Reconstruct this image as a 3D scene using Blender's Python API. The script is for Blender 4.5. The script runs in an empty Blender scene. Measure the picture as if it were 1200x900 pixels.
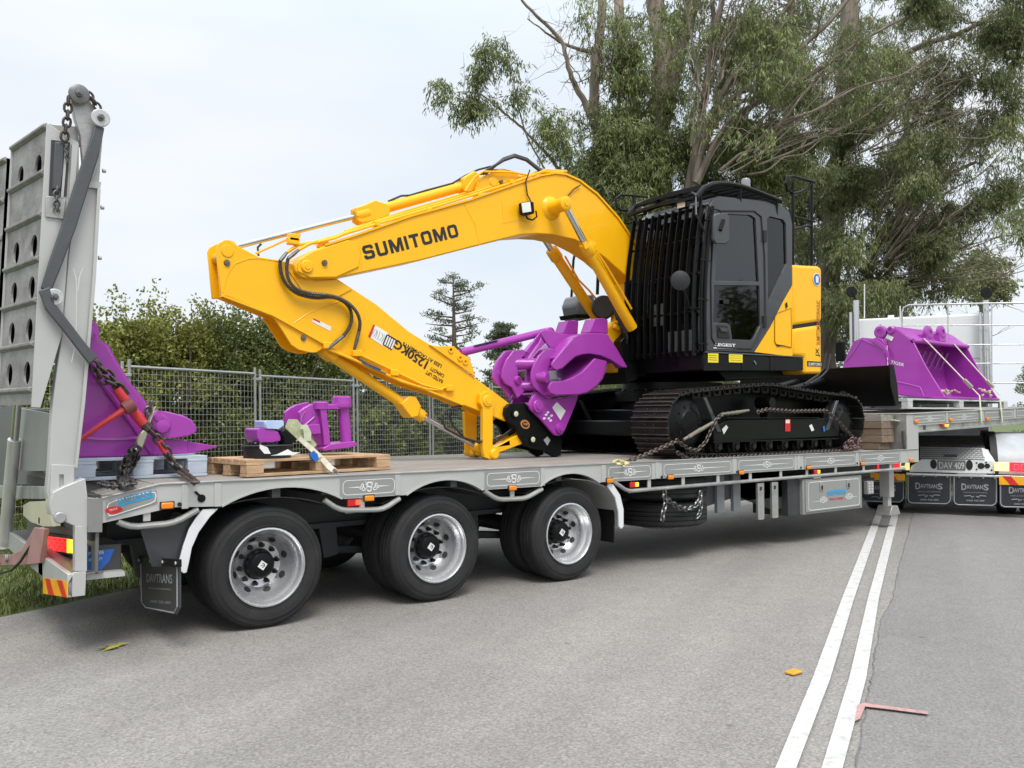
import bpy, bmesh, math, random
import numpy as np
from mathutils import Vector, Matrix, geometry
random.seed(7); RNG=np.random.default_rng(11)
S=bpy.context.scene; COL=S.collection
R=math.radians; PI=math.pi
# ---------------------------------------------------------------- camera
F=999.4; PITCH=R(2.22); YAW=R(37.80); CAM=Vector((-2.308,-5.725,1.458))
sy,cy,sp,cp=math.sin(YAW),math.cos(YAW),math.sin(PITCH),math.cos(PITCH)
FW=Vector((sy*cp,cy*cp,sp)); RT=Vector((cy,-sy,0)); UP=Vector((-sy*sp,-cy*sp,cp))
cd=bpy.data.cameras.new('camera'); cam=bpy.data.objects.new('camera',cd); COL.objects.link(cam)
cam.matrix_world=Matrix((( RT.x,UP.x,-FW.x,CAM.x),(RT.y,UP.y,-FW.y,CAM.y),(RT.z,UP.z,-FW.z,CAM.z),(0,0,0,1)))
cd.sensor_width=36; cd.lens=36*F/1200; cd.clip_end=3000; cd.clip_start=.05
S.camera=cam
# ---------------------------------------------------------------- sky, sun, exposure
SUN_EL,SUN_AZ=R(58),R(205)      # azimuth measured from +Y clockwise (sun behind and left of the camera)
w=bpy.data.worlds.new('World'); S.world=w; w.use_nodes=True
nt=w.node_tree; nt.nodes.clear(); N=nt.nodes.new; L=nt.links.new
out=N('ShaderNodeOutputWorld'); bg=N('ShaderNodeBackground'); L(bg.outputs[0],out.inputs[0])
sk=N('ShaderNodeTexSky'); sk.sky_type='NISHITA'; sk.sun_disc=False; sk.sun_elevation=SUN_EL; sk.sun_rotation=SUN_AZ
sk.air_density=1.2; sk.dust_density=2.5
tc=N('ShaderNodeTexCoord'); mp=N('ShaderNodeMapping'); mp.inputs['Scale'].default_value=(1,1,3.2)
L(tc.outputs['Generated'],mp.inputs[0])
nz=N('ShaderNodeTexNoise'); nz.inputs['Scale'].default_value=2.2; nz.inputs['Detail'].default_value=4; nz.inputs['Roughness'].default_value=.45
L(mp.outputs[0],nz.inputs['Vector'])
cr=N('ShaderNodeValToRGB'); cr.color_ramp.elements[0].position=.3; cr.color_ramp.elements[1].position=.7
cr.color_ramp.elements[0].color=(7.5,8.35,9.3,1); cr.color_ramp.elements[1].color=(9.5,9.6,9.75,1)
L(nz.outputs['Fac'],cr.inputs[0])
mx=N('ShaderNodeMix'); mx.data_type='RGBA'; mx.inputs['Factor'].default_value=.9
L(sk.outputs[0],mx.inputs['A']); L(cr.outputs[0],mx.inputs['B'])
# overcast luminance: brighter towards the zenith
sx_=N('ShaderNodeSeparateXYZ'); L(tc.outputs['Generated'],sx_.inputs[0]); zr_=N('ShaderNodeMapRange'); zr_.interpolation_type='SMOOTHSTEP'
zr_.inputs[1].default_value=.3; zr_.inputs[2].default_value=1; zr_.inputs[3].default_value=1; zr_.inputs[4].default_value=2.1; L(sx_.outputs['Z'],zr_.inputs[0])
vs_=N('ShaderNodeVectorMath'); vs_.operation='SCALE'; L(mx.outputs['Result'],vs_.inputs[0]); L(zr_.outputs[0],vs_.inputs['Scale']); L(vs_.outputs[0],bg.inputs[0])
bg.inputs[1].default_value=.1
sd=bpy.data.lights.new('sun','SUN'); sun=bpy.data.objects.new('sun',sd); COL.objects.link(sun)
sd.energy=2.2; sd.angle=R(24); sd.color=(1,.96,.9)
sdir=Vector((math.sin(SUN_AZ)*math.cos(SUN_EL),math.cos(SUN_AZ)*math.cos(SUN_EL),math.sin(SUN_EL)))
sun.rotation_euler=sdir.to_track_quat('Z','Y').to_euler()
S.view_settings.view_transform='Standard'; S.view_settings.look='None'; S.view_settings.exposure=0.14; S.view_settings.gamma=1
# ---------------------------------------------------------------- pixel -> world points on real planes (survey of the photograph)
def ray(px,py): return FW+RT*((px-600)/F)+UP*((450-py)/F)
def onp(px,py,ax,v):
    d=ray(px,py); return CAM+d*((v-CAM[ax])/d[ax])
def oX(px,py,v): return onp(px,py,0,v)
def oY(px,py,v): return onp(px,py,1,v)
def oZ(px,py,v): return onp(px,py,2,v)
def oD(px,py,t): return CAM+ray(px,py)*t
# ---------------------------------------------------------------- materials
MT={}
def mat(name,col,rough=.5,metal=0,var=.12,scale=6,bump=0,bscale=60,spec=.5,coat=0,dirt=0,dirtcol=(.12,.10,.08),stretch=None,detail=5,island=0,sss=0):
    m=bpy.data.materials.new(name); m.use_nodes=True; t=m.node_tree; p=t.nodes['Principled BSDF']
    n=t.nodes.new; l=t.links.new
    tc=n('ShaderNodeTexCoord'); src=tc.outputs['Object']
    if stretch:
        mp=n('ShaderNodeMapping'); mp.inputs['Scale'].default_value=stretch; l(src,mp.inputs[0]); src=mp.outputs[0]
    a=n('ShaderNodeTexNoise'); a.inputs['Scale'].default_value=scale; a.inputs['Detail'].default_value=detail; l(src,a.inputs['Vector'])
    r=n('ShaderNodeMapRange'); r.inputs[1].default_value=.3; r.inputs[2].default_value=.7; r.inputs[3].default_value=1-var; r.inputs[4].default_value=1+var
    l(a.outputs['Fac'],r.inputs[0]); fac=r.outputs[0]
    if island:
        g=n('ShaderNodeNewGeometry'); r2=n('ShaderNodeMapRange'); r2.inputs[3].default_value=1-island; r2.inputs[4].default_value=1+island
        l(g.outputs['Random Per Island'],r2.inputs[0]); q=n('ShaderNodeMath'); q.operation='MULTIPLY'; l(fac,q.inputs[0]); l(r2.outputs[0],q.inputs[1]); fac=q.outputs[0]
    v=n('ShaderNodeVectorMath'); v.operation='SCALE'; v.inputs[0].default_value=col[:3]; l(fac,v.inputs['Scale'])
    c=v.outputs[0]
    if dirt:
        b=n('ShaderNodeTexNoise'); b.inputs['Scale'].default_value=scale*.55; b.inputs['Detail'].default_value=8; b.inputs['Roughness'].default_value=.7; l(src,b.inputs['Vector'])
        rr=n('ShaderNodeMapRange'); rr.inputs[1].default_value=.5; rr.inputs[2].default_value=.72; rr.inputs[4].default_value=dirt; l(b.outputs['Fac'],rr.inputs[0])
        mm=n('ShaderNodeMix'); mm.data_type='RGBA'; l(rr.outputs[0],mm.inputs['Factor']); l(c,mm.inputs['A']); mm.inputs['B'].default_value=(*dirtcol,1); c=mm.outputs['Result']
    l(c,p.inputs['Base Color'])
    r3=n('ShaderNodeMapRange'); r3.inputs[3].default_value=max(.02,rough-.08); r3.inputs[4].default_value=min(1,rough+.1); l(a.outputs['Fac'],r3.inputs[0]); l(r3.outputs[0],p.inputs['Roughness'])
    p.inputs['Metallic'].default_value=metal; p.inputs['Specular IOR Level'].default_value=spec; p.inputs['Coat Weight'].default_value=coat
    if bump:
        e=n('ShaderNodeTexNoise'); e.inputs['Scale'].default_value=bscale; e.inputs['Detail'].default_value=6; l(src,e.inputs['Vector'])
        bb=n('ShaderNodeBump'); bb.inputs['Strength'].default_value=bump; bb.inputs['Distance'].default_value=.02; l(e.outputs['Fac'],bb.inputs['Height']); l(bb.outputs[0],p.inputs['Normal'])
    MT[name]=m; return m
def emis(name,col,e):
    m=mat(name,col,.3,var=.03); p=m.node_tree.nodes['Principled BSDF']; p.inputs['Emission Color'].default_value=(*col,1); p.inputs['Emission Strength'].default_value=e; return m
YEL=mat('yellow_paint',(.95,.48,.007),.36,0,.05,2,.02,30,spec=.3,coat=.2,dirt=.05,dirtcol=(.5,.26,.03))
PUR=mat('purple_paint',(.36,.045,.38),.34,0,.1,3,.04,25,spec=.4,coat=.3,dirt=.10,dirtcol=(.20,.03,.2))
BLK=mat('black_paint',(.0045,.0045,.005),.36,0,.2,4,.02,40,spec=.22,dirt=.15,dirtcol=(.02,.018,.017))
TRK=mat('track_steel',(.013,.012,.0115),.45,.35,.4,7,.2,80,dirt=.4,dirtcol=(.055,.048,.04))
PAD=mat('grouser_steel',(.07,.066,.063),.42,.55,.45,9,.2,90,dirt=.45,dirtcol=(.11,.092,.078))
DGR=mat('dark_grey_paint',(.042,.045,.05),.35,0,.08,4,coat=.25)
GRY=mat('grey_trailer_paint',(.47,.47,.46),.38,.15,.06,2,.02,20,coat=.1,dirt=.12,dirtcol=(.22,.21,.2))
PNL=mat('grey_panel_paint',(.29,.292,.285),.4,.1,.06,2,.02,20,dirt=.1,dirtcol=(.17,.165,.155))
GAL=mat('galvanised_steel',(.42,.42,.41),.42,.55,.2,5,.12,40,dirt=.35,dirtcol=(.2,.195,.19))
RMP=mat('worn_ramp_steel',(.26,.25,.24),.55,.3,.35,6,.25,35,dirt=.85,dirtcol=(.10,.088,.08))
ALU=mat('aluminium',(.64,.65,.66),.26,.7,.12,5,.05,40,dirt=.12,dirtcol=(.3,.3,.3))
CHR=mat('chrome_rod',(.62,.62,.63),.12,1,.04,4)
WHT=mat('white_paint',(.74,.75,.76),.35,0,.03,2)
PIN=mat('white_pinstripe',(.75,.76,.76),.4,0,.03,3)
RUB=mat('tyre_rubber',(.014,.014,.015),.75,0,.3,8,.15,50,dirt=.5,dirtcol=(.036,.034,.032))
BRB=mat('black_rubber',(.008,.008,.009),.6,0,.15,8,.05,50)
CHS=mat('chassis_grey',(.045,.047,.05),.55,.1,.25,4,.08,30,dirt=.4,dirtcol=(.04,.04,.04))
WOD=mat('deck_timber',(.27,.245,.22),.8,0,.32,5,.35,45,dirt=.35,dirtcol=(.13,.115,.1),stretch=(.35,6,3),island=.0)
PIN2=mat('pallet_pine',(.50,.33,.19),.75,0,.25,5,.25,45,dirt=.25,dirtcol=(.3,.19,.11),stretch=(1,7,5))
PGR=mat('painted_pallet',(.46,.52,.60),.7,0,.15,4,.2,45,dirt=.4,dirtcol=(.3,.34,.4),stretch=(1,5,5))
HRD=mat('hardwood_beam',(.36,.26,.17),.8,0,.25,5,.3,40,dirt=.35,dirtcol=(.2,.15,.1),stretch=(5,1,5))
RED=mat('red_binder_paint',(.55,.03,.04),.4,0,.15,9,.05,50,dirt=.3,dirtcol=(.2,.04,.04))
CHN=mat('chain_steel',(.095,.075,.065),.5,.5,.4,30,.1,80,dirt=.5,dirtcol=(.08,.05,.038))
CHG=mat('bright_chain',(.17,.17,.17),.35,.8,.2,30)
STR=mat('webbing_strap',(.42,.44,.27),.8,0,.2,20,.2,120)
SWH=mat('pale_strap',(.55,.52,.42),.8,0,.2,20,.2,120)
SLV=mat('grey_rubber_sleeve',(.07,.075,.083),.55,0,.12,6,.06,40)
HOS=mat('hydraulic_hose',(.02,.02,.021),.45,0,.2,40)
SPG=mat('hose_spring_guard',(.09,.085,.08),.35,.5,.2,40)
TXB=mat('black_lettering',(.015,.015,.018),.4)
TXO=mat('orange_lettering',(.5,.16,.01),.4)
TXG=mat('grey_lettering',(.30,.31,.33),.5)
BLU=mat('blue_decal',(.02,.13,.5),.35)
LBL=mat('light_blue_decal',(.03,.33,.62),.35)
DRD=mat('red_decal',(.6,.02,.02),.35)
YDC=mat('yellow_decal',(.85,.68,.02),.4)
AMB=mat('amber_lens',(.85,.25,.01),.2,coat=.4)
RLN=mat('red_lens',(.65,.01,.015),.2,coat=.4)
CLN=mat('clear_lens',(.8,.8,.76),.15,coat=.4)
EAM=emis('lit_amber_lamp',(1,.62,.03),1.2)
ERD=emis('lit_red_lamp',(1,.02,.02),.9)
ERD2=emis('lit_red_marker',(1,.12,.06),.7)
REFY=mat('reflective_yellow',(.9,.42,.01),.3); REFR=mat('reflective_red',(.62,.02,.02),.3)
NAV=mat('navy_mudflap',(.022,.026,.032),.5,0,.15,5)
CHK=mat('chequer_plate',(.30,.30,.29),.4,.3,.15,5)
FNC=mat('fence_galvanised',(.40,.42,.42),.4,.5,.12,6,.04,40)
PAP=mat('white_paper',(.78,.78,.76),.7)
BOX_=mat('pale_blue_plastic',(.42,.52,.75),.4)
SKN=mat('seat_fabric',(.06,.05,.05),.8)
# glass that reflects the sky and lets the dim cabin show
def glass(name,col,fac,rough=.03):
    m=bpy.data.materials.new(name); m.use_nodes=True; t=m.node_tree; t.nodes.clear(); n=t.nodes.new
    o=n('ShaderNodeOutputMaterial'); tr=n('ShaderNodeBsdfTransparent'); tr.inputs[0].default_value=(*col,1)
    gl=n('ShaderNodeBsdfGlossy'); gl.inputs['Roughness'].default_value=rough; gl.inputs[0].default_value=(.72,.76,.80,1)
    mx=n('ShaderNodeMixShader'); fr=n('ShaderNodeFresnel'); fr.inputs[0].default_value=1.5
    ad=n('ShaderNodeMath'); ad.operation='ADD'; ad.inputs[1].default_value=fac
    t.links.new(fr.outputs[0],ad.inputs[0]); t.links.new(ad.outputs[0],mx.inputs[0]); t.links.new(tr.outputs[0],mx.inputs[1]); t.links.new(gl.outputs[0],mx.inputs[2]); t.links.new(mx.outputs[0],o.inputs[0])
    return m
GLS=glass('cab_glass',(.64,.68,.68),.05); GLD=glass('dark_glass',(.22,.26,.25),.02)
# ---------------------------------------------------------------- mesh builder
class MB:
    def __init__(s,fr=None): s.v=[]; s.f=[]; s.sm=[]; s.fr=fr
    def add(s,vs,fs,sm=False):
        b=len(s.v); fr=s.fr
        s.v+= [ (fr@Vector(q)) if fr else Vector(q) for q in vs]
        s.f+= [tuple(b+i for i in f) for f in fs]; s.sm+=[sm]*len(fs); return s
    def box(s,a,b):
        x0,y0,z0=[min(a[i],b[i]) for i in range(3)]; x1,y1,z1=[max(a[i],b[i]) for i in range(3)]
        return s.add([(x0,y0,z0),(x1,y0,z0),(x1,y1,z0),(x0,y1,z0),(x0,y0,z1),(x1,y0,z1),(x1,y1,z1),(x0,y1,z1)],[(0,3,2,1),(4,5,6,7),(0,1,5,4),(1,2,6,5),(2,3,7,6),(3,0,4,7)])
    def prism(s,poly,vec,sm=False):
        n=len(poly); vec=Vector(vec); P0=[Vector(p) for p in poly]
        return s.add(P0+[p+vec for p in P0],[tuple(range(n)),tuple(range(2*n-1,n-1,-1))]+[(i,(i+1)%n,n+(i+1)%n,n+i) for i in range(n)],sm)
    def plate(s,loops,vec):
        vec=Vector(vec); ls=[[Vector(p) for p in l] for l in loops]; tri=geometry.tessellate_polygon(ls)
        flat=[p for l in ls for p in l]; n=len(flat)
        fs=[tuple(t) for t in tri]+[tuple(n+i for i in reversed(t)) for t in tri]; k=0
        for l in ls:
            m=len(l)
            for i in range(m): a,b=k+i,k+(i+1)%m; fs.append((a,b,n+b,n+a))
            k+=m
        return s.add(flat+[p+vec for p in flat],fs)
    def tube(s,pts,r,n=8,cap=True,sm=True,flat=None):
        pts=[Vector(p) for p in pts]; m=len(pts); rr=r if isinstance(r,(list,tuple)) else [r]*m
        T=[]
        for i in range(m):
            a=pts[max(0,i-1)]; b=pts[min(m-1,i+1)]; T.append((b-a).normalized())
        ref=Vector((0,0,1)) if abs(T[0].z)<.9 else Vector((0,1,0))
        u=T[0].cross(ref).normalized(); vs=[]
        for i in range(m):
            u=(u-T[i]*u.dot(T[i])).normalized(); v=T[i].cross(u)
            for k in range(n):
                a=2*PI*k/n; vs.append(pts[i]+u*(rr[i]*math.cos(a))+v*(rr[i]*math.sin(a)*(flat or 1)))
        fs=[(i*n+k,i*n+(k+1)%n,(i+1)*n+(k+1)%n,(i+1)*n+k) for i in range(m-1) for k in range(n)]
        s.add(vs,fs,sm)
        if cap: b=len(s.v)-len(vs); s.f+=[tuple(b+k for k in range(n-1,-1,-1)),tuple(b+(m-1)*n+k for k in range(n))]; s.sm+=[False]*2
        return s
    def cyl(s,a,b,r,n=20,r2=None): return s.tube([a,b],[r,r if r2 is None else r2],n)
    def lathe(s,c,ax,prof,n=32,closed=False):
        c=Vector(c); ax=Vector(ax).normalized(); ref=Vector((0,0,1)) if abs(ax.z)<.9 else Vector((1,0,0))
        u=ax.cross(ref).normalized(); v=ax.cross(u); vs=[]
        for (r,t) in prof:
            for k in range(n): a=2*PI*k/n; vs.append(c+ax*t+u*(r*math.cos(a))+v*(r*math.sin(a)))
        m=len(prof); fs=[(i*n+k,i*n+(k+1)%n,((i+1)%m)*n+(k+1)%n,((i+1)%m)*n+k) for i in range(m if closed else m-1) for k in range(n)]
        return s.add(vs,fs,True)
    def slab(s,pts,wid,th,wdir):   # flat strap along a path
        pts=[Vector(p) for p in pts]; wd=Vector(wdir).normalized(); vs=[]; m=len(pts)
        for i,p in enumerate(pts):
            t=(pts[min(m-1,i+1)]-pts[max(0,i-1)]).normalized(); q=t.cross(wd).normalized()
            vs+=[p-wd*wid/2-q*th/2,p+wd*wid/2-q*th/2,p+wd*wid/2+q*th/2,p-wd*wid/2+q*th/2]
        return s.add(vs,[(i*4+k,i*4+(k+1)%4,i*4+4+(k+1)%4,i*4+4+k) for i in range(m-1) for k in range(4)]+[(3,2,1,0),tuple((m-1)*4+k for k in range(4))])
    def link(s,c,t,side,ln=.05,wd=.034,r=.006):  # one chain link
        c=Vector(c); t=Vector(t).normalized(); side=Vector(side); side=(side-t*side.dot(t)).normalized(); q=t.cross(side)
        a=ln/2-wd/2; loop=[]
        for k in range(5): th=-PI/2+PI*k/4; loop.append((a+wd/2*math.cos(th),wd/2*math.sin(th)))
        loop+=[(-x,-y) for x,y in loop]
        vs=[]; n=len(loop)
        for i,(x,y) in enumerate(loop):
            x0,y0=loop[i-1]; x1,y1=loop[(i+1)%n]; tt=(t*(x1-x0)+side*(y1-y0)).normalized(); nn=tt.cross(q)
            p=c+t*x+side*y
            for k in range(4): al=2*PI*k/4; vs.append(p+nn*(r*math.cos(al))+q*(r*math.sin(al)))
        return s.add(vs,[(i*4+k,i*4+(k+1)%4,((i+1)%n)*4+(k+1)%4,((i+1)%n)*4+k) for i in range(n) for k in range(4)],True)
    def chain(s,pts,ln=.05,wd=.034,r=.006,slack=0):
        pts=[Vector(p) for p in pts]; acc=0; step=ln*.72; d=0; k=0
        for a,b in zip(pts,pts[1:]):
            L_=(b-a).length; t=(b-a)/max(L_,1e-6); ref=Vector((0,0,1)) if abs(t.z)<.9 else Vector((0,1,0)); u=t.cross(ref).normalized(); v=t.cross(u)
            while d<=L_:
                s.link(a+t*d,t,u if k%2 else v,ln,wd,r); d+=step; k+=1
            d-=L_
        return s
WO={}
def mesh_from(mb,name):
    me=bpy.data.meshes.new(name); me.from_pydata([tuple(v) for v in mb.v],[],mb.f); me.polygons.foreach_set('use_smooth',mb.sm)
    bm=bmesh.new(); bm.from_mesh(me); bmesh.ops.recalc_face_normals(bm,faces=bm.faces); bm.to_mesh(me); bm.free(); me.update(); me.set_sharp_from_angle(angle=R(36)); return me
def build(mb,name,m,parent=None,bevel=0,label=None,segs=2,org=None):
    lo=Vector((min(v.x for v in mb.v),min(v.y for v in mb.v),min(v.z for v in mb.v))); hi=Vector((max(v.x for v in mb.v),max(v.y for v in mb.v),max(v.z for v in mb.v)))
    o_=Vector(org) if org is not None else Vector(((lo.x+hi.x)/2,(lo.y+hi.y)/2,lo.z))
    mb.v=[v-o_ for v in mb.v]; me=mesh_from(mb,name); me.materials.append(m)
    o=bpy.data.objects.new(name,me); COL.objects.link(o); WO[o.name]=o_
    if parent: o.parent=parent; o.location=o_-WO[parent.name]
    else: o.location=o_
    if bevel:
        b=o.modifiers.new('bevel','BEVEL'); b.width=bevel; b.segments=segs; b.limit_method='ANGLE'; b.angle_limit=R(35); b.harden_normals=False
    if label: o['label']=label
    return o
def thing(name,label,cat,loc,group=None):
    o=bpy.data.objects.new(name,None); COL.objects.link(o); o.location=loc; WO[o.name]=Vector(loc); o.empty_display_size=.2
    o['label']=label; o['category']=cat
    if group: o['group']=group
    return o
def tag(o,label,cat,group=None):
    o['label']=label; o['category']=cat
    if group: o['group']=group
    return o
def struct(o): o['kind']='structure'; return o
def kidsof(o): return [c for c in COL.objects if c.parent==o]
def inst(o,name,parent,delta=(0,0,0),children=True):     # copy sharing mesh data, shifted by delta in world
    c=o.copy(); c.name=name; COL.objects.link(c); c.parent=parent; WO[c.name]=WO[o.name]+Vector(delta)
    c.location=WO[c.name]-(WO[parent.name] if parent else Vector((0,0,0)))
    if children:
        for k in list(kidsof(o)):
            d=k.copy(); COL.objects.link(d); d.parent=c; WO[d.name]=WO[k.name]+Vector(delta)
    return c
def text(name,s,m,parent,p0,xd,yd,width,height,bold=.0,thick=.002,align='L',label=None,font_sx=None):
    cu=bpy.data.curves.new(name,'FONT'); cu.body=s; cu.size=1; cu.offset=min(bold,.008); cu.extrude=0; cu.resolution_u=3
    t=bpy.data.objects.new(name,cu); COL.objects.link(t); dg=bpy.context.evaluated_depsgraph_get(); me=bpy.data.meshes.new_from_object(t.evaluated_get(dg))
    bpy.data.objects.remove(t); co=[v.co.copy() for v in me.vertices]; fs=[tuple(p.vertices) for p in me.polygons]
    bpy.data.meshes.remove(me)
    x0=min(c.x for c in co); x1=max(c.x for c in co); y0=min(c.y for c in co); y1=max(c.y for c in co)
    sx=width/(x1-x0); sy_=height/(y1-y0); xd=Vector(xd).normalized(); yd=Vector(yd).normalized(); p0=Vector(p0)
    mb=MB(); nn=xd.cross(yd).normalized(); 
    if nn.dot(CAM-p0)<0: nn=-nn
    for k,(ox,oy) in enumerate(((0,0),(-1,0),(1,0),(0,-1),(0,1)) if bold>.008 else ((0,0),)):
        o3=(xd*(ox*bold*sx)+yd*(oy*bold*sy_*.6))*.9+nn*(.0002*k); mb.add([p0+o3+xd*((c.x-x0)*sx)+yd*((c.y-y0)*sy_) for c in co],fs)
    return build(mb,name,m,parent,label=label)
def block_text(s,m,parent,A,xd,yd,width,height,st=.27,gap=.22):
    """squared heavy capitals: S U M I T O built as plates"""
    def oct_(x0,x1,y0,y1,c): return [(x0+c,y0),(x1-c,y0),(x1,y0+c),(x1,y1-c),(x1-c,y1),(x0+c,y1),(x0,y1-c),(x0,y0+c)]
    G={'O':(1.0,[oct_(0,1,0,1,.17),oct_(st,1-st,st*.8,1-st*.8,.05)]),'I':(st,[[(0,0),(st,0),(st,1),(0,1)]]),
       'T':(.92,[[(.46-st/2,0),(.46+st/2,0),(.46+st/2,1-st*.85),(.92,1-st*.85),(.92,1),(0,1),(0,1-st*.85),(.46-st/2,1-st*.85)]]),
       'U':(1.0,[[(.17,0),(.83,0),(1,.17),(1,1),(1-st,1),(1-st,.27),(.68,.21),(.32,.21),(st,.27),(st,1),(0,1),(0,.17)]]),
       'M':(1.25,[[(0,0),(st,0),(st,.55),(.5,0),(.75,0),(1.25-st,.55),(1.25-st,0),(1.25,0),(1.25,1),(.93,1),(.625,.36),(.32,1),(0,1)]]),
       'S':(.98,[[(.15,0),(.83,0),(.98,.15),(.98,.46),(.83,.60),(.30,.62),(.26,.66),(.26,.76),(.31,.80),(.66,.80),(.71,.76),(.71,.70),(.96,.70),(.96,.86),(.82,1),(.16,1),(.01,.86),(.01,.55),(.15,.41),(.67,.39),(.71,.35),(.71,.24),(.66,.20),(.32,.20),(.27,.24),(.27,.31),(0,.31),(0,.15)]])}
    tot=sum(G[c][0] for c in s)+gap*(len(s)-1); k=width/tot; xd=Vector(xd).normalized(); yd=Vector(yd).normalized(); nn=xd.cross(yd).normalized()
    if nn.dot(CAM-Vector(A))<0: nn=-nn
    x=0
    for c in s:
        w_,loops=G[c]; g=MB(); g.plate([[Vector(A)+xd*((x+p[0])*k)+yd*(p[1]*height) for p in l] for l in loops],nn*.002); build(g,'letter_'+c.lower(),m,parent); x+=w_+gap
def txt_px(name,s,m,parent,pa,pb,hpx_pt,plane,bold=.0):
    """pa,pb: photo points at the ends of the baseline; hpx_pt: point above pa; all on plane Y=plane"""
    A=oY(*pa,plane); B=oY(*pb,plane); H=oY(*hpx_pt,plane); xd=B-A; yd=H-A; yd=yd-xd*(yd.dot(xd)/xd.dot(xd))
    return text(name,s,m,parent,A,xd,yd,xd.length,yd.length,bold)
def PY(pts,y): return [oY(a,b,y) for a,b in pts]
def oval(c,u,v,a,b,n=14): c=Vector(c); return [c+Vector(u)*(a*math.cos(2*PI*k/n))+Vector(v)*(b*math.sin(2*PI*k/n)) for k in range(n)]
X_,Y_,Z_=Vector((1,0,0)),Vector((0,1,0)),Vector((0,0,1))
# ================================================================ GROUND
RD=Vector((.891,.454,0)).normalized(); RN=Vector((-RD.y,RD.x,0))   # road direction and its normal (away from camera)
ORG=Vector((-1.05,1.72,0))                                          # a point on the far road edge
def rp(a,b,z=0): p=ORG+RD*a+RN*b; return Vector((p.x,p.y,z))
def asphalt(name,base,var,spk):
    m=bpy.data.materials.new(name); m.use_nodes=True; t=m.node_tree; p=t.nodes['Principled BSDF']; n=t.nodes.new; l=t.links.new
    tc=n('ShaderNodeTexCoord')
    def noise(sc,det,ro=.5):
        a=n('ShaderNodeTexNoise'); a.inputs['Scale'].default_value=sc; a.inputs['Detail'].default_value=det; a.inputs['Roughness'].default_value=ro; l(tc.outputs['Object'],a.inputs['Vector']); return a.outputs['Fac']
    def mr(f,a,b,c,d): q=n('ShaderNodeMapRange'); q.inputs[1].default_value=a; q.inputs[2].default_value=b; q.inputs[3].default_value=c; q.inputs[4].default_value=d; l(f,q.inputs[0]); return q.outputs[0]
    def mul(a,b): q=n('ShaderNodeMath'); q.operation='MULTIPLY'; l(a,q.inputs[0]); l(b,q.inputs[1]); return q.outputs[0]
    vo=n('ShaderNodeTexVoronoi'); vo.inputs['Scale'].default_value=95; l(tc.outputs['Object'],vo.inputs['Vector'])
    sp=n('ShaderNodeSeparateColor'); l(vo.outputs['Color'],sp.inputs[0])
    f=mul(mr(noise(.5,5,.6),.3,.7,1-var,1+var),mr(sp.outputs[0],0,1,1-spk,1+spk)); f=mul(f,mr(noise(6,6,.7),.3,.7,.93,1.07)); f=mul(f,mr(noise(55,2),.3,.7,.86,1.14))
    st=mr(noise(1.3,8,.75),.62,.74,1,.86); f=mul(f,st)
    mp=n('ShaderNodeMapping'); mp.vector_type='POINT'; mp.inputs['Rotation'].default_value=(0,0,-math.atan2(.454,.891)); mp.inputs['Scale'].default_value=(1,1,1); l(tc.outputs['Object'],mp.inputs[0])
    m2=n('ShaderNodeMapping'); m2.inputs['Scale'].default_value=(.06,.9,1); l(mp.outputs[0],m2.inputs[0]); a2=n('ShaderNodeTexNoise'); a2.inputs['Scale'].default_value=1.4; a2.inputs['Detail'].default_value=5; l(m2.outputs[0],a2.inputs['Vector'])
    f=mul(f,mr(a2.outputs['Fac'],.35,.65,.88,1.08))
    sp2=n('ShaderNodeTexVoronoi'); sp2.inputs['Scale'].default_value=2.1; l(tc.outputs['Object'],sp2.inputs['Vector']); f=mul(f,mr(sp2.outputs['Distance'],.03,.06,.72,1))
    v=n('ShaderNodeVectorMath'); v.operation='SCALE'; v.inputs[0].default_value=base; l(f,v.inputs['Scale']); l(v.outputs[0],p.inputs['Base Color'])
    p.inputs['Roughness'].default_value=.85; p.inputs['Specular IOR Level'].default_value=.35
    b=n('ShaderNodeBump'); b.inputs['Strength'].default_value=.55; b.inputs['Distance'].default_value=.008; l(vo.outputs['Distance'],b.inputs['Height']); l(b.outputs[0],p.inputs['Normal'])
    MT[name]=m; return m
ASP=asphalt('asphalt_old',(.252,.240,.222),.08,.22); ASP2=asphalt('asphalt_newer',(.222,.214,.206),.06,.15)
LINE=mat('road_line_paint',(.56,.56,.545),.7,0,.12,22,.4,90,dirt=.75,dirtcol=(.30,.29,.275),detail=14)
PNK=mat('pink_survey_paint',(.46,.26,.25),.8,0,.2,26,.3,90,dirt=1,dirtcol=(.24,.215,.2))
GRS=mat('grass_soil',(.095,.125,.035),.9,0,.4,3,.5,20,dirt=.4,dirtcol=(.12,.10,.06))
g=MB(); n=24; sz=1500
g.add([(-sz,-sz,-.03),(sz,-sz,-.03),(sz,sz,-.03),(-sz,sz,-.03)],[(0,1,2,3)]); struct(build(g,'ground',GRS))
g=MB(); e=[]
segs=140
for i in range(segs+1):
    a=-30+i*(150/segs); j=.05*math.sin(i*1.7)+.04*math.sin(i*.63+1)
    e.append((rp(a,j,0),rp(a,-9.6+j,0)))
vs=[p for q in e for p in q]; g.add(vs,[(2*i,2*i+2,2*i+3,2*i+1) for i in range(segs)]); struct(build(g,'road',ASP))
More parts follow.
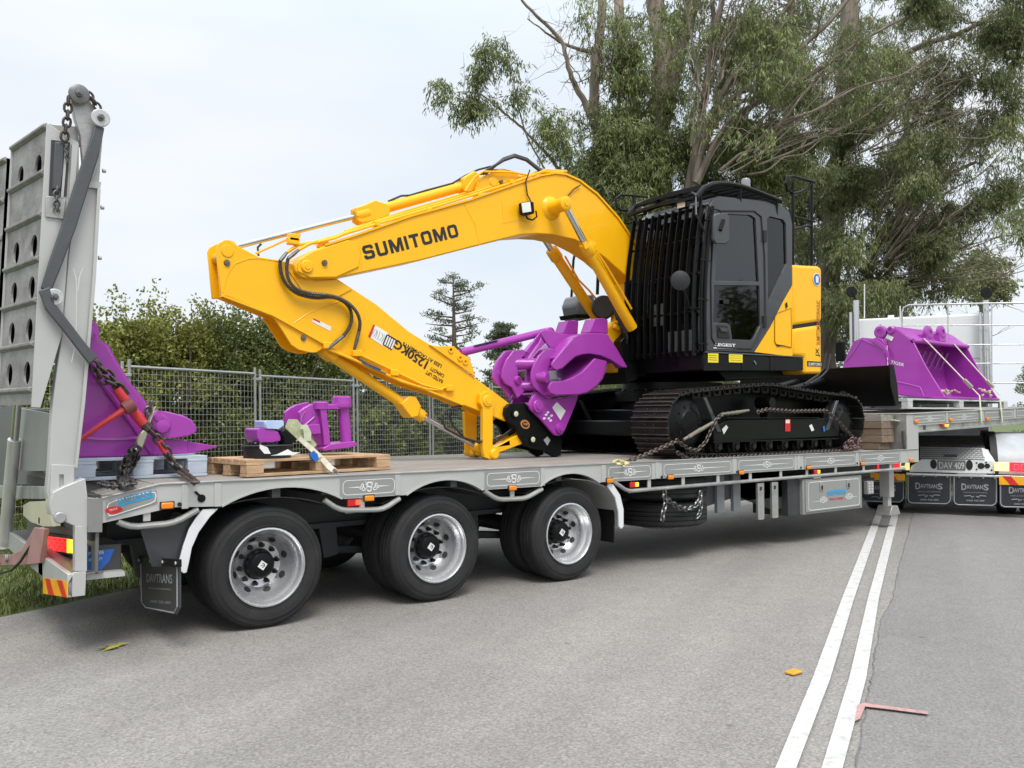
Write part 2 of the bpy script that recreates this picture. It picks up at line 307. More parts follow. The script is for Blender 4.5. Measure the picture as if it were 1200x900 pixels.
# newer strip of asphalt right of the lines, with an uneven seam
ed=[(990,1000),(1001,900),(1016,825),(1022,790),(1026,760),(1033,725),(1046,704),(1052,670),(1058,650),(1066,620),(1070,600),(1074,580)]
seam=[oZ(a,b,0) for a,b in ed]; s2=[]
for a,b in zip(seam,seam[1:]):
    for k in range(8):
        q=a.lerp(b,k/8); s2.append(q+RN*random.uniform(-.008,.008))
s2.append(seam[-1]); s2=[s2[0]-RD*6]+s2+[s2[-1]+RD*80]
def foot(q,b=-9.5):
    d=(q-ORG); return rp(d.dot(RD),b,.004)
g=MB(); vs=[]
for q in s2: vs+=[Vector((q.x,q.y,.004)),foot(q)]
g.add(vs,[(2*i,2*i+2,2*i+3,2*i+1) for i in range(len(s2)-1)]); struct(build(g,'road_lane',ASP2))
CRK=mat('tar_crack',(.14,.135,.13),.6,0,.2,20)
g=MB(); vs=[]
for q in s2[1:-1]:
    wv=random.uniform(.001,.004); vs+=[Vector((q.x,q.y,.008))+RN*wv,Vector((q.x,q.y,.008))-RN*wv]
g.add(vs,[(2*i,2*i+2,2*i+3,2*i+1) for i in range(len(s2)-3)]); struct(build(g,'seam_crack',CRK))
def line_strip(name,pl,pr,z=.012):
    g=MB(); L_=[oZ(a,b,z) for a,b in pl]; Q=[oZ(a,b,z) for a,b in pr]
    L_=[L_[0]+(L_[0]-L_[-1]).normalized()*3]+L_+[L_[-1]+(L_[-1]-L_[0]).normalized()*60]; Q=[Q[0]+(Q[0]-Q[-1]).normalized()*3]+Q+[Q[-1]+(Q[-1]-Q[0]).normalized()*60]
    vs=[]
    for a,b in zip(L_,Q):
        vs+=[a,b]
    g.add(vs,[(2*i,2*i+2,2*i+3,2*i+1) for i in range(len(L_)-1)]); return struct(build(g,name,LINE))
line_strip('road_line',[(908.4,900),(952,795),(986.7,701),(1029.3,594)],[(933,900),(973,795),(1001,701),(1037,594)])
line_strip('road_line',[(962.5,900),(995,795),(1017,701),(1047,594)],[(987.4,900),(1015,795),(1030,701),(1055,594)])
g=MB(); g.prism([oZ(a,b,.016) for a,b in ((1005,826),(1016,823),(1008,842),(1002,845))],(0,0,.001)); g.prism([oZ(a,b,.0165) for a,b in ((1014,824),(1040,827.5),(1088,834),(1088,837),(1040,831),(1014,828))],(0,0,.001)); struct(build(g,'pink_survey_mark',PNK))
# yellow raised marker chip and leaf on the road
g=MB(); c=oZ(930,790,0); g.box(c+Vector((-.045,-.03,.004)),c+Vector((.045,.03,.02)))
tag(build(g,'reflector_chip',mat('amber_plastic',(.75,.33,.03),.4),bevel=.006),'small amber plastic chip lying on the asphalt left of the double lines','road reflector')
LEAFM=mat('dry_leaf',(.28,.27,.05),.6)
g=MB()
for k,(px,py) in enumerate(((122,760),(132,757),(141,756),(130,760))):
    c=oZ(px,py,.008); a=random.uniform(0,6); u=Vector((math.cos(a),math.sin(a),.12)); v=Vector((-math.sin(a),math.cos(a),.05))
    g.add([c-u*.06,c-v*.022+Z_*.006,c+u*.06,c+v*.022+Z_*.01],[(0,1,2),(0,2,3)])
tag(build(g,'fallen_sprig',LEAFM),'small yellow green sprig of leaves fallen on the road near the rear trailer tyre','leaf')
# ================================================================ TRAILER
TR=thing('lowloader_trailer','long grey low loader trailer with three rear axles and a raised upper front deck','trailer',(-1.2,1.2,0))
FY=2.45; ZD=1.03
def ry(px,py): return oY(px,py,-.05)
def xz(px,py): p=ry(px,py); return p.x,p.z
# --- near side coaming with arches
def arch(x0,x1,z0,apex,n=14):   # arc points left->right, circular
    wv=(x1-x0)/2; h=apex-z0; r=(wv*wv+h*h)/(2*h); cx=(x0+x1)/2; cz=apex-r; a=math.asin(wv/r)
    return [(cx+r*math.sin(-a+2*a*k/n),cz+r*math.cos(-a+2*a*k/n)) for k in range(n+1)]
top=1.028
pl=[]; pl+= [xz(120,584.5),xz(188,567.5)]; tail_top=pl[:]
bot=[(-.35,.862)]
A1=arch(-.345,.53,.866,.975); A2=arch(1.07,1.79,.862,.965); A3=arch(2.40,3.10,.862,.963)
low=[xz(120,613),xz(203,594.5)]+A1+[(.56,.862),(1.04,.862)]+A2+[(1.83,.862),(2.37,.862)]+A3+[(3.14,.862),(8.93,.862)]
polyT=[xz(120,584.5),xz(188,567.8),(-.6,top),(8.93,top)]
poly=[(x,-.048,z) for x,z in low]+[(x,-.048,z) for x,z in reversed(polyT)]
g=MB(); g.plate([poly],(0,.012,0)); build(g,'side_coaming',GRY,TR)
# far side coaming
g=MB(); g.plate([[(p[0],FY+.04,p[2]) for p in poly]],(0,.012,0)); build(g,'side_coaming',GRY,TR)
# top edge angle
g=MB(); q=[xz(120,584.5),xz(188,567.8),(-.55,top)]
g.slab([(q[0][0],-.034,q[0][1]+.004),(q[1][0],-.034,q[1][1]+.004),(q[2][0],-.034,top+.004),(8.93,-.034,top+.004)],.05,.012,(0,1,0)); build(g,'edge_trim',GAL,TR,bevel=.003)
# arch lips
for A in (A1,A2,A3):
    g=MB(); g.slab([(x,-.03,z) for x,z in A],.06,.012,(0,1,0)); build(g,'arch_lip',GRY,TR)
# recessed panels: raised plates with pinstripes, end posts, amber markers
def rounded(x0,x1,z0,z1,r,y,n=5):
    P=[]
    for cx,cz,a0 in ((x1-r,z1-r,0),(x0+r,z1-r,90),(x0+r,z0+r,180),(x1-r,z0+r,270)):
        for k in range(n+1): a=R(a0+90*k/n); P.append(Vector((cx+r*math.cos(a),y,cz+r*math.sin(a))))
    return P
def closed_strip(g,P,wv,y,th=.0015):   # thin painted outline loop in XZ plane
    n=len(P); c=sum(P,Vector())/n; vs=[]
    for i in range(n):
        t=(P[(i+1)%n]-P[i-1]).normalized(); nn=Vector((-t.z,0,t.x))
        vs+=[P[i]-nn*wv/2,P[i]+nn*wv/2]
    for i in range(n): vs[2*i].y=y; vs[2*i+1].y=y
    g.add(vs,[(2*i,2*i+1,(2*i+3)%(2*n),(2*i+2)%(2*n)) for i in range(n)])
def ring(g,cx,cz,r,wv,y,a0=0,a1=360,n=14):
    vs=[]
    for k in range(n+1):
        a=R(a0+(a1-a0)*k/n)
        for q in (r-wv/2,r+wv/2): vs.append((cx+q*math.cos(a),y,cz+q*math.sin(a)))
    g.add(vs,[(2*k,2*k+1,2*k+3,2*k+2) for k in range(n)])
def emblem(g,cx,cz,s,y):
    # scrollwork crest: loops each side of a central S with small crown dots
    for sg in (-1,1):
        ring(g,cx+sg*.045*s,cz,.026*s,.007*s,y,0,360); ring(g,cx+sg*.020*s,cz+.012*s,.030*s,.008*s,y,90 if sg<0 else -90,270 if sg<0 else 90)
        ring(g,cx+sg*.068*s,cz-.004*s,.012*s,.005*s,y)
        ring(g,cx+sg*.03*s,cz+.034*s,.010*s,.006*s,y)
    ring(g,cx,cz+.016*s,.017*s,.010*s,y,20,270); ring(g,cx,cz-.016*s,.017*s,.010*s,y,-160,90)
def panel(x0,x1,z0,z1,parent,y=-.048,em=True,zc=None,sc=1,slope=0):
    """plate with an outline; slope = rise per metre"""
    def sh(o_):
        for v in o_.data.vertices:
            pass
        return o_
    fr=Matrix.Translation(Vector((x0,0,0)))@Matrix(((1,0,0,0),(0,1,0,0),(slope,0,1,0),(0,0,0,1)))@Matrix.Translation(Vector((-x0,0,0)))
    g=MB(fr); g.box((x0,y-.004,z0),(x1,y+.001,z1)); pn=build(g,'side_panel',PNL,parent,bevel=.0015)
    g=MB(fr); yy=y-.0055
    closed_strip(g,rounded(x0+.022,x1-.022,z0+.018,z1-.018,.035*min(1,(z1-z0)/.13),yy),.005,yy)
    cx,cz=(x0+x1)/2,(z0+z1)/2
    if em:
        emblem(g,cx,cz,1.0*sc,yy-.0005); hw=(x1-x0)/2-.05
        for sg in (-1,1):
            xa,xb=cx+sg*.085*sc,cx+sg*hw*.92
            g.add([(xa,yy,cz-.0045),(xb,yy,cz-.0008),(xb,yy,cz+.0008),(xa,yy,cz+.0045)],[(0,1,2,3)])
    build(g,'pinstripe',PIN,pn); return pn
zt,zb=1.012,.872
def px_x(px,py=575): return xz(px,py)[0]
def span(pa,pb,y): return xz(pa,y)[0],xz(pb,y)[0]
for (a,b,y) in ((398.5,465,573),(568,634,566),(711,764,560),(776,858,556),(864,931,549),(942,1003,542),(1007,1055,537)):
    x0,x1=span(a,b,y); panel(x0,x1,zb,zt,TR)
for a,y in ((217,582),(255,583),(466,570),(636,564),(707,561),(770,558),(860.5,552),(936,545),(1004,540)):   # vertical stiffeners
    x=xz(a,y)[0]; g=MB(); g.box((x-.022,-.055,.866),(x+.022,-.046,1.02)); build(g,'stiffener',GRY,TR,bevel=.002)
# amber side markers
for a,y in ((240*0+195.5,592),(432,583.5),(600,571.5),(714,563),(785,559),(868,553.5),(947,547.6),(1010,543)):
    p=ry(a,y); g=MB(); g.box((p.x-.038,-.072,p.z-.022),(p.x+.038,-.05,p.z+.018)); o=build(g,'side_marker',AMB,TR,bevel=.008)
    g=MB(); g.box((p.x-.045,-.058,p.z-.026),(p.x+.045,-.053,p.z+.023)); build(g,'marker_base',BRB,o)
# small dark sockets next to the posts
for a,y in ((210,591),(775,559),(863,553),(938,548),(1004,543)):
    p=ry(a,y); g=MB(); g.lathe((p.x,-.056,p.z),(0,-1,0),[(.014,0),(.014,.004),(0,.004)],12); build(g,'socket',BRB,TR)
# keyhole slot with lever behind the tail
p=ry(236,584); g=MB(); g.lathe((p.x,-.05,p.z),(0,-1,0),[(.026,0),(.026,.005),(0,.005)],16); g.prism([(p.x-.05,-.052,p.z+.045),(p.x-.035,-.052,p.z+.05),(p.x+.012,-.052,p.z+.004),(p.x,-.052,p.z-.006)],(0,-.004,0)); build(g,'latch_hole',BLK,TR)
# tail sign panel
tp=[ry(124,588),ry(183,573.5),ry(184,589),ry(124,608)]
g=MB(); g.prism([v+Y_*-.003 for v in tp],(0,-.004,0)); tpn=build(g,'tail_panel',PNL,TR,bevel=.002)
def lp(g,pts,wv,y):
    closed_strip(g,[Vector((p.x,y,p.z)) for p in pts],wv,y)
rr=[ry(a,b) for a,b in ((127,590),(135,586.5),(175,576.5),(181,577),(182.5,581),(181,587),(175,590),(134,603.5),(128,604),(125.5,600),(125.5,594))]
g=MB(); lp(g,rr,.006,-.0585); build(g,'pinstripe',PIN,tpn)
def txo(s,m,par,pa,pb,hp,y,bold=.0): return txt_px('sign_text',s,m,par,pa,pb,hp,y,bold)
g=MB(); g.prism([Vector((v.x,-.0587,v.z)) for v in (ry(139,590.5),ry(179,580),ry(179,582.5),ry(139,593.5))],(0,-.001,0)); build(g,'blue_stripe',LBL,tpn)
txo('DAVTRANS',LBL,tpn,(139,590),(179,579.5),(139,584),-.0592,.02)
g=MB(); c=ry(133,597.5); g.prism(oval((c.x,-.0587,c.z),X_,Z_,.05,.022,20),(0,-.002,0)); build(g,'red_oval',DRD,tpn)
txo('TRUCK',PIN,tpn,(128.5,599.5),(138,596.5),(128.5,597),-.0612)
# --- deck boards (lengthwise)
nb=14; bw=(FY+.0)/nb
for i in range(nb):
    y0=i*bw+.004; y1=(i+1)*bw-.004; dz=random.uniform(-.003,.003)
    g=MB(); g.box((-.735,y0,.985),(8.62,y1,ZD-.002+dz)); build(g,'deck_board',WOD,TR,bevel=.004,segs=1,org=(i*3.7,y0,i*1.3))
zr=xz(120,584.5)[1]
for i in range(nb):
    y0=i*bw+.004; y1=(i+1)*bw-.004
    g=MB(); g.prism([(-.74,y0,.99),(-.74,y0,1.024),(-1.02,y0,zr),(-1.02,y0,zr-.04)],(0,y1-y0,0)); build(g,'tail_board',WOD,TR,bevel=.003,segs=1,org=(i*2.7,y0,i*1.9))
# cross members, main beams, suspension
for y in (.62,1.72):
    g=MB(); g.box((-.9,y-.06,.93),(8.9,y+.06,.975)); g.box((-.9,y-.01,.62),(8.9,y+.01,.93)); g.box((-.9,y-.07,.58),(8.9,y+.07,.62)); build(g,'chassis_beam',CHS,TR)
for k in range(26):
    x=-.7+k*.37; g=MB(); g.box((x-.03,-.03,.9),(x+.03,2.46,.984)); build(g,'cross_member',CHS,TR)
# side tube rails
def rail(pts,r=.019,y=-.03):
    P=[oY(a,b,y) for a,b in pts]; out_=[P[0]]
    for i in range(1,len(P)-1):
        a,b,c=P[i-1],P[i],P[i+1]; d=.05
        out_+=[b+(a-b).normalized()*d,b+((a-b).normalized()+(c-b).normalized())*d*.3,b+(c-b).normalized()*d]
    g=MB(); g.tube(out_+[P[-1]],r,10); return build(g,'guard_rail',GAL,TR)
rail([(138,611),(152,618),(204,613),(232,597)],.021)
rail([(380,586),(398,598),(449,597),(468,584)],.021)
rail([(567,575),(583,585.5),(616,584),(635,573)],.021)
rail([(716,562),(735,575.5),(880,563.5),(1060,549)],.019)
def hanger(px,pt,pb):
    a=oY(px,pt,-.03); b=oY(px,pb,-.03); g=MB(); g.box((a.x-.022,-.036,b.z),(a.x+.022,-.024,.872)); build(g,'rail_hanger',GRY,TR,bevel=.002)
for px,pb in ((182,610),(428,596),(600,583),(757,573),(796,569),(836,566),(873,563),(908,560),(938,558),(971,556),(1003,553),(1034,550)): hanger(px,0,pb)
# red/clear side lamps under the coaming
for px,py in ((415,589),(743,568),(957,553)):
    p=oY(px,py,-.03); g=MB(); g.box((p.x-.055,-.04,p.z-.026),(p.x+.055,-.012,p.z+.028)); o=build(g,'side_lamp',RLN,TR,bevel=.008)
    g=MB(); g.box((p.x+.005,-.048,p.z-.018),(p.x+.048,-.04,p.z+.02)); build(g,'lamp_lens',EAM if px!=415 else ERD2,o,bevel=.004)
    g=MB(); g.box((p.x-.07,-.035,p.z-.075),(p.x+.08,-.02,p.z-.04)); build(g,'lamp_bracket',GRY,o,bevel=.002)
# --- wheels
def make_wheel(cx,y0,zc,out_=True,detail=True):
    """axis along Y; outer face at y0; sg=+1 when the dish faces -Y"""
    c=Vector((cx,y0,zc)); ax=Vector((0,1,0)) if out_ else Vector((0,-1,0))
    W_=.245
    g=MB(); n=48 if detail else 32
    g.lathe(c,ax,[(.272,.012),(.285,.007),(.288,.004),(.292,.007),(.30,.004),(.34,0),(.352,.0005),(.354,-.002),(.358,.0008),(.375,.006),(.386,.0095),(.388,.0065),(.392,.012),(.40,.016),(.414,.030),(.418,.05),(.4185,.075),(.412,.078),(.412,.086),(.4185,.089),(.4185,.118),(.412,.121),(.412,.129),(.4185,.132),(.4185,.165),(.412,.168),(.412,.176),(.4185,.18),(.418,.20),(.405,.225),(.36,.245),(.272,.235)],n)
    return c,ax,g
def wheel(cx,y0,zc,out_=True,detail=True):
    c,ax,g=make_wheel(cx,y0,zc,out_,detail)
    ty=build(g,'wheel',RUB,TR,org=c)
    g=MB(); n=40 if detail else 24
    g.lathe(c,ax,[(.262,.014),(.272,.010),(.272,.000),(.262,-.003),(.255,.006),(.249,.03),(.240,.055),(.224,.075),(.221,.105),(.214,.118),(.210,.128),(.188,.160),(.166,.186),(.158,.190),(.0,.190)],n); build(g,'rim',ALU,ty)
    if detail:
        g=MB(); g.lathe(c,ax,[(.108,.190),(.108,.172),(.100,.168),(.097,.125),(.088,.116),(.084,.108),(.078,.104),(0,.104)],28); build(g,'hub',BLK,ty)
        for k in range(10):
            a=2*PI*k/10+.15; p=c+Vector((math.cos(a),0,math.sin(a)))*.135+ax*.19
            g=MB(); g.lathe(p,-ax,[(.019,0),(.019,.006),(.015,.010),(.013,.042),(.008,.052),(0,.053)],8); build(g,'wheel_nut',BRB,ty)
        for k in range(8):   # hand holes in the disc
            a=2*PI*k/8+.3; u=Vector((math.cos(a),0,math.sin(a))); t=Vector((-math.sin(a),0,math.cos(a)))
            nrm=(-ax*.70+u*-.70).normalized(); v=(u*.72-ax*.70).normalized(); p=c+u*.190+ax*.157
            g=MB(); g.prism(oval(p-nrm*-.006,t,v,.027,.021,14),ax*.002); build(g,'hand_hole',BRB,ty)
        g=MB(); r2=.036; q=c-ax*-.1025; g.prism([q+Vector((r2*math.cos(R(a)),0,r2*math.sin(R(a)))) for a in (8,98,188,278)],-ax*.0015); build(g,'hub_badge',PIN,ty)
        g=MB(); 
        ring(g,q.x+.002,q.z,.013,.006,q.y-.0022,-110,110,8); g.box((q.x-.014,q.y-.0022,q.z-.002),(q.x+.012,q.y-.0018,q.z+.002)); build(g,'badge_mark',TXB,ty)
    return ty
SPC=1.3926
for k in range(3):
    x=k*SPC; wheel(x,.0,.42); wheel(x,.53,.42,False,False); wheel(x,2.42,.42,False,False); wheel(x,1.88,.42,True,False)
    g=MB(); g.cyl((x,.2,.42),(x,2.2,.42),.075,14); g.box((x-.07,.55,.40),(x+.07,.69,.60)); g.box((x-.07,1.65,.40),(x+.07,1.79,.60)); build(g,'axle',CHS,TR)
    for y in (.62,1.72):
      g=MB(); g.prism([(x-.75,y-.045,.60),(x-.60,y-.045,.60),(x-.58,y-.045,.36),(x-.70,y-.045,.34)],(0,.09,0)); g.tube([(x-.64,y,.40),(x-.2,y,.36),(x,y,.50),(x+.35,y,.5)],.035,8); g.lathe((x+.33,y,.44),(0,0,1),[(.0,-.02),(.11,-.02),(.125,.03),(.11,.06),(.125,.10),(.11,.14),(0,.14)],18)
      build(g,'suspension',CHS,TR)
# mudguards: rear white-edged half arcs and front
def guard(cx,cz,r,a0,a1,y0,y1,name,m,lip=True):
    g=MB(); P=[Vector((cx+r*math.cos(R(a0+(a1-a0)*k/16)),0,cz+r*math.sin(R(a0+(a1-a0)*k/16)))) for k in range(17)]
    g.slab([Vector((p.x,(y0+y1)/2,p.z)) for p in P],y1-y0,.006,(0,1,0)); o=build(g,name,m,TR)
    return o
# rear guard traced on plane y=-.01
def traced(pts,y,th,name,m,parent,bevel=0): g=MB(); g.plate([PY(pts,y)],(0,th,0)); return build(g,name,m,parent,bevel=bevel)
rg=traced([(238,597),(256,596),(246,606),(233,624),(225,642),(221.5,660),(219,671),(215,672),(210,668),(211,655),(215,640),(222,620),(230,607)],-.035,.02,'mudguard_lip',WHT,TR,.004)
g=MB(); P=[oY(a,b,0) for a,b in ((252,597),(238,607),(226,625),(218,645),(214,668))]; g.slab([p+Vector((0,.30,0)) for p in P],.62,.006,(0,1,0)); build(g,'mudguard',GRY,TR)
g=MB(); g.plate([PY([(165,622),(238,597),(226,615),(216,640),(212,664),(178,664)],.02)],(0,.01,0)); build(g,'guard_side_plate',DGR,TR)
traced([(714,566),(719,568),(727,580),(731,597),(731,617),(728,620),(725.5,617),(725,600),(721,583),(712,570)],-.035,.02,'mudguard_lip',WHT,TR,.004)
g=MB(); P=[oY(a,b,0) for a,b in ((668,561),(690,563),(708,570),(719,583),(725,602),(726,617))]; g.slab([p+Vector((0,.30,0)) for p in P],.62,.006,(0,1,0)); build(g,'mudguard',GRY,TR)
for k in (0,1,2):
    if True:
        P=arch(k*SPC-.5,k*SPC+.5,.80,.90); g=MB(); g.slab([Vector((x,.29,z)) for x,z in P],.56,.006,(0,1,0)); build(g,'mudguard',CHS,TR)
# rear mudflap with writing
fl=oY(188,690,.25)
FX=oY(188,690,.1).x; P=[oX(164,657,FX),oX(210,661,FX),oX(210,712,FX),oX(206,720,FX),(oX(170,713,FX)),oX(165,706,FX)]
g=MB(); g.plate([P],(.012,0,0)); mf=build(g,'mudflap',mat('flap_rubber',(.04,.04,.042),.55),TR)
g=MB(); q=[p+Vector((-.002,0,0)) for p in P]
c=sum(q,Vector())/6; q=[c+(p-c)*.93 for p in q]; g.tube(q+[q[0]],.005,5); build(g,'flap_border',TXG,mf)
def tx_on(s,m,par,A,B,H,bold=0,name='sign_text'):
    xd=B-A; yd=H-A; yd=yd-xd*(yd.dot(xd)/xd.dot(xd)); return text(name,s,m,par,A,xd,yd,xd.length,yd.length,bold)
fx=FX-.004; tx_on('DAVTRANS',TXG,mf,oX(172,682,fx),oX(202,684,fx),oX(172,672,fx),.01)
tx_on('FARM & EARTHMOVING',TXG,mf,oX(174,690,fx),oX(200,692,fx),oX(174,688,fx)); tx_on('0400 555 009',TXG,mf,oX(176,706,fx),oX(200,708,fx),oX(176,703,fx))
g=MB(); A=oX(163,656,fx); B=oX(211,660,fx); g.slab([A,B],.02,.045,(1,0,0)); build(g,'flap_strip',BLK,mf)
for t in (.05,.35,.65,.95):
    p=A.lerp(B,t); g=MB(); g.lathe(p+Vector((-.012,0,0)),(-1,0,0),[(.012,0),(.010,.006),(0,.007)],8); build(g,'flap_bolt',GAL,mf)
# front small flap
g=MB(); g.box((3.38,.05,.28),(3.392,.6,.62)); build(g,'mudflap',BRB,TR)
# --- things under the main deck
# toolbox
g=MB(); g.box((6.33,-.02,.34),(7.58,.55,.745)); tb=build(g,'toolbox',PNL,TR,bevel=.006)
g=MB(); g.box((6.37,-.034,.365),(7.545,-.02,.725)); tl=build(g,'toolbox_lid',PNL,tb,bevel=.004)
g=MB(); closed_strip(g,rounded(6.42,7.5,.385,.705,.04,-.0355),.007,-.0355)
emblem(g,6.72,.49,1.0,-.036); emblem(g,7.27,.50,1.0,-.036)
g.add([(6.45,-.0355,.478),(6.63,-.0355,.476),(6.63,-.0355,.482)],[(0,1,2)]); g.add([(7.47,-.0355,.488),(7.36,-.0355,.486),(7.36,-.0355,.492)],[(0,1,2)])
build(g,'pinstripe',PIN,tb)
g=MB(); g.prism([(6.80,-.0358,.56),(7.19,-.0358,.575),(7.19,-.0358,.60),(6.80,-.0358,.585)],(0,-.001,0)); build(g,'blue_banner',LBL,tb)
text('sign_text','DAVTRANS',LBL,tb,(6.80,-.0362,.53),X_,Z_,.40,.035,.02); text('sign_text','TRUCK & TRAILER',DRD,tb,(6.84,-.0362,.475),X_,Z_,.30,.025,.01)
for x in (6.68,7.25):
    g=MB(); g.box((x-.035,-.044,.60),(x+.035,-.035,.70)); o=build(g,'latch_plate',GAL,tb,bevel=.003); g=MB(); g.box((x-.014,-.05,.61),(x+.014,-.044,.66)); build(g,'latch',BRB,tb,bevel=.003)
g=MB(); g.box((6.1,.02,.335),(6.33,.5,.745)); build(g,'toolbox',CHS,TR,bevel=.005)
# stowed folding legs (two grey straps with square holes)
for px in (891,907.5):
    a=oY(px,567,-.02); g=MB(); x=a.x; hole=[(x-.022,-.03,.655),(x+.022,-.03,.655),(x+.022,-.03,.70),(x-.022,-.03,.70)]
    g.plate([[(x-.055,-.03,.36),(x-.045,-.03,.345),(x+.045,-.03,.345),(x+.055,-.03,.36),(x+.055,-.03,.74),(x-.055,-.03,.74)],hole],(0,.03,0)); build(g,'outrigger_plate',GAL,TR,bevel=.003)
g=MB(); g.box((5.2,.1,.55),(6.1,.12,.85)); g.prism([(4.6,.10,.85),(4.6,.10,.50),(5.3,.10,.60),(5.9,.10,.42),(6.1,.10,.42),(6.1,.10,.85)],(0,.03,0)); build(g,'side_web',CHS,TR)
for px in (843,862):
    a=oY(px,575,.08); g=MB(); g.box((a.x-.06,.06,.45),(a.x+.06,.10,.86)); build(g,'support_leg',mat('mid_grey_paint',(.15,.16,.17),.5) if 'mid_grey_paint' not in MT else MT['mid_grey_paint'],TR,bevel=.004)
p=oY(1020,567,-.03); g=MB(); g.box((p.x-.07,-.035,.50),(p.x+.07,.02,.66)); o=build(g,'step_plate',GAL,TR,bevel=.003)
for i in range(2):
    for j in range(4): g=MB(); g.lathe((p.x-.03+i*.06,-.036,.53+j*.034),(0,-1,0),[(.011,0),(.009,.003),(0,.003)],8); build(g,'step_dimple',WHT,o)
# landing leg
p=oY(1040,565,.2); g=MB(); g.box((p.x-.06,.14,.40),(p.x+.06,.28,.92)); g.box((p.x-.04,.17,.20),(p.x+.04,.25,.40)); ll=build(g,'landing_leg',GRY,TR,bevel=.006)
g=MB(); g.prism([(p.x-.14,.10,.17),(p.x+.14,.10,.17),(p.x+.07,.10,.29),(p.x-.07,.10,.29)],(0,.2,0)); build(g,'leg_foot',GAL,ll,bevel=.006)
# --- gooseneck: riser and upper deck (rises slightly to the front)
GX=8.70; sl=.0285
def zu(x,z): return z+(x-8.885)*sl
g=MB(); g.box((8.66,-.05,.86),(8.95,-.02,zu(8.9,1.49))); build(g,'gooseneck_post',GRY,TR,bevel=.004)
g=MB(); g.box((8.64,-.045,.95),(8.66,2.45,1.50)); build(g,'riser_plate',GAL,TR)
for y in (.6,1.7): g=MB(); g.prism([(8.66,y,.70),(8.95,y,.75),(9.35,y,1.22),(12.6,y,1.36),(12.6,y,1.55),(8.66,y,1.44)],(0,.12,0)); build(g,'gooseneck_beam',CHS,TR)
fr=Matrix(((1,0,0,0),(0,1,0,0),(sl,0,1,-8.885*sl),(0,0,0,1)))
g=MB(fr); g.box((8.95,-.046,1.345),(13.6,-.03,1.497)); build(g,'upper_coaming',GRY,TR)
g=MB(fr); g.box((8.66,2.46,1.345),(13.6,2.48,1.497)); build(g,'upper_coaming',GRY,TR)
g=MB(fr); g.box((8.95,-.052,1.25),(13.6,-.02,1.275)); g.box((8.95,-.03,1.25),(13.6,-.02,1.35)); build(g,'upper_lower_rail',GAL,TR,bevel=.003)
g=MB(fr); g.box((8.64,-.06,1.497),(13.6,.02,1.508)); build(g,'edge_trim',GAL,TR,bevel=.003)
for i in range(nb):
    y0=i*bw+.02; y1=(i+1)*bw+.012; g=MB(fr); g.box((8.66,y0,1.455),(13.58,y1,1.502+random.uniform(-.002,.002))); build(g,'upper_deck_board',GAL if i<0 else WOD,TR,bevel=.004,segs=1,org=(i*4.1,y0,i*1.7))
for (a,b,yy) in ((1070,1108,490),(1112,1147,490),(1154,1187,488),(1191,1230,488)):
    x0=ry(a,yy).x; x1=ry(b,yy).x
    g0=len(COL.objects); 
    panel(x0,x1,zu(x0,1.368),zu(x0,1.482),TR,em=(a<1150),sc=.95,slope=sl)
for a,yy in ((1109.5,490),(1150.5,489),(1189,488)):
    x=ry(a,yy).x; g=MB(fr); g.box((x-.03,-.056,1.35),(x+.03,-.045,1.495)); build(g,'stiffener',GRY,TR,bevel=.002)
for a,yy in ((1073,494),(1113.5,492),(1156.5,491),(1067,539)):
    p=ry(a,yy); g=MB(); g.box((p.x-.045,-.078,p.z-.022),(p.x+.045,-.052,p.z+.022)); build(g,'side_marker',AMB,TR,bevel=.008)
p=ry(1107,498.5); g=MB(); g.box((p.x-.09,-.075,p.z-.02),(p.x+.09,-.045,p.z+.02)); o=build(g,'side_lamp',RLN,TR,bevel=.006); g=MB(); g.box((p.x-.05,-.08,p.z-.014),(p.x+.06,-.075,p.z+.014)); build(g,'lamp_lens',EAM,o,bevel=.003)
# small underside brackets of the upper deck
for a in (1085,1130): x=ry(a,500).x; g=MB(fr); g.box((x-.04,-.03,1.275),(x+.04,.03,1.34)); build(g,'bracket',CHS,TR,bevel=.003)
# ================================================================ TRAILER REAR END
XT=-1.17
# end casting boxes near side
g=MB(); g.plate([PY([(100,560.5),(103,585),(120,584.5),(120,624),(102,624),(102,617),(88,617),(60,604),(58,590),(62,577),(75,570)],-.045)],(0,.14,0)); build(g,'hinge_box',GRY,TR,bevel=.005)
g=MB(); g.plate([PY([(103,583),(120,584.5),(120,624),(103,624)],-.062)],(0,.02,0)); build(g,'corner_plate',mat('satin_plate',(.26,.26,.25),.4,.3),TR,bevel=.003)
c=oY(70,606.5,-.05); g=MB(); g.lathe(c,(0,-1,0),[(.034,0),(.034,.012),(.028,.018),(0,.018)],20); build(g,'hinge_pin',GAL,TR,bevel=0)
# corner upright carrying the lamp cluster
g=MB(); g.plate([PY([(88,616),(102,616),(102,670),(88,670)],-.045)],(0,.07,0)); build(g,'rear_corner_post',WHT if 0 else GRY,TR,bevel=.004)
g=MB(); g.plate([PY([(79,683),(86,671),(101,669),(101,680),(100,698),(79,700.5)],-.045)],(0,.02,0)); bc=build(g,'bumper_corner',GRY,TR,bevel=.004)
XB=oY(79,690,-.045).x
# bumper face (rear facing) from near corner across the full width
zb0=oY(79,700.5,-.045).z; zb1=oY(79,672,-.045).z
g=MB(); g.box((XB,-.045,zb0),(XB+.03,2.45,zb1-.005)); bp=build(g,'rear_bumper',GRY,TR,bevel=.004)
g=MB(); g.box((XB+.03,-.04,zb1-.02),(XB+.2,2.45,zb1-.01)); g.box((XB+.15,-.04,zb1-.02),(XB+.17,2.45,zb1+.26)); build(g,'lamp_shelf',mat('dark_satin',(.16,.16,.155),.4,.3),TR,bevel=.003)
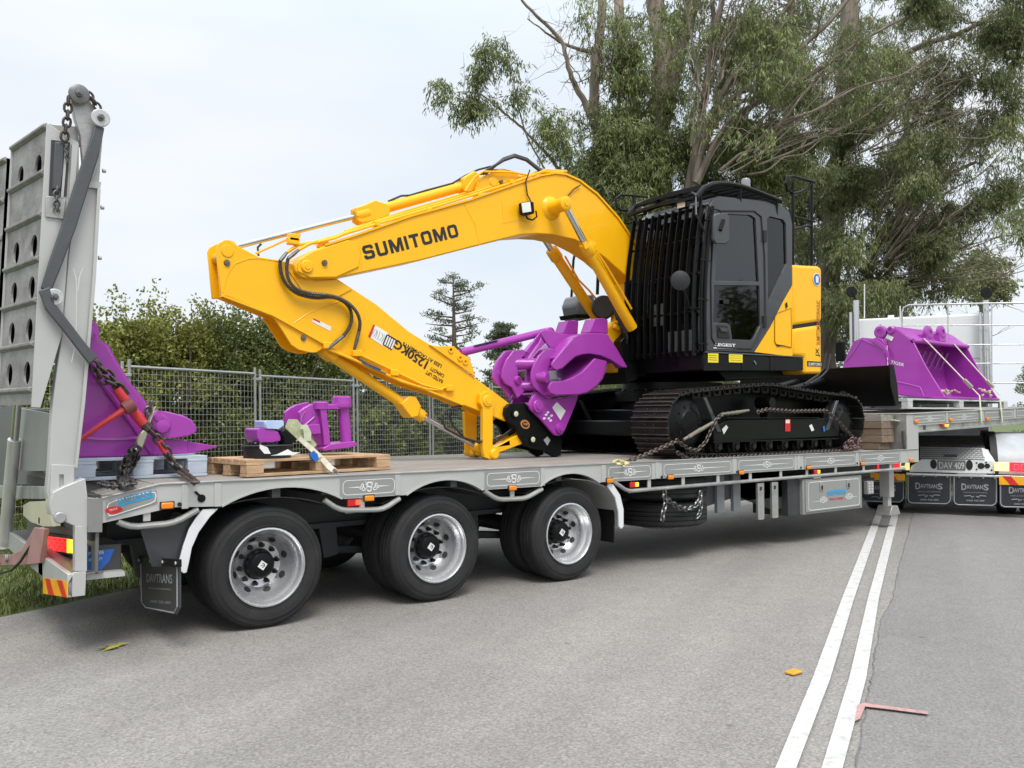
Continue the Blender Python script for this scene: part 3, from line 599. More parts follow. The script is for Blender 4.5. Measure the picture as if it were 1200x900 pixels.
# reflective chevron plate
def zy(px,py,x): return oX(px,py,x)
rp_=[zy(51,677,XB),zy(79.5,681,XB),zy(79.5,700,XB),zy(51,695.5,XB)]
g=MB(); g.prism([p+Vector((-.004,0,0)) for p in rp_],(.003,0,0)); cv=build(g,'chevron_plate',REFY,TR)
for (a,b,c_,d) in ((.10,.32,.26,.50),(.60,.82,.82,1.0)):
    tA,tB,bA,bB=[rp_[0].lerp(rp_[1],t) for t in (a,b)]+[rp_[3].lerp(rp_[2],t) for t in (c_,d)]
    g=MB(); g.prism([p+Vector((-.0055,0,0)) for p in (tA,tB,bB,bA)],(.001,0,0)); build(g,'chevron_stripe',REFR,cv)
# lamps
XL=XB+.11
def lampq(pts,m,name,x=XL,par=TR,th=.03,bev=.004): g=MB(); g.prism([zy(a,b,x) for a,b in pts],(th,0,0)); return build(g,name,m,par,bevel=bev)
lampq([(52,624),(90,630),(90,652),(52,647)],BRB,'lamp_housing',XL+.006)
tl=lampq([(55.5,628.5),(77,631),(77,647.5),(55.5,645)],ERD,'tail_lamp')
for k in range(9):
    for j in range(5):
        pass
lampq([(78,631.5),(89,633),(89,649),(78,648)],EAM,'indicator_lamp')
lampq([(83,655),(88,655.5),(88,664),(83,663.5)],RLN,'reflector')
for k in range(7):
    for j in range(4):
        p=zy(58+k*3,631.2+j*4+k*.35,XL); g=MB(); g.box(p+Vector((-.003,-.0045,-.0045)),p+Vector((.001,.0045,.0045)));
        if (k+j)%2==0: build(g,'led_dot',BRB,tl)
# ramp ram, red lit arm, cream lug at the extreme left
g=MB(); a,b=zy(12,516,XB-.05),zy(3,638,XB-.05)
rm=thing  # (keep name free)
g=MB(); g.tube([zy(17,515,XB-.02),zy(5,640,XB-.02)],.048,18); g.lathe(zy(5,640,XB-.02),Z_,[(.052,-.02),(.052,.03),(.0,.03)],18); cyl_=build(g,'ramp_ram',mat('ram_silver',(.68,.68,.68),.3,.35),TR)
g=MB(); g.tube([zy(21,470,XB-.02),zy(17,515,XB-.02)],.03,14); build(g,'ram_rod',CHR,cyl_)
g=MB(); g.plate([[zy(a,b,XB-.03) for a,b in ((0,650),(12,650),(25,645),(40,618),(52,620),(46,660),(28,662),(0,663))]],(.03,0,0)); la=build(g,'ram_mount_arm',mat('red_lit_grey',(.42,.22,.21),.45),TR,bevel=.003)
c=zy(9,654,XB-.032); g=MB(); g.lathe(c,(-1,0,0),[(.032,0),(.032,.014),(.026,.02),(0,.02)],18); build(g,'mount_pin',GAL,la)
g=MB(); g.plate([[zy(a,b,XB) for a,b in ((45,618),(49,620),(50,676),(45,672))]],(.03,0,0)); build(g,'shelf_bracket',GRY,TR,bevel=.002)
CRM=mat('cream_paint',(.62,.60,.42),.45,0,.1,5,dirt=.2,dirtcol=(.4,.38,.28))
XC=-1.2; hole=oval(zy(46,610,XC),Y_,Z_,.026,.026)
g=MB(); g.plate([[zy(a,b,XC) for a,b in ((27,592),(34,588),(52,587),(60,606),(62,617),(50,617),(36,612),(27,604))]],(.05,0,0)); lug_=build(g,'ramp_lug',CRM,TR,bevel=.003); g=MB(); g.prism([p+Vector((-.003,0,0)) for p in hole],(.001,0,0)); build(g,'lug_hole',BRB,lug_)
g=MB(); g.box((XC+.07,0,.70),(XC+.10,2.4,.98)); build(g,'rear_cross_plate',CHS,TR)
g=MB(); g.tube([zy(0,672,XB-.06),zy(14,668,XB-.07),zy(24,658,XB-.06),zy(33,644,XB-.03),zy(45,628,XB)],.010,8); build(g,'air_hose',HOS,TR)
g=MB(); g.tube([zy(-6,655,XB-.06),zy(0,672,XB-.06)],.010,8); build(g,'air_hose',HOS,TR)
# pinstripe scroll on the rear bumper
g=MB(); 
for k,(px,py,r_) in enumerate(((6,676,.02),(11,677.5,.014),(3,679,.012))):
    c=zy(px,py,XB-.002); vs=[]
    for q in range(13):
        an=2*PI*q/12
        for rr_ in (r_-.003,r_+.003): vs.append(c+Vector((0,rr_*math.cos(an),rr_*math.sin(an))))
    g.add(vs,[(2*i,2*i+1,2*i+3,2*i+2) for i in range(12)])
build(g,'pinstripe',PIN,TR)
# battery tray with blue printed carton between bumper and wheel
g=MB(); g.plate([PY([(101,673),(146,669),(147,675),(101,680)],.0)],(0,.45,0)); tray=build(g,'side_tray',GRY,TR,bevel=.002)
g=MB(); a=oY(103,640,.08); b=oY(142,670,.08); g.box((a.x,.08,b.z+.004),(b.x,.42,a.z)); bt=tag(build(g,'battery',mat('battery_case',(.05,.05,.055),.4),bevel=.006),'black battery with blue and white label on the small side tray','battery')
g=MB(); g.plate([PY([(103,646),(134,643),(128,658),(118,668),(103,668)],.078)],(0,-.002,0)); build(g,'battery_label',BLU,bt)
WO_b=WO[bt.name]
txt_px('battery_text','POWER',PIN,bt,(104,651),(122,649),(104,647),.075); txt_px('battery_text','HEAVY DUTY',PIN,bt,(104,658),(120,656.5),(104,654.5),.075)
# ================================================================ RAMP (folded up)
RA=.0
tN=oY(57,145,.02); bN=oY(39,474,.02); dY=Vector((-.10,.66,0))
def rf(u,v,off=0):      # u across 0..1 , v along 0 bottom..1 top ; off outward (towards -X)
    return bN+(tN-bN)*v+dY*u+Vector((-1,-.15,0))*off
holes=[]
rows=[(.055,0),(.185,0),(.315,0),(.445,0),(.70,0),(.86,0)]
tv=[(147,.0)]
def vy(py): # v at near edge for a photo row
    return (474-py)/(474-145)
ribs=[148,203,253,305,354,405,458]
for cyv in (437,386,336,286,190): 
    v=vy(cyv)
    for u in (.22,.72):
        c=rf(u,v); holes.append(oval(c,dY.normalized(),(tN-bN).normalized(),.060,.072,16))
g=MB(); g.plate([[rf(0,0),rf(1,0),rf(1,1),rf(0,1)]]+holes,Vector((.012,0,0))); rampo=build(g,'loading_ramp',RMP,TR)
for py in ribs:
    v=vy(py)+.0; g=MB(); a=rf(.02,v); b=rf(1,v); 
    g.prism([a+Vector((-.002,0,-.016)),a+Vector((-.024,0,.0)),a+Vector((-.024,0,.016)),a+Vector((-.002,0,.026))],b-a); build(g,'ramp_grouser',RMP,rampo,bevel=.003)
for u in (0.0,1.0):
    g=MB(); P=[rf(u,-.006),rf(u,1.0)]
    side=[rf(u,-.01,.012),rf(u,1.0,.012)]+[p+dY*u for p in PY([(92,168),(92,215),(79,300),(72,393),(47,478)],.02)]
    g.plate([side],Vector((0,-.012 if u==0 else .012,0))); build(g,'ramp_side_plate',GRY,rampo,bevel=.003)
g=MB(); g.plate([[rf(.03,.01,-.045),rf(.97,.01,-.045),rf(.97,.99,-.045),rf(.03,.99,-.045)]],Vector((.02,0,0))); build(g,'ramp_back',BRB,rampo)  # black sheet added behind the ramp holes so they look dark
# doubler plate with hole for the hanging chain and dark recess
g=MB(); hh=oval(oY(66,248,-.0),X_,Z_,.02,.024,12); g.plate([PY([(54,230),(77,232),(74,257),(53,254)],.0),hh],(0,-.008,0)); build(g,'ramp_doubler',GAL,rampo,bevel=.002)
g=MB(); g.plate([PY([(60,164),(82,167),(78,230),(57,229)],.004)],(0,-.004,0)); rc=build(g,'ramp_recess',CHS,rampo)
g=MB(); g.plate([PY([(76,169),(79,169),(74,232),(71,232)],-.002)],(0,-.01,0)); g.plate([PY([(84,169),(91,171),(88,215),(80,240)],-.0)],(0,-.012,0)); build(g,'ramp_channel',GRY,rampo)
# second ramp beyond
dd=dY*1.9
for nm in (0,):
    g=MB(); q0,q1=rf(1,0)+Y_*.28,rf(1,1)+Y_*.28; g.plate([[q0,q0+dY,q1+dY,q1]],Vector((.02,0,0))); r2=build(g,'loading_ramp',RMP,TR)
    g=MB(); g.plate([[q0,q1,q1+Vector((.28,0,-.1)),q0+Vector((.05,0,0))]],(0,.012,0)); build(g,'ramp_side_plate',DGR,r2)
    for py in ribs:
        v=vy(py); a=q0.lerp(q1,v); g=MB(); g.prism([a+Vector((-.002,0,-.016)),a+Vector((-.024,0,.0)),a+Vector((-.024,0,.016)),a+Vector((-.002,0,.026))],dY); build(g,'ramp_grouser',RMP,r2,bevel=.003)
# main upright beam of the ramp (box section) seen right of it
g=MB(); g.plate([PY([(103,174),(119,176),(116,220),(108,330),(96,470),(88,545),(87,600),(84,588),(57,588),(55,575),(58,545),(62,470),(72,393),(80,300),(90,215)],.03)],(0,.10,0)); up=build(g,'ramp_beam',GRY,TR,bevel=.006)
g=MB(); g.plate([PY([(113,222),(117,222),(111,330),(99,470),(90,548),(86,548),(95,470),(107,330)],.028)],(0,-.03,0)); build(g,'beam_flange',GRY,up,bevel=.003)
g=MB(); g.plate([PY([(100,212),(118,214),(116.5,222),(99,220)],.028)],(0,-.02,0)); build(g,'beam_collar',GRY,up,bevel=.002)
g=MB(); g.plate([PY([(60,544),(87,545),(84,588),(57,590)],.028),PY([(69,556),(74,556),(74,578),(69,578)],.028)],(0,-.018,0)); build(g,'beam_foot_plate',GRY,up,bevel=.003)
for px,py in ((120,200),(118,243),(115,302)):
    p=oY(px,py,.03); g=MB(); g.lathe(p,X_,[(.014,0),(.012,.02),(0,.022)],8); build(g,'beam_bolt',GAL,up)
# white chalk curve marks on beam
g=MB(); 
g.tube([oY(a,b,-.006) for a,b in ((86,315),(89,325),(90,340),(89,400),(84,424))],.002,4); g.tube([oY(a,b,-.006) for a,b in ((97,314),(93,325),(91.5,340))],.002,4); build(g,'chalk_mark',PIN,up)
# lower dark cover behind beam
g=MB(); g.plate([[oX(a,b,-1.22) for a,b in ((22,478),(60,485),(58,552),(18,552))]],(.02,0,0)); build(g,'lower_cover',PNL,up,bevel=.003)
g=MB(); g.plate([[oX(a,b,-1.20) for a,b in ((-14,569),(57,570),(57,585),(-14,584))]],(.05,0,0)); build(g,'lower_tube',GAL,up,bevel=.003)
g=MB(); g.plate([[oX(a,b,-1.12) for a,b in ((-30,470),(62,482),(60,568),(-30,568))]],(.02,0,0)); build(g,'lower_cover',mat('shadowed_cover',(.12,.12,.12),.5,.2),up,bevel=.003)  # wider cover plate in plain dark grey
# top arm with pulleys, strap
g=MB(); g.plate([PY([(82,116),(86,104),(97,101),(105,108),(107,120),(112,128),(122,140),(119,178),(112,205),(104,215),(97,190),(94,158),(88,140)],.0)],(0,.05,0)); ta=build(g,'ramp_top_arm',GAL,TR,bevel=.005)
g=MB(); g.plate([PY([(60,145),(90,148),(94,172),(84,168),(62,163)],.06)],(0,.03,0)); build(g,'top_cross_plate',GAL,TR,bevel=.004)
for (px,py,r_,y) in ((93,110,.060,-.045),(118,138,.055,-.06),(64,348,.050,-.06)):
    c=oY(px,py,y); g=MB(); g.lathe(c,(0,-1,0),[(.02,-.07),(.02,-.012),(r_,-.012),(r_,0),(r_*.9,.004),(.018,.004),(0,.004)],28); pu=build(g,'pulley_washer',mat('washer_pale',(.50,.51,.51),.4,.2,.2,20) if py==138 else (MT['washer_pale'] if py>120 else mat('pulley_grey',(.17,.17,.17),.4,.5,.2,20)),ta if py<200 else rampo)
    g=MB(); g.lathe(c,(0,-1,0),[(.022,.004),(.022,.016),(.012,.018),(.012,.035),(0,.036)],6); build(g,'pulley_nut',CHG,ta if py<200 else rampo)
g=MB(); g.slab([oY(a,b,-.035) for a,b in ((118,148),(112,170),(103,200),(86,246),(72,285),(55,338),(53,350),(58,358),(72,372),(92,398),(109,422))],.05,.075,(0,1,0))
# strap as a flat sleeve: width seen from the side
SLP=[(118,150),(110,180),(97,218),(82,262),(66,310),(55,338)]
def band(pts,wpx,y,th,name,m,par):
    g=MB(); L_=[];Q=[]
    for i,(a,b) in enumerate(pts):
        a0,b0=pts[max(0,i-1)]; a1,b1=pts[min(len(pts)-1,i+1)]; dx,dy=a1-a0,b1-b0; l=math.hypot(dx,dy); nx,ny=-dy/l,dx/l
        wv=wpx[i] if isinstance(wpx,(list,tuple)) else wpx
        L_.append((a+nx*wv/2,b+ny*wv/2)); Q.append((a-nx*wv/2,b-ny*wv/2))
    g.plate([PY(L_+Q[::-1],y)],(0,th,0)); return build(g,name,m,par,bevel=.008)
band([(117,148),(109,180),(97,214),(82,262),(66,306),(54,340)],[12,15,17,17,16,13],-.05,.03,'lifting_sleeve',SLV,ta)
band([(52,338),(60,360),(80,385),(96,406),(110,423)],[14,13,12,12,13],-.065,.03,'lifting_sleeve',SLV,ta)
band([(70,166),(69,190),(66,222)],[11,12,10],-.02,.03,'hanging_sleeve',SLV,rampo)
g=MB(); g.chain([oY(a,b,-.035) for a,b in ((80,118),(79,140),(77,150),(75,165))],.062,.04,.008); build(g,'ramp_chain',CHN,ta)
g=MB(); g.chain([oY(a,b,-.035) for a,b in ((105,112),(112,122),(116,128))],.05,.036,.008); build(g,'ramp_chain',CHN,ta)
g=MB(); g.chain([oY(a,b,-.04) for a,b in ((67,222),(66,235),(67,246))],.04,.03,.007); build(g,'ramp_chain',CHG,rampo)
g=MB(); g.chain([oY(a,b,-.03) for a,b in ((78,172),(79,190))],.03,.022,.004); build(g,'ramp_chain',CHG,rampo)
# ================================================================ EXCAVATOR
EX=thing('excavator','yellow tracked excavator with black caged cab facing the rear of the trailer','excavator',(5.6,1.25,1.03))
def T(pts,y,th,name,m,parent=EX,bevel=.004): return traced(pts,y,th,name,m,parent,bevel)
LOOP=[(801,536),(788,526),(782,511),(781,493),(785,475),(793,463),(804,457.5),(830,454.5),(868,450.5),(905,447.5),(940,454.5),(975,459.5),(1001,462),(1010,471),(1014.5,488),(1013,507),(1007,520),(998,526)]
L3=PY(LOOP,.03); L3[0].z=1.035; L3[-1].z=1.035
bot_=[L3[-1].lerp(L3[0],k/10) for k in range(1,10)]
loop=[(p.x,p.z) for p in L3]
# resample to equal steps
def resample(P,n):
    seg=[math.dist(P[i],P[(i+1)%len(P)]) for i in range(len(P))]; tot=sum(seg); out_=[]; i=0; acc=0
    for k in range(n):
        d=tot*k/n
        while acc+seg[i]<d: acc+=seg[i]; i+=1
        t=(d-acc)/seg[i]; a,b=P[i],P[(i+1)%len(P)]; out_.append((a[0]+(b[0]-a[0])*t,a[1]+(b[1]-a[1])*t))
    return out_,tot
# smooth loop a bit (Chaikin)
def chaikin(P): return [q for i in range(len(P)) for q in ((P[i][0]*.75+P[(i+1)%len(P)][0]*.25,P[i][1]*.75+P[(i+1)%len(P)][1]*.25),(P[i][0]*.25+P[(i+1)%len(P)][0]*.75,P[i][1]*.25+P[(i+1)%len(P)][1]*.75))]
loop2=chaikin(chaikin(loop)); _,per=resample(loop2,10); NP=int(per/.172); ring_,per=resample(loop2,NP); pitch=per/NP
def padmesh():
    g=MB(); w_=.5; l=pitch*.90
    g.box((-l/2,0,-.034),(l/2,w_,-.022))
    for x in (-l/2+.008,-.002,l/2-.014): g.box((x-.006,0.002,-.024),(x+.006,w_-.002,0 if x!=-.002 else -.004))
    for x in (-.03,.03):
        for y in (.19,.31): g.lathe((x,y,-.022),(0,0,1),[(.010,0),(.009,.008),(0,.009)],6)
    return mesh_from(g,'track_pad')
PM=padmesh(); PM.materials.append(PAD); PM.materials.append(TRK)
for f_ in list(PM.polygons)[:6]: f_.material_index=1
cx_=sum(p[0] for p in ring_)/NP; cz_=sum(p[1] for p in ring_)/NP
def track(y0):
    c=thing('track_base','x','x',(cx_,y0+.25,1.03)); 
    del c['label']; del c['category']; c.name='crawler_track'; WO[c.name]=Vector((cx_,y0+.25,1.03)); c.parent=EX; c.location=WO[c.name]-WO[EX.name]
    for i,(x,z) in enumerate(ring_):
        x1,z1=ring_[(i+1)%NP]; x0,z0=ring_[i-1]; t=Vector((x1-x0,0,z1-z0)).normalized(); nrm=Vector((-t.z,0,t.x))
        if nrm.dot(Vector((x-cx_,0,z-cz_)))<0: nrm=-nrm
        yv=Vector((0,1,0)); xv=yv.cross(nrm)
        o=bpy.data.objects.new('track_pad',PM); COL.objects.link(o); o.parent=c
        M=Matrix(((xv.x,0,nrm.x,0),(0,1,0,0),(xv.z,0,nrm.z,0),(0,0,0,1))); o.rotation_euler=M.to_euler(); o.location=Vector((x,y0,z))-WO[c.name]; WO[o.name]=Vector((x,y0,z))
    # link chain inside
    g=MB()
    for i,(x,z) in enumerate(ring_):
        x1,z1=ring_[(i+1)%NP]; x0,z0=ring_[i-1]; t=Vector((x1-x0,0,z1-z0)).normalized(); nrm=Vector((-t.z,0,t.x))
        if nrm.dot(Vector((x-cx_,0,z-cz_)))<0: nrm=-nrm
        for yy in (y0+.16,y0+.30):
            c0=Vector((x,yy,z))-nrm*.034; g.prism([c0-t*.08,c0+t*.08,c0+t*.06-nrm*.07,c0-t*.06-nrm*.07],(0,.03,0))
        g.cyl(Vector((x,y0+.13,z))-nrm*.07,Vector((x,y0+.36,z))-nrm*.07,.018,8)
    build(g,'track_links',TRK,c)
    g=MB(); g.plate([[(cx_+(x-cx_)*.90,y0+.37,cz_+(z-cz_)*.80) for x,z in ring_[::2]]],(0,.02,0)); build(g,'inner_guard',BLK,c)  # black plate added to fill the open track interior with dark
    # frame, idler, sprocket, rollers
    xs=[p[0] for p in ring_]; xa,xb=min(xs),max(xs)
    g=MB(); zf0,zf1=1.20,1.44
    g.plate([[(xa+.75,y0+.02,1.19),(xb-.55,y0+.02,1.22),(xb-.55,y0+.02,1.45),(xa+1.0,y0+.02,1.43),(xa+.75,y0+.02,1.35)]],(0,.40,0)); fr_=build(g,'track_frame',BLK,c,bevel=.012)
    g=MB(); g.box((xa+.95,y0+.008,1.445),(xb-1.0,y0+.03,1.455)); g.box((xa+.72,y0+.004,1.19),(xb-.6,y0+.03,1.205)); build(g,'frame_flange',BLK,c)
    for xw,zz,rr,nm in ((xa+.40,1.40,.30,'sprocket'),(xb-.40,1.40,.30,'idler_wheel')):
        g=MB(); g.lathe((xw,y0+.06,zz),(0,1,0),[(0,-.02),(.12,-.02),(.14,.0),(.20,.02),(rr-.04,.04),(rr,.08),(rr,.26),(rr-.05,.3),(0,.3)],28); o=build(g,nm,BLK,c)
        for k in range(10):
            a=k*PI/5; g=MB(); g.lathe((xw+.165*math.cos(a),y0+.07,zz+.165*math.sin(a)),(0,-1,0),[(.014,0),(.012,.014),(0,.015)],6); build(g,'wheel_bolt',TRK,o)
    # V-shaped guide plates near the ends
    for xw,d in ((xa+.62,1),(xb-.62,-1)):
        g=MB(); g.prism([(xw-.05*d,y0+.005,1.66),(xw,y0+.005,1.66),(xw+.24*d,y0+.005,1.30),(xw+.17*d,y0+.005,1.30)],(0,.04,0)); build(g,'guide_brace',DGR,c,bevel=.006)
    nr=8
    for k in range(nr):
        x=xa+.85+k*(xb-xa-1.6)/(nr-1); g=MB(); g.lathe((x,y0+.07,1.135),(0,1,0),[(0,0),(.045,0),(.05,.01),(.085,.02),(.085,.07),(.07,.075),(.07,.28),(.085,.285),(.085,.33),(0,.34)],16); o=build(g,'track_roller',BLK,c)
        g=MB(); g.box((x-.06,y0+.04,1.12),(x+.06,y0+.07,1.20)); g.lathe((x,y0+.04,1.135),(0,-1,0),[(.035,0),(.03,.018),(0,.02)],10); build(g,'roller_cap',TRK,o)
    for x in (xa+1.55,):
        g=MB(); g.lathe((x+.28,y0+.06,1.62),(0,1,0),[(0,0),(.06,0),(.065,.02),(.065,.2),(0,.2)],16); g.box((x+.24,y0+.1,1.43),(x+.32,y0+.2,1.6)); build(g,'carrier_roller',BLK,c)
    return c,fr_
tc1,fr1=track(.03); tc2,fr2=track(1.93)
def on(plane_y,a,b): return oY(a,b,plane_y)
# stickers on the frame
for pts,m in (([(846,503),(851,498),(853,501),(848,509)],CLN),([(920,491),(926,491),(926,505.5),(920,505.5)],DRD),([(948,499),(951,497),(954,504),(951,505.5)],CLN),([(964,500),(966,499),(967,505),(965,506)],BLU)):
    g=MB(); g.plate([PY(pts,.046)],(0,-.003,0)); build(g,'frame_sticker',m,fr1)
g=MB(); g.plate([PY([(920.7,492),(925.3,492),(925.3,496),(920.7,496)],.042)],(0,-.002,0)); build(g,'frame_sticker',PAP,fr1)
# centre frame and swing bearing
g=MB(); g.box((4.9,.43,1.28),(6.6,2.05,1.55)); g.box((4.5,.3,1.25),(5.0,2.2,1.42)); g.box((6.5,.3,1.25),(7.0,2.2,1.42)); build(g,'undercarriage_frame',BLK,EX,bevel=.02)
g=MB(); g.lathe((5.55,1.25,1.5),(0,0,1),[(0,0),(.62,0),(.62,.12),(.68,.14),(.68,.26),(.60,.28),(.60,.36),(0,.36)],40); build(g,'swing_bearing',BLK,EX)
for k in range(24):
    a=k*PI/12; g=MB(); g.cyl((5.55+.65*math.cos(a),1.25+.65*math.sin(a),1.76),(5.55+.65*math.cos(a),1.25+.65*math.sin(a),1.785),.014,6)
    if k>9: build(g,'bearing_bolt',TRK,EX)
# house platform
g=MB(); g.plate([PY([(824,412.5),(942,418.5),(942,434),(824,434.5)],.15)],(0,1.0,0)); sk_=build(g,'house_skirt',BLK,EX,bevel=.02)
g=MB(); q_=PY([(824,412.5),(942,418.5),(942,434),(824,434.5)],.15); q_[0].x+=.35; q_[3].x+=.35; g.plate([[Vector((p.x,1.155,p.z-.003)) for p in q_]],(0,1.24,0)); build(g,'house_skirt',BLK,EX,bevel=.02)
g=MB(); g.plate([PY([(840,433),(938,434),(925,444),(850,446)],.45)],(0,1.5,0)); build(g,'belly_frame',BLK,EX,bevel=.01)
for a,b in (((824,412.5),(942,418.5)),):
    g=MB(); g.tube([oY(*a,.145),oY(*b,.145)],.008,6); build(g,'skirt_trim',DGR,EX)
for x in (870,903,): 
    g=MB(); a,b=oY(x,417,.146),oY(x,434,.146); g.box((a.x-.004,.142,b.z),(a.x+.004,.15,a.z)); build(g,'skirt_seam',BRB,sk_)
for i in range(5):
    xf_=oY(824,420,.15).x; g=MB(); a,b=oX(779,421+i*1.9,xf_),oX(795,421+i*1.9,xf_); g.box((xf_-.012,b.y,a.z-.006),(xf_,a.y,a.z)); build(g,'vent_slat',BLK,sk_)
for q in ([(829.5,414),(841.5,414.3),(841.5,425),(829.5,424.7)],[(854,414.5),(870,415),(870,425),(854,424.5)]):
    g=MB(); g.plate([PY(q,.146)],(0,-.004,0)); o=build(g,'warning_decal',YDC,sk_); (x0,y0),(x1,y1)=q[0],q[2]
    for k in range(3):
        yy=y0+2+k*2.6; g=MB(); a=oY(x0+1.5,yy,.141); b=oY(x1-1.5,yy+1.1,.141); g.box((a.x,.1405,b.z),(b.x,.1415,a.z)); build(g,'decal_print',TXB,o)
g=MB(); g.tube([oY(884,423,.143),oY(886,427,.143)],.008,5); build(g,'keyhole',GAL,sk_)
# ---- counterweight and side panels
def cwbox(pts,y0,y1,name,bev=.05):
    g=MB(); P=PY(pts,.15); g.plate([[Vector((p.x,y0,p.z)) for p in P]],(0,y1-y0,0)); return build(g,name,YEL,EX,bevel=bev,segs=4)
cw=cwbox([(929,310),(959,311.5),(963.5,316),(963.5,377),(929.3,382)],.15,2.35,'counterweight_top')
cw2=cwbox([(929.3,384),(963.5,379),(964.5,438),(942,438),(942,418.5),(929.3,418)],.15,2.35,'counterweight')
T([(928,336),(928.8,418),(884.5,412.5),(891,402),(903,383),(918,353)],.15,.06,'engine_side_panel',YEL,EX,.006)
T([(908,372),(911,367),(927,361),(927.5,407),(909.5,403.5),(908,400)],.148,-.004,'access_door',YEL,EX,.003)
g=MB(); P=PY([(908,372),(911,367),(927,361),(927.5,407),(909.5,403.5),(908,400)],.143); g.tube(P+[P[0]],.005,5); build(g,'door_seam',mat('seam_shadow',(.25,.12,.005),.6),EX)  # door joint drawn as a darker yellow line
T([(920,356),(922,354),(923,359),(921,362)],.146,-.004,'door_latch',BRB,EX,0)
g=MB(); g.plate([PY([(910,403.5),(921,405),(910.5,406)],.142)],(0,-.002,0)); build(g,'door_slot',BRB,EX)
c=oY(957,327.5,.146); 
g=MB(); g.lathe(c,(0,-1,0),[(.078,0),(.078,.003),(0,.003)],24); o=build(g,'round_decal',PIN,cw)
g=MB(); g.lathe(c+Vector((0,-.0035,0)),(0,-1,0),[(.068,0),(.068,.002),(0,.002)],24); build(g,'decal_disc',BLU,o)
g=MB(); q=c+Vector((0,-.007,0)); g.plate([[q+Vector((x,0,z)) for x,z in ((-.03,-.01),(-.025,-.04),(.025,-.04),(.03,-.01),(.03,.03),(.0,.045),(-.03,.03))]],(0,-.001,0)); build(g,'decal_print',PIN,o)
T([(946,423),(963.5,424),(963.5,429.5),(946,429)],.147,-.003,'name_plate',TXB,cw2,0); txt_px('name_text','SUMITOMO',PIN,cw2,(947.5,428.3),(962.5,428.8),(947.5,424.8),.1425,.01)
g=MB(); P_=PY([(929.3,381),(962.5,376),(962.5,381),(929.3,386)],.15); g.plate([[Vector((p.x,.165,p.z)) for p in P_]],(0,2.1,0)); build(g,'seam_filler',BRB,EX)
# vertical lettering on the counterweight
A=oY(957,408,.147); B=oY(957,352,.147)
def vtext(s,pa,pb,wpx,parent,m=TXO):
    A=oY(*pa,.1465); B=oY(*pb,.1465); H=oY(pa[0]-wpx,pa[1],.1465); text('vertical_lettering',s,m,parent,A,B-A,H-A,(B-A).length,(H-A).length,.01)
vtext('SUMITOMO',(961,404),(961,378),4,cw2); vtext('HYDRAULIC',(961,377),(961,352),4,cw); vtext('JX',(961,418),(961,408),5,cw2,TXB)
# engine hood and house behind cab
g=MB(); a=oY(929,312,.15); b=oY(748,414,.15)
HX0,HX1=a.x,oY(963,316,.15).x; ZH=oY(940,311,.15).z
g=MB(); g.box((5.9,1.12,1.95),(HX0-.01,2.33,ZH-.12)); build(g,'engine_hood',DGR,EX,bevel=.04)
g=MB(); g.box((5.7,1.75,1.92),(6.3,2.33,2.62)); build(g,'fuel_tank',DGR,EX,bevel=.05)
g=MB(); g.box((4.95,1.12,1.92),(5.9,1.72,2.25)); build(g,'valve_cover',BLK,EX,bevel=.02)
c=oY(706,356,1.62); g=MB(); g.cyl(c+Vector((-.10,-.12,-.06)),c+Vector((.22,.22,-.02)),.14,24); build(g,'air_cleaner',mat('grey_drum',(.018,.017,.016),.4),EX,bevel=.02)
T([(676,357),(680,346),(697,345),(700,372),(680,376)],2.0,.3,'right_cover',mat('light_cover',(.13,.14,.15),.35),EX,.03)
T([(674,368),(694,368),(694,373),(676,373)],1.85,.3,'grey_step',BLK,EX,.006)
g=MB(); g.tube([oY(668,378,2.25),oY(672,305,2.25),oY(674,296,2.25)],.016,8); build(g,'mirror_pole',BLK,EX)
g=MB(); g.tube([oY(701,318,1.8),oY(700,345,1.8)],.02,8); build(g,'grab_rail',BLK,EX)
# hoses around the boom foot
for k in range(5):
    a=oY(722+k*3,352+k*5,1.14-.02*k); b=oY(742,372+k*9,1.12); g=MB(); g.tube([a,a+Vector((-.06,-.03,-.08)),a+Vector((-.03,-.04,-.22)),b+Vector((-.12,0,-.05)),b],.018,8); build(g,'boom_foot_hose',HOS,EX)
for (px,py) in ((724,366),(727,376),(722,382),(733,380)):
    c=oY(px,py,1.13); g=MB(); g.cyl(c+Vector((-.03,0,0)),c+Vector((.05,0,-.03)),.03,8); build(g,'hose_fitting',YEL,EX,bevel=.006)
T([(709,388),(722,376),(738,392),(742,440),(722,436),(712,410)],1.16,.3,'boom_foot_cover',YEL,EX,.02)
T([(727,400),(746,380),(748,445),(735,450)],1.05,.5,'boom_foot_bracket',BLK,EX,.01)
T([(735,330),(747,326),(748,432),(737,432)],1.13,.05,'boom_side_frame',BLK,EX,.006)
# ---- CAB
CB=thing('cab','x','x',(5.8,.65,1.95)); del CB['label']; del CB['category']; CB.parent=EX; CB.location=WO[CB.name]-WO[EX.name]
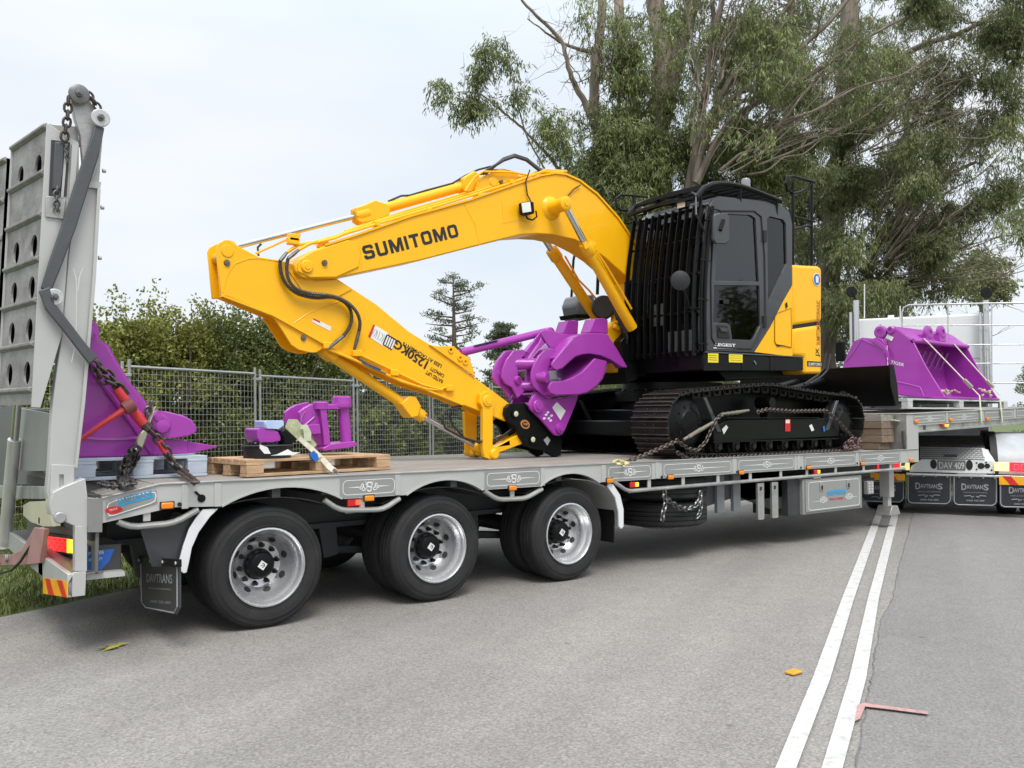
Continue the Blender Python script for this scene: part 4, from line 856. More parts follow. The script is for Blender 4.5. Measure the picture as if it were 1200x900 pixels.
# shell outer polygon and window holes at y=.15
shell=[(823,411),(822,380),(824,330),(828,270),(832,240),(836,234),(844,231),(897,236.5),(918,243),(925,248),(928.5,262),(928.5,334),(918,353),(903,383),(891,402),(884,413)]
wU=[(842,256),(846,250.5),(880,252),(885.5,256),(889.5,330),(838,329)]
wL=[(837,334),(889.8,334.5),(891.5,380),(890,384),(883,397),(880,398.5),(858,397.5),(856,382),(852,378.5),(835.8,378)]
wR=[(899,257),(902,253.5),(918,257.5),(921,262),(922,309),(900.5,355)]
hs=[PY(h,.15) for h in (wU,wL,wR)]
g=MB(); g.plate([PY(shell,.15)]+hs,(0,.05,0)); sh_=build(g,'cab_side',DGR,CB,bevel=.004)
P=PY(shell,.15); 
g=MB(); g.plate([[Vector((p.x,1.08,p.z)) for p in P]]+[[Vector((p.x,1.08,p.z)) for p in h] for h in hs],(0,.04,0)); build(g,'cab_side',BLK,CB)
for h,m in ((wU,GLS),(wL,GLD),(wR,GLD)):
    g=MB(); g.plate([[Vector((p.x,.172,p.z)) for p in PY(h,.15)]],(0,.006,0)); build(g,'side_window',m,CB)
g=MB(); g.plate([[Vector((p.x,1.095,p.z)) for p in PY(wU,.15)]],(0,.006,0)); g.plate([[Vector((p.x,1.095,p.z)) for p in PY(wL,.15)]],(0,.006,0)); build(g,'far_window',GLS,CB)
# door frame trim line & handle
dfr=[(834,396),(833,330),(836,262),(841,247),(884,247.5),(892,254),(896,300),(897,372),(888,397),(880,409),(840,407)]
g=MB(); P=PY(dfr,.146); g.tube(P+[P[0]],.009,6); build(g,'door_seal',BRB,CB)
T([(840,381),(852,382),(855,396.5),(841,396)],.148,-.01,'door_handle_pocket',BRB,CB,.004)
T([(843,384),(851,384.5),(852,389),(844,388.5)],.136,-.012,'door_handle',DGR,CB,.003)
T([(847.5,351),(854,351),(854,356),(847.5,356)],.146,-.006,'window_latch',BRB,CB,.002)
for py in (270,370): T([(893.5,py),(897,py),(897,py+14),(893.5,py+14)],.149,-.02,'door_hinge',BRB,CB,.003)
txt_px('cab_text','LEGEST',PIN,CB,(838,405.5),(862,406.5),(837.5,402),.143,.03)
g=MB(); g.plate([PY([(836,407),(865,408),(864,409),(836,408.2)],.145)],(0,-.002,0)); build(g,'cab_text_stripe',PIN,CB)
# roof, rear, floor
rtop=PY([(832,240),(836,234),(844,231),(897,236.5),(918,243),(925,248)],.15)
def sheet(P,y0,y1,th,name,m,par):
    g=MB(); g.slab([Vector((p.x,(y0+y1)/2,p.z)) for p in P],y1-y0,th,(0,1,0)); return build(g,name,m,par)
sheet(rtop,.17,1.11,.03,'cab_roof',DGR,CB)
sheet(PY([(925,249),(928.3,262),(928.3,334),(920,414)],.15),.18,1.10,.03,'cab_rear_wall',BLK,CB)
sheet(PY([(823,412),(920,415)],.15),.17,1.10,.04,'cab_floor',BLK,CB)
# interior: seat, console, screen
g=MB(); x0=oY(865,350,.15).x; g.box((x0,.4,2.30),(x0+.5,.85,2.45)); g.box((x0+.42,.4,2.45),(x0+.56,.85,3.15)); g.box((x0-.05,.3,2.05),(x0+.4,.36,2.55)); g.box((x0-.05,.9,2.05),(x0+.4,.97,2.55)); st=build(g,'operator_seat',SKN,CB,bevel=.04)
g=MB(); g.box((x0-.45,.85,2.5),(x0-.40,1.05,2.75)); build(g,'monitor',PAP,CB,bevel=.01)
g=MB(); 
for y in (.35,.93): g.tube([(x0+.05,y,2.55),(x0,y,2.75)],.02,8)
build(g,'joystick',BLK,CB)
g=MB(); g.box((x0-.42,.45,2.12),(x0-.38,.8,2.42)); build(g,'floor_panel',CLN,CB)
# front pillars & windshield
fb=oY(820,412,.15); ft=oY(829,243,.15)
def fg(u,v,off=0): 
    bow=-.055*math.sin(PI*min(1,max(0,v)))+.0
    return Vector((fb.x+(ft.x-fb.x)*v+bow+off,.15+u*.97,fb.z+(ft.z-fb.z)*v))
g=MB(); nseg=8
g.add([fg(u,k/nseg,.04) for k in range(nseg+1) for u in (.04,.96)],[(2*k,2*k+1,2*k+3,2*k+2) for k in range(nseg)]); build(g,'windscreen',GLS,CB)
for u in (0,1): g=MB(); g.tube([fg(u,k/8,.05) for k in range(9)],.028,8); build(g,'front_pillar',BLK,CB)
GD=thing('front_guard','x','x',tuple(fg(.5,0,-.1))); del GD['label']; del GD['category']; GD.parent=EX; GD.location=WO[GD.name]-WO[EX.name]
nbar=11
for i in range(nbar):
    u=-.01+1.02*i/(nbar-1)
    g=MB(); g.slab([fg(u,-.03+1.04*k/12,-.10) for k in range(13)],.012,.055,(0,1,0)); build(g,'guard_bar',BLK,GD)
for v in (.0,.27,.53,.78,1.0):
    g=MB(); g.tube([fg(-.04,v,-.07),fg(1.04,v,-.07)],.014,6); build(g,'guard_rail',BLK,GD)
g=MB(); 
for v in (.05,.35,.62,.9): g.tube([fg(-.04,v,-.07),fg(-.06,v,.06)],.013,6)
g.tube([fg(-.06,k/10,.02) for k in range(11)],.02,8); g.tube([fg(-.05,k/10,-.03) for k in range(11)],.012,6); build(g,'guard_hinge_post',BLK,GD)
for px in (745.5,764,802,): pass
# FOPS roof guard
rg0=PY([(757,226),(770,217),(800,213),(845,214),(900,226)],.55)
g=MB(); RG=thing('roof_guard','x','x',(5.7,.65,3.8)); del RG['label']; del RG['category']; RG.parent=EX; RG.location=WO[RG.name]-WO[EX.name]
zr0=ft.z; 
def rfp(t,u): # roof plane param along X
    xa,xb=ft.x-.20,oY(914,243,.15).x; z1_=oY(914,243,.15).z
    return Vector((xa+(xb-xa)*t,.14+u*1.0,zr0+.07+(z1_-zr0)*t+.17*math.sin(PI*t**.62)))
for u in (0,1): g=MB(); g.tube([rfp(k/12,u) for k in range(13)],.03,8); build(g,'roof_guard_rail',BLK,RG)
for k in range(13):
    t=k/12; g=MB(); g.slab([rfp(t,0),rfp(t,.5)+Z_*.02,rfp(t,1)],.055,.03,(1,0,0)); build(g,'roof_guard_bar',BLK,RG)
for u in (.33,.66): g=MB(); g.slab([rfp(k/12,u)-Z_*.02 for k in range(13)],.03,.02,(0,1,0)); build(g,'roof_guard_bar',BLK,RG)
for t in (.05,.5,.95):
    for u in (0,1): p=rfp(t,u); g=MB(); g.tube([p,Vector((p.x+.03,.17+u*.92,p.z-.2))],.018,6); build(g,'roof_guard_post',BLK,RG)
g=MB(); g.tube([rfp(.1,.2),rfp(.1,.2)+Vector((-.15,-.2,-.1)),rfp(.02,-.02)+Vector((-.1,-.04,-.25)),fg(-.03,.8)],.011,6); g.tube([rfp(.2,.6)+Z_*.04,rfp(.6,.4)+Z_*.05,rfp(.97,.3)+Z_*.03],.012,6); build(g,'roof_cable',HOS,RG)
# work lamps on the guard
for (px,py,y) in ((752,249,1.08),(801,241,.36)):
    c=oY(px,py,y); g=MB(); g.box(c+Vector((-.035,-.065,-.035)),c+Vector((.03,.065,.04))); o=build(g,'work_lamp',BLK,EX,bevel=.01)
    g=MB(); g.box(c+Vector((-.042,-.055,-.028)),c+Vector((-.034,.055,.032))); build(g,'lamp_lens',CLN,o,bevel=.004)
# handrail left of the guard
g=MB(); P=[oY(a,b,1.25) for a,b in ((758,231),(740,229),(727,228.5),(721.5,233),(722,242),(727,246),(738,247),(742,240),(742,230))]; g.tube(P,.015,8); build(g,'front_grab_rail',BLK,EX)
g=MB(); g.tube([oY(a,b,1.3) for a,b in ((733,262),(745,259),(760,262),(758,270),(744,270))],.014,6); build(g,'front_grab_rail',BLK,EX)
# mirrors
c=oY(797,329,.0); g=MB(); g.lathe(c,(-.6,-.75,0),[(0,-.035),(.075,-.03),(.096,0),(.10,.012),(.094,.016),(0,.018)],24)
mr_=build(g,'round_mirror',mat('mirror_shell',(.022,.023,.026),.5,spec=.3),EX)
g=MB(); g.tube([c,c+Vector((.06,.06,0)),oY(806,352,.08),oY(808,361,.1),oY(822,362,.13)],.010,6); build(g,'mirror_arm',BLK,mr_)
T([(837.5,251),(841,249.5),(853.5,250),(855.5,254),(855.5,282),(852,285.5),(839,285),(836.5,281)],.02,.045,'side_mirror',DGR,EX,.014)
g=MB(); g.tube([oY(846,256,.04),oY(844,247,.06),oY(838,245,.1),oY(831,250,.14)],.009,6); g.tube([oY(844,270,.015),oY(848,258,.015)],.022,8); build(g,'mirror_arm',BLK,EX)
# beacon
c=oY(874,220,.7); g=MB(); g.lathe(c,Z_,[(0,-.05),(.07,-.05),(.07,.0),(.055,.01),(.055,.09),(.045,.11),(0,.115)],18); build(g,'beacon',mat('smoky_beacon',(.25,.26,.28),.2),EX)
g=MB(); g.box(c+Vector((-.2,-.1,-.14)),c+Vector((.25,.15,-.05))); build(g,'roof_console',DGR,EX,bevel=.015)
# rear ladder rails
def rl(pts,y,r=.02): g=MB(); g.tube([oY(a,b,y) for a,b in pts],r,8); return build(g,'rear_hand_rail',BLK,EX)
rl([(929,311),(929,214),(927,226),(923,224),(921,215),(923,208),(929,206.5),(954,213.5),(951,213),(951,311)],.3)
rl([(929,227),(938,225),(947,220),(951,214)],.3,.016); rl([(929,253.5),(955,260)],.3,.016); rl([(929,269),(945,265),(951,265)],.3,.016)
rl([(929,226),(905,231),(890,232)],.35,.01)
# ---- BOOM
BY=1.17; BT=.36
boom=[(345,311),(349.5,303.6),(360,297),(380,288),(414,277),(480,254),(549,235),(614.7,212.5),(632,206.5),(649,203.5),(662,205),(678,212),(698.7,228),(723.6,256),(742,283),(752,310),(756,350),(752,395),(742,405),(735,398),(741,372),(741,330),(726,317),(709,302),(692,290.5),(672,280),(650,275),(631,274),(609,275.4),(560,287.6),(493,305),(400,324.5),(393,326.3),(362,326.5),(352,324),(346,318)]
bo=T(boom,BY,BT,'boom',YEL,EX,.012)
T([(349,305),(369,293.5),(407,281.5),(417,284),(421,300),(420,313),(395,324.5),(362,325),(348,318)],BY-.001,-.012,'boom_nose_plate',YEL,bo,.006)
g=MB(); g.slab([oY(a,b-.5,BY+.01) for a,b in boom[3:17]],.05,.02,(0,1,0)); 
bt_=build(g,'boom_top_flange',YEL,bo)
for x,y,r_ in ((359.5,312.5,.055),(380,308,.026)):
    c=oY(x,y,BY-.013); g=MB(); g.lathe(c,(0,-1,0),[(r_,0),(r_,.012),(r_*.85,.02),(r_*.5,.02),(r_*.45,.026),(0,.026)],24); build(g,'pin_boss',YEL if r_>.03 else CHG,bo)
# weld seams on the web
for pts in (((543,238),(556,262),(562,287)),((421,284),(423,300),(424,318)),((588,236),(590,258),(588,262))):
    g=MB(); g.tube([oY(a,b,BY+.002) for a,b in pts],.006,6); build(g,'weld_seam',YEL,bo)
T([(588,239),(615,233),(617,256),(590,262)],BY-.0005,-.002,'light_mount_patch',YEL,bo,0)
A_=oY(428,304.8,BY-.0005); B_=oY(538,277.2,BY-.0005); H_=oY(426.6,288.3,BY-.0005); xd_=B_-A_; yd_=H_-A_; yd_=yd_-xd_*(yd_.dot(xd_)/xd_.dot(xd_)); block_text('SUMITOMO',TXB,bo,A_,xd_,yd_,xd_.length,yd_.length*1.02)
# boom cylinder boss
c=oY(646,244,BY); g=MB(); g.lathe(c,(0,-1,0),[(.13,0),(.12,.012),(.085,.03),(.075,.06),(.07,.20),(0,.20)],28); build(g,'cylinder_boss',YEL,bo)
def cyl(pa,pb,pc,y,rr,rb,name,heads=True,pd=None):
    A,B,C_=oY(*pa,y),oY(*pb,y),oY(*pc,y); d=(C_-B).normalized()
    g=MB(); g.cyl(B-d*.02,C_,rb,24); cy_=build(g,name,YEL,EX)
    g=MB(); g.lathe(B-d*.05,d,[(rr,0),(rb*1.12,0),(rb*1.22,.02),(rb*1.22,.12),(rb*1.05,.14),(rb,.15)],24); build(g,'cylinder_head',YEL,cy_)
    for k in range(8):
        a=k*PI/4; u=d.cross(Y_).normalized(); v=d.cross(u); p=B-d*.05+(u*math.cos(a)+v*math.sin(a))*rb*1.0; 
        g=MB(); g.cyl(p,p-d*.015,.010,6); build(g,'head_bolt',YEL,cy_)
    g=MB(); g.cyl(A,B,rr,18); build(g,'cylinder_rod',CHR,cy_)
    g=MB(); e=rb*1.15
    for P_ in (A,): g.lathe(P_-Y_*(rb*1.0),Y_,[(0,0),(e,0),(e,rb*2.0),(0,rb*2.0)],20)
    build(g,'rod_eye',YEL,cy_); 
    return cy_
bc=cyl((661,239),(688,290),(741,385),.985,.036,.062,'boom_cylinder')
T([(683,284),(697,281),(699,287),(686,292)],.92,.02,'cylinder_clamp',YEL,bc,0)
bc2=cyl((620,252),(649,297),(712,392),1.76,.036,.062,'boom_cylinder')
g=MB(); g.tube([oY(a,b,.90) for a,b in ((700,296),(712,314),(728,341),(740,362))],.012,6); g.tube([oY(a,b,1.69) for a,b in ((662,300),(678,328),(690,340),(700,352))],.012,6); build(g,'cylinder_pipe',YEL,bc2)
g=MB(); c=oY(661,239,.95); g.lathe(c,(0,-1,0),[(.075,-.03),(.075,.03),(.06,.04),(.03,.04),(.028,.05),(0,.05)],20); build(g,'rod_eye_cap',YEL,bc)
# arm cylinder above the boom
ac=cyl((268,291),(422,252),(548,217),1.35,.024,.05,'arm_cylinder')
T([(417,243),(424,241),(440,234),(458,240),(457,252),(438,259),(425,262),(419,258)],1.30,.12,'cylinder_gland_block',YEL,ac,.012)
T([(543,208),(556,200),(562,203),(564,222),(550,226),(543,222)],1.28,.14,'cylinder_base_cap',YEL,ac,.015)
T([(556,228),(560,212),(568,206),(586,198),(604,203),(613,208),(610,214)],1.24,.02,'cylinder_bracket',YEL,bo,.004); T([(556,228),(560,212),(568,206),(586,198),(604,203),(613,208),(610,214)],1.24,.02,'cylinder_bracket',YEL,bo,.004).location.y+=.2
g=MB(); c=oY(578,213,1.24); g.lathe(c,(0,-1,0),[(.06,-.2),(.06,.0),(.045,.012),(0,.012)],20); build(g,'bracket_pin',YEL,bo)
g=MB(); c=oY(587.5,213,1.225); g.lathe(c,(0,-1,0),[(.02,-.02),(.02,.012),(0,.014)],10); build(g,'grease_cap',CHG,bo)
# pipes on top of the boom
def pipe(pts,y,r,m=YEL,name='boom_pipe',par=None): 
    g=MB(); g.tube([oY(a,b,y) for a,b in pts],r,8); return build(g,name,m,par or bo)
pipe([(368,285),(392,279),(404,274),(480,251),(540,233),(600,214),(636,201),(660,202)],1.20,.014)
pipe([(372,283),(396,276),(410,270),(480,248.5),(540,230.5),(600,211),(640,199),(664,201)],1.245,.014)
pipe([(404,271),(480,246),(540,228),(556,223)],1.30,.012); 
pipe([(545,224),(556,208),(566,201),(600,202),(636,208),(655,204)],1.21,.012); pipe([(570,200),(590,199),(615,205),(650,201),(684,216)],1.32,.013)
pipe([(612,213),(628,208),(650,202),(662,204),(680,213)],1.26,.016)
pipe([(300,297),(320,288),(342,278),(352,275)],1.35,.010,YEL); 
for (px,py) in ((343,283),(378,287),(344,279)):
    c=oY(px,py,1.24); g=MB(); g.box(c+Vector((-.05,-.03,-.03)),c+Vector((.05,.03,.035))); build(g,'pipe_clamp',YEL,bo,bevel=.008)
for (px,py) in ((440,263),(500,247),(560,229),(597,214)):
    c=oY(px,py,1.23); g=MB(); g.box(c+Vector((-.03,-.05,-.02)),c+Vector((.03,.05,.022))); build(g,'pipe_clamp',YEL,bo,bevel=.005)
for k in range(3): pipe([(590+k*2,206-k),(596,199-k*2),(610,191-k*2)] if 0 else [(563+k*3,204),(575+k,197),(590,188-k),(603,183.5-k),(617,188-k),(632,200-k),(645,202)],1.22+.04*k,.015,HOS,'black_hose')
pipe([(455,236),(470,229.5),(480,229),(500,223),(530,215),(545,206),(560,199),(575,195)],1.34,.010,HOS,'black_hose')
pipe([(621,199),(616,213),(618,228),(622,236)],BY-.02,.007,HOS,'lamp_cable'); pipe([(680,217),(672,222),(666,229)],BY-.02,.007,HOS,'lamp_cable')
# boom work light
T([(612,237),(622,235.5),(626,237),(627,250),(618,252),(613,250)],BY-.10,.07,'boom_lamp',BLK,EX,.012)
T([(611.3,238),(621.5,236.5),(623,248),(612.8,249.5)],BY-.112,.008,'lamp_lens',CLN,EX,.004)
g=MB(); g.tube([oY(a,b,BY-.05) for a,b in ((616,251),(618,256),(624,258),(629,254),(628,247))],.009,6); build(g,'lamp_bracket',BLK,EX)
# ---- ARM
AY=1.23; AT=.24
armo=[(253.6,291),(256,285),(263,281.2),(270,281.4),(281.4,289.5),(303.6,301),(327,304.5),(352,312),(394,326),(441,356.5),(480,389),(502.7,403),(556,442),(596.5,472.5),(599,481),(596,490),(592,493.6),(541,473.5),(514,462),(480,452),(439,433),(410.5,417),(380,403.6),(369,397),(319,369),(266,346.7),(259,346.7)]
ar=T(armo,AY,.03,'arm_side_plate',YEL,EX,.006); T(armo,AY,.03,'arm_side_plate',YEL,EX,.006).location.y+=AT-.03
body=[(266,305),(281.4,292),(303.6,303.5),(327,307),(394,328.5),(441,359),(480,391),(502.7,405),(556,444),(590,471),(590,489),(541,471),(514,459.5),(480,449),(439,430),(410.5,414.5),(380,401.6),(369,394),(319,366),(267,344)]
T(body,AY+.028,AT-.056,'arm_core',YEL,EX,0)
g=MB(); c=oY(263,300,AY+.03); g.cyl(c,c+Y_*(AT-.06),.05,18); build(g,'arm_end_pin',YEL,ar)
g=MB(); c=oY(266,308,AY-.002); g.lathe(c,(0,-1,0),[(.028,0),(.024,.012),(0,.014)],12); build(g,'pin_cap',CHG,ar)
g=MB(); c=oY(266.5,294,AY-.001); g.lathe(c,(0,-1,0),[(.055,0),(.05,.006),(.03,.007),(0,.007)],22); build(g,'pin_boss',YEL,ar)
pts=[(261,343),(266,322),(275,309),(291,303),(303,302.5),(327,306)]
g=MB(); g.tube([oY(a,b,AY+.002) for a,b in pts],.007,6); build(g,'weld_seam',YEL,ar)
T([(338,318),(345,312),(352,311),(368,330),(394,327.5),(412,339),(396,348),(375,349),(356,344)],AY-.0005,-.01,'arm_pivot_plate',YEL,ar,.004)
pts=[(344,379),(362,367),(400,352)]; g=MB(); g.tube([oY(a,b,AY+.002) for a,b in pts],.006,6); build(g,'weld_seam',YEL,ar)
# lower reinforcing lip along the arm and bracket
g=MB(); g.slab([oY(a,b,AY+.005) for a,b in ((259,346.7),(319,369.5),(369,397.5),(380,404),(439,434),(514,463),(541,474.5))],.06,.016,(0,1,0)); build(g,'arm_lower_flange',YEL,ar)
brk=[(319,369.5),(335,378),(362,392),(385,404),(378,409),(371,413),(362,413),(350,410),(341,404),(330,386)]
br=T(brk,AY-.001,.022,'cylinder_bracket',YEL,ar,.005); T(brk,AY-.001,.022,'cylinder_bracket',YEL,ar,.005).location.y+=AT-.02
g=MB(); c=oY(355.5,396,AY-.003); g.lathe(c,(0,-1,0),[(.025,0),(.022,.012),(0,.014)],12); build(g,'pin_cap',CHG,ar)
# decals on arm
T([(367,372.5),(388,383),(387,388),(366,377.5)],AY-.001,-.002,'small_decal',PAP,ar,0); T([(367,372.5),(375,376.5),(375,378.5),(367,374.5)],AY-.0035,-.001,'decal_stripe',DRD,ar,0)
T([(437.5,380),(455,390.5),(448.5,405.5),(431.5,394)],AY-.001,-.002,'white_decal',PAP,ar,0)
T([(437.5,380),(439.5,381),(434,396),(431.5,394)],AY-.0035,-.001,'decal_stripe',DRD,ar,0)
T([(453,391),(464,397.5),(459,410.5),(448,403.5)],AY-.001,-.002,'black_decal',TXB,ar,0)
for k in range(4):
    t=k*2.6; T([(454+t,393.5+t*.6),(455.6+t,394.5+t*.6),(451.5+t,404.5+t*.6),(449.9+t,403.5+t*.6)],AY-.0035,-.001,'decal_bar',PIN,ar,0)
g=MB()
for k in range(6):
    a=(438+k*2.4,384+k*1.5); g.tube([oY(a[0],a[1],AY-.004),oY(a[0]-2+random.random()*3,a[1]+4,AY-.004),oY(a[0]-3,a[1]+9,AY-.004)],.003,4)
build(g,'decal_print',TXG,ar)
def armtext(s,pa,pb,h,bold=.0):  # reading from pa (lower right) to pb (upper left); glyph tops point down-left
    A=oY(*pa,AY-.0025); B=oY(*pb,AY-.0025); dx,dy=pb[0]-pa[0],pb[1]-pa[1]; l=math.hypot(dx,dy); H=oY(pa[0]+dy/l*h,pa[1]-dx/l*h,AY-.0025)
    xd=B-A; yd=H-A; yd=yd-xd*(yd.dot(xd)/xd.dot(xd)); text('load_lettering',s,TXB,ar,A,xd,yd,xd.length,yd.length,bold)
armtext('1250KG',(502,424),(465,397.5),9.5,.03)
armtext('LESS ATTACHMENTS',(518,427.5),(473,400.5),4,.02); armtext('RATED LIFT',(519.5,445.5),(500,434),4,.02); armtext('CAPACITY',(521,439),(505,429.5),4,.02)
# hoses with spring guards
def guardhose(pts,y,r):
    P=[oY(a,b,y) for a,b in pts]; out_=[]
    for i in range(len(P)-1):
        p0=P[max(0,i-1)];p1=P[i];p2=P[i+1];p3=P[min(len(P)-1,i+2)]
        for k in range(26):
            t=k/26; out_.append(.5*((2*p1)+(p2-p0)*t+(2*p0-5*p1+4*p2-p3)*t*t+(3*p1-p0-3*p2+p3)*t**3))
    out_.append(P[-1]); g=MB(); rr=[r*(1.12 if (i//2)%2 else .86) for i in range(len(out_))]; g.tube(out_,rr,8); return build(g,'arm_hose',SPG,ar)
guardhose([(328,306),(329,318),(334,331),(345,342),(358,347),(372,349),(388,348),(402,353),(410,362),(412,374.5),(408,386),(402,394)],AY-.04,.016)
guardhose([(337.5,303),(336,315),(339,329),(348,339),(362,343.5),(380,345.5),(396,349),(409,356),(418,366),(421.7,377),(421,387)],AY-.075,.016)
for a,b in (((402,394),(384,409)),((421,387),(415,410)),((328,306),(336,296)),((337.5,303),(350,293))):
    g=MB(); g.tube([oY(*a,AY-.05),oY((a[0]+b[0])/2,(a[1]+b[1])/2,AY-.05),oY(*b,AY-.03)],[.016,.018,.013],8); build(g,'hose_fitting',CHG,ar)
g=MB(); g.tube([oY(a,b,1.38) for a,b in ((303,300),(302,290),(306,286))],.010,6); build(g,'small_hose',SLV,ar)
pipe([(350,293),(362,286),(372,283)],1.2,.015,YEL,'arm_pipe',ar); pipe([(336,296),(350,287),(366,284)],1.24,.015,YEL,'arm_pipe',ar)
pipe([(384,409),(391,412),(420,424),(470,447),(500,456),(514,457),(524,453)],AY-.02,.013,YEL,'arm_pipe',ar)
pipe([(414,411),(420,415),(460,434),(495,451),(518,457)],AY-.022,.013,YEL,'arm_pipe',ar)
pipe([(420,420),(432,427),(446,433)],AY-.03,.010,CHG,'steel_pipe',ar); pipe([(424,425),(440,433),(452,438)],AY-.03,.008,CHG,'steel_pipe',ar)
for (px,py) in ((418,414),(462,437),(527,455),(384,405)):
    c=oY(px,py,AY-.02); g=MB(); g.box(c+Vector((-.045,-.022,-.03)),c+Vector((.045,.02,.03))); build(g,'pipe_clamp',YEL,ar,bevel=.008)
# bucket cylinder
bk=cyl((560,524),(490,485),(384,414),AY+.10,.026,.05,'bucket_cylinder'); 
T([(378,404),(386,398),(397,408),(398,420),(392,424),(381,415)],AY+.02,.16,'cylinder_base_block',YEL,bk,.015)
T([(470,473),(480,464),(488,465),(494,476),(491,488),(482,490)],AY+.02,.16,'cylinder_gland_block',YEL,bk,.012)
# top lugs on arm for thumb strut
lug=[(502,404),(512,406),(524,405.5),(531,406),(540,415),(548,418.5),(552,428),(556,442)]
T(lug,AY,-.02,'arm_top_lug',YEL,ar,.005); T(lug,AY,.02,'arm_top_lug',YEL,ar,.005).location.y+=AT
for x,y in ((528,410),(539,419.5),(545,424)):
    c=oY(x,y,AY-.02); g=MB(); g.lathe(c,(0,-1,0),[(.03,0),(.03,.012),(.016,.012),(.014,-.0),(0,0)],18); build(g,'lug_bush',YEL,ar)
# tip pins, link bars
g=MB(); c=oY(571.5,470,AY-.06); g.lathe(c,(0,-1,0),[(.06,-.2),(.06,0),(.05,.012),(.03,.012),(.028,.018),(0,.018)],22); build(g,'link_pin',YEL,ar)
T([(563,462),(571,458),(579,463),(580,474),(578,480),(577.5,520),(581,529),(576,539),(568,536),(566,527),(566,478),(562,472)],AY-.055,.05,'link_bar',YEL,EX,.006)
T([(544,482.5),(557,482),(559,486),(559,533),(548,533),(546,524)],AY+AT+.08,.04,'link_bar',YEL,EX,.006)
T([(575,524),(582,523),(611,507),(615,515),(613,520),(584,531),(577,535)],AY-.01,.10,'bucket_link',YEL,EX,.008)
T([(575,524),(582,523),(611,507),(615,515),(613,520),(584,531),(577,535)],AY-.01,.06,'bucket_link',YEL,EX,.008).location.y+=AT
g=MB(); A=oY(580,532,AY-.07); B=A+Y_*(AT+.26); g.cyl(A,B,.038,18); g.lathe(A,(0,-1,0),[(.055,-.06),(.055,.0),(.04,.012),(0,.012)],20); g.lathe(A+Y_*.10,Y_,[(.05,0),(.05,.1),(.038,.1)],18); g.lathe(A+Y_*.30,Y_,[(.05,0),(.05,.12),(.038,.12)],18); build(g,'lower_link_pin',YEL,EX)
for k,pts in enumerate((((540,478),(524,480),(517,490),(522,502),(540,512),(560,518),(575,516)),((541,476),(530,477),(527,486),(530,498),(545,514),(566,520),(590,510),(608,496)),((560,519),(580,518),(600,505),(612,500)))):
    pipe(pts,AY-.04+k*.05,.011,HOS,'quick_hitch_hose',ar)
# quick hitch (black)
def gz(x,y): return (560+x/4.737,370+y/4.737)
hit=[gz(*q) for q in ((150,545),(155,510),(175,490),(262,483),(285,500),(330,545),(400,600),(455,665),(470,700),(462,775),(430,788),(400,770),(380,752),(300,737),(262,715),(235,670),(215,620),(165,580))]
hh_=T(hit,AY-.05,.05,'quick_hitch_plate',BLK,EX,.008); T(hit,AY-.05,.05,'quick_hitch_plate',BLK,EX,.008).location.y+=AT+.05
T([gz(*q) for q in ((180,510),(260,500),(400,610),(440,700),(400,750),(300,720),(240,640))],AY,AT,'quick_hitch_body',BLK,EX,.006)
for x,y in ((208,545),(302,687)):
    c=oY(*gz(x,y),AY-.051); g=MB(); g.lathe(c,(0,-1,0),[(.05,0),(.05,.012),(.028,.013)],24); build(g,'pin_ring',BLK,hh_); g=MB(); g.lathe(c,(0,-1,0),[(.028,0),(.028,.016),(.024,.018),(0,.018)],18); build(g,'hitch_pin',CRM,hh_)
c=oY(*gz(262,603),AY-.0505); g=MB(); g.prism(oval(c,Vector((.8,0,-.25)).normalized(),Vector((.25,0,.8)).normalized(),.062,.045,22),(0,-.002,0)); o=build(g,'orange_badge',mat('orange_badge',(.55,.2,.05),.4),hh_)
g=MB(); g.prism(oval(c+Vector((0,-.003,0)),Vector((.8,0,-.25)).normalized(),Vector((.25,0,.8)).normalized(),.044,.030,22),(0,-.001,0)); build(g,'badge_face',TXB,o)
A=c+Vector((-.034,-.0045,-.002)); text('badge_text','TIGER',mat('badge_orange_text',(.65,.28,.08),.5),o,A,Vector((.8,0,-.12)),Vector((.12,0,.8)),.066,.022,.02)
T([gz(*q) for q in ((365,690),(385,670),(402,690),(385,722))],AY-.052,-.002,'serial_plate',TXG,hh_,0)
# ---- DOZER BLADE behind the tracks
bN_=oY(1047,428,.02); bx=bN_.x; z1,z0_=bN_.z,1.60
prof=[(bx-.02,z1),(bx+.05,z1-.16),(bx+.06,z1-.34),(bx+.12,z0_),(bx+.02,z0_),(bx-.05,z1-.30),(bx-.06,z1-.12),(bx-.06,z1)]
g=MB(); g.plate([[(x,.02,z) for x,z in prof]],(0,2.4,0)); bl=build(g,'dozer_blade',BLK,EX,bevel=.008)
T([(1041,427),(1046,428),(1050,450),(1052,474),(1048,475),(1042,452)],.02,-.02,'blade_end_plate',BLK,bl,.004)
g=MB(); 
for y in (.7,1.7): g.tube([(6.9,y,1.35),(7.9,y,1.5),(bx-.05,y,1.75)],.08,8)
for y in (1.0,1.4): g.tube([(7.0,y,1.7),(bx-.1,y,1.95)],.06,12)
build(g,'blade_arm',BLK,bl)
for k,y in enumerate((.55,.8)): g=MB(); a=oY(958+k*6,440,y); g.tube([a+Vector((-.3,0,-.12)),a,a+Vector((.12,0,.08)),a+Vector((.2,0,.3))],.014,6); build(g,'blade_hose',HOS,bl)
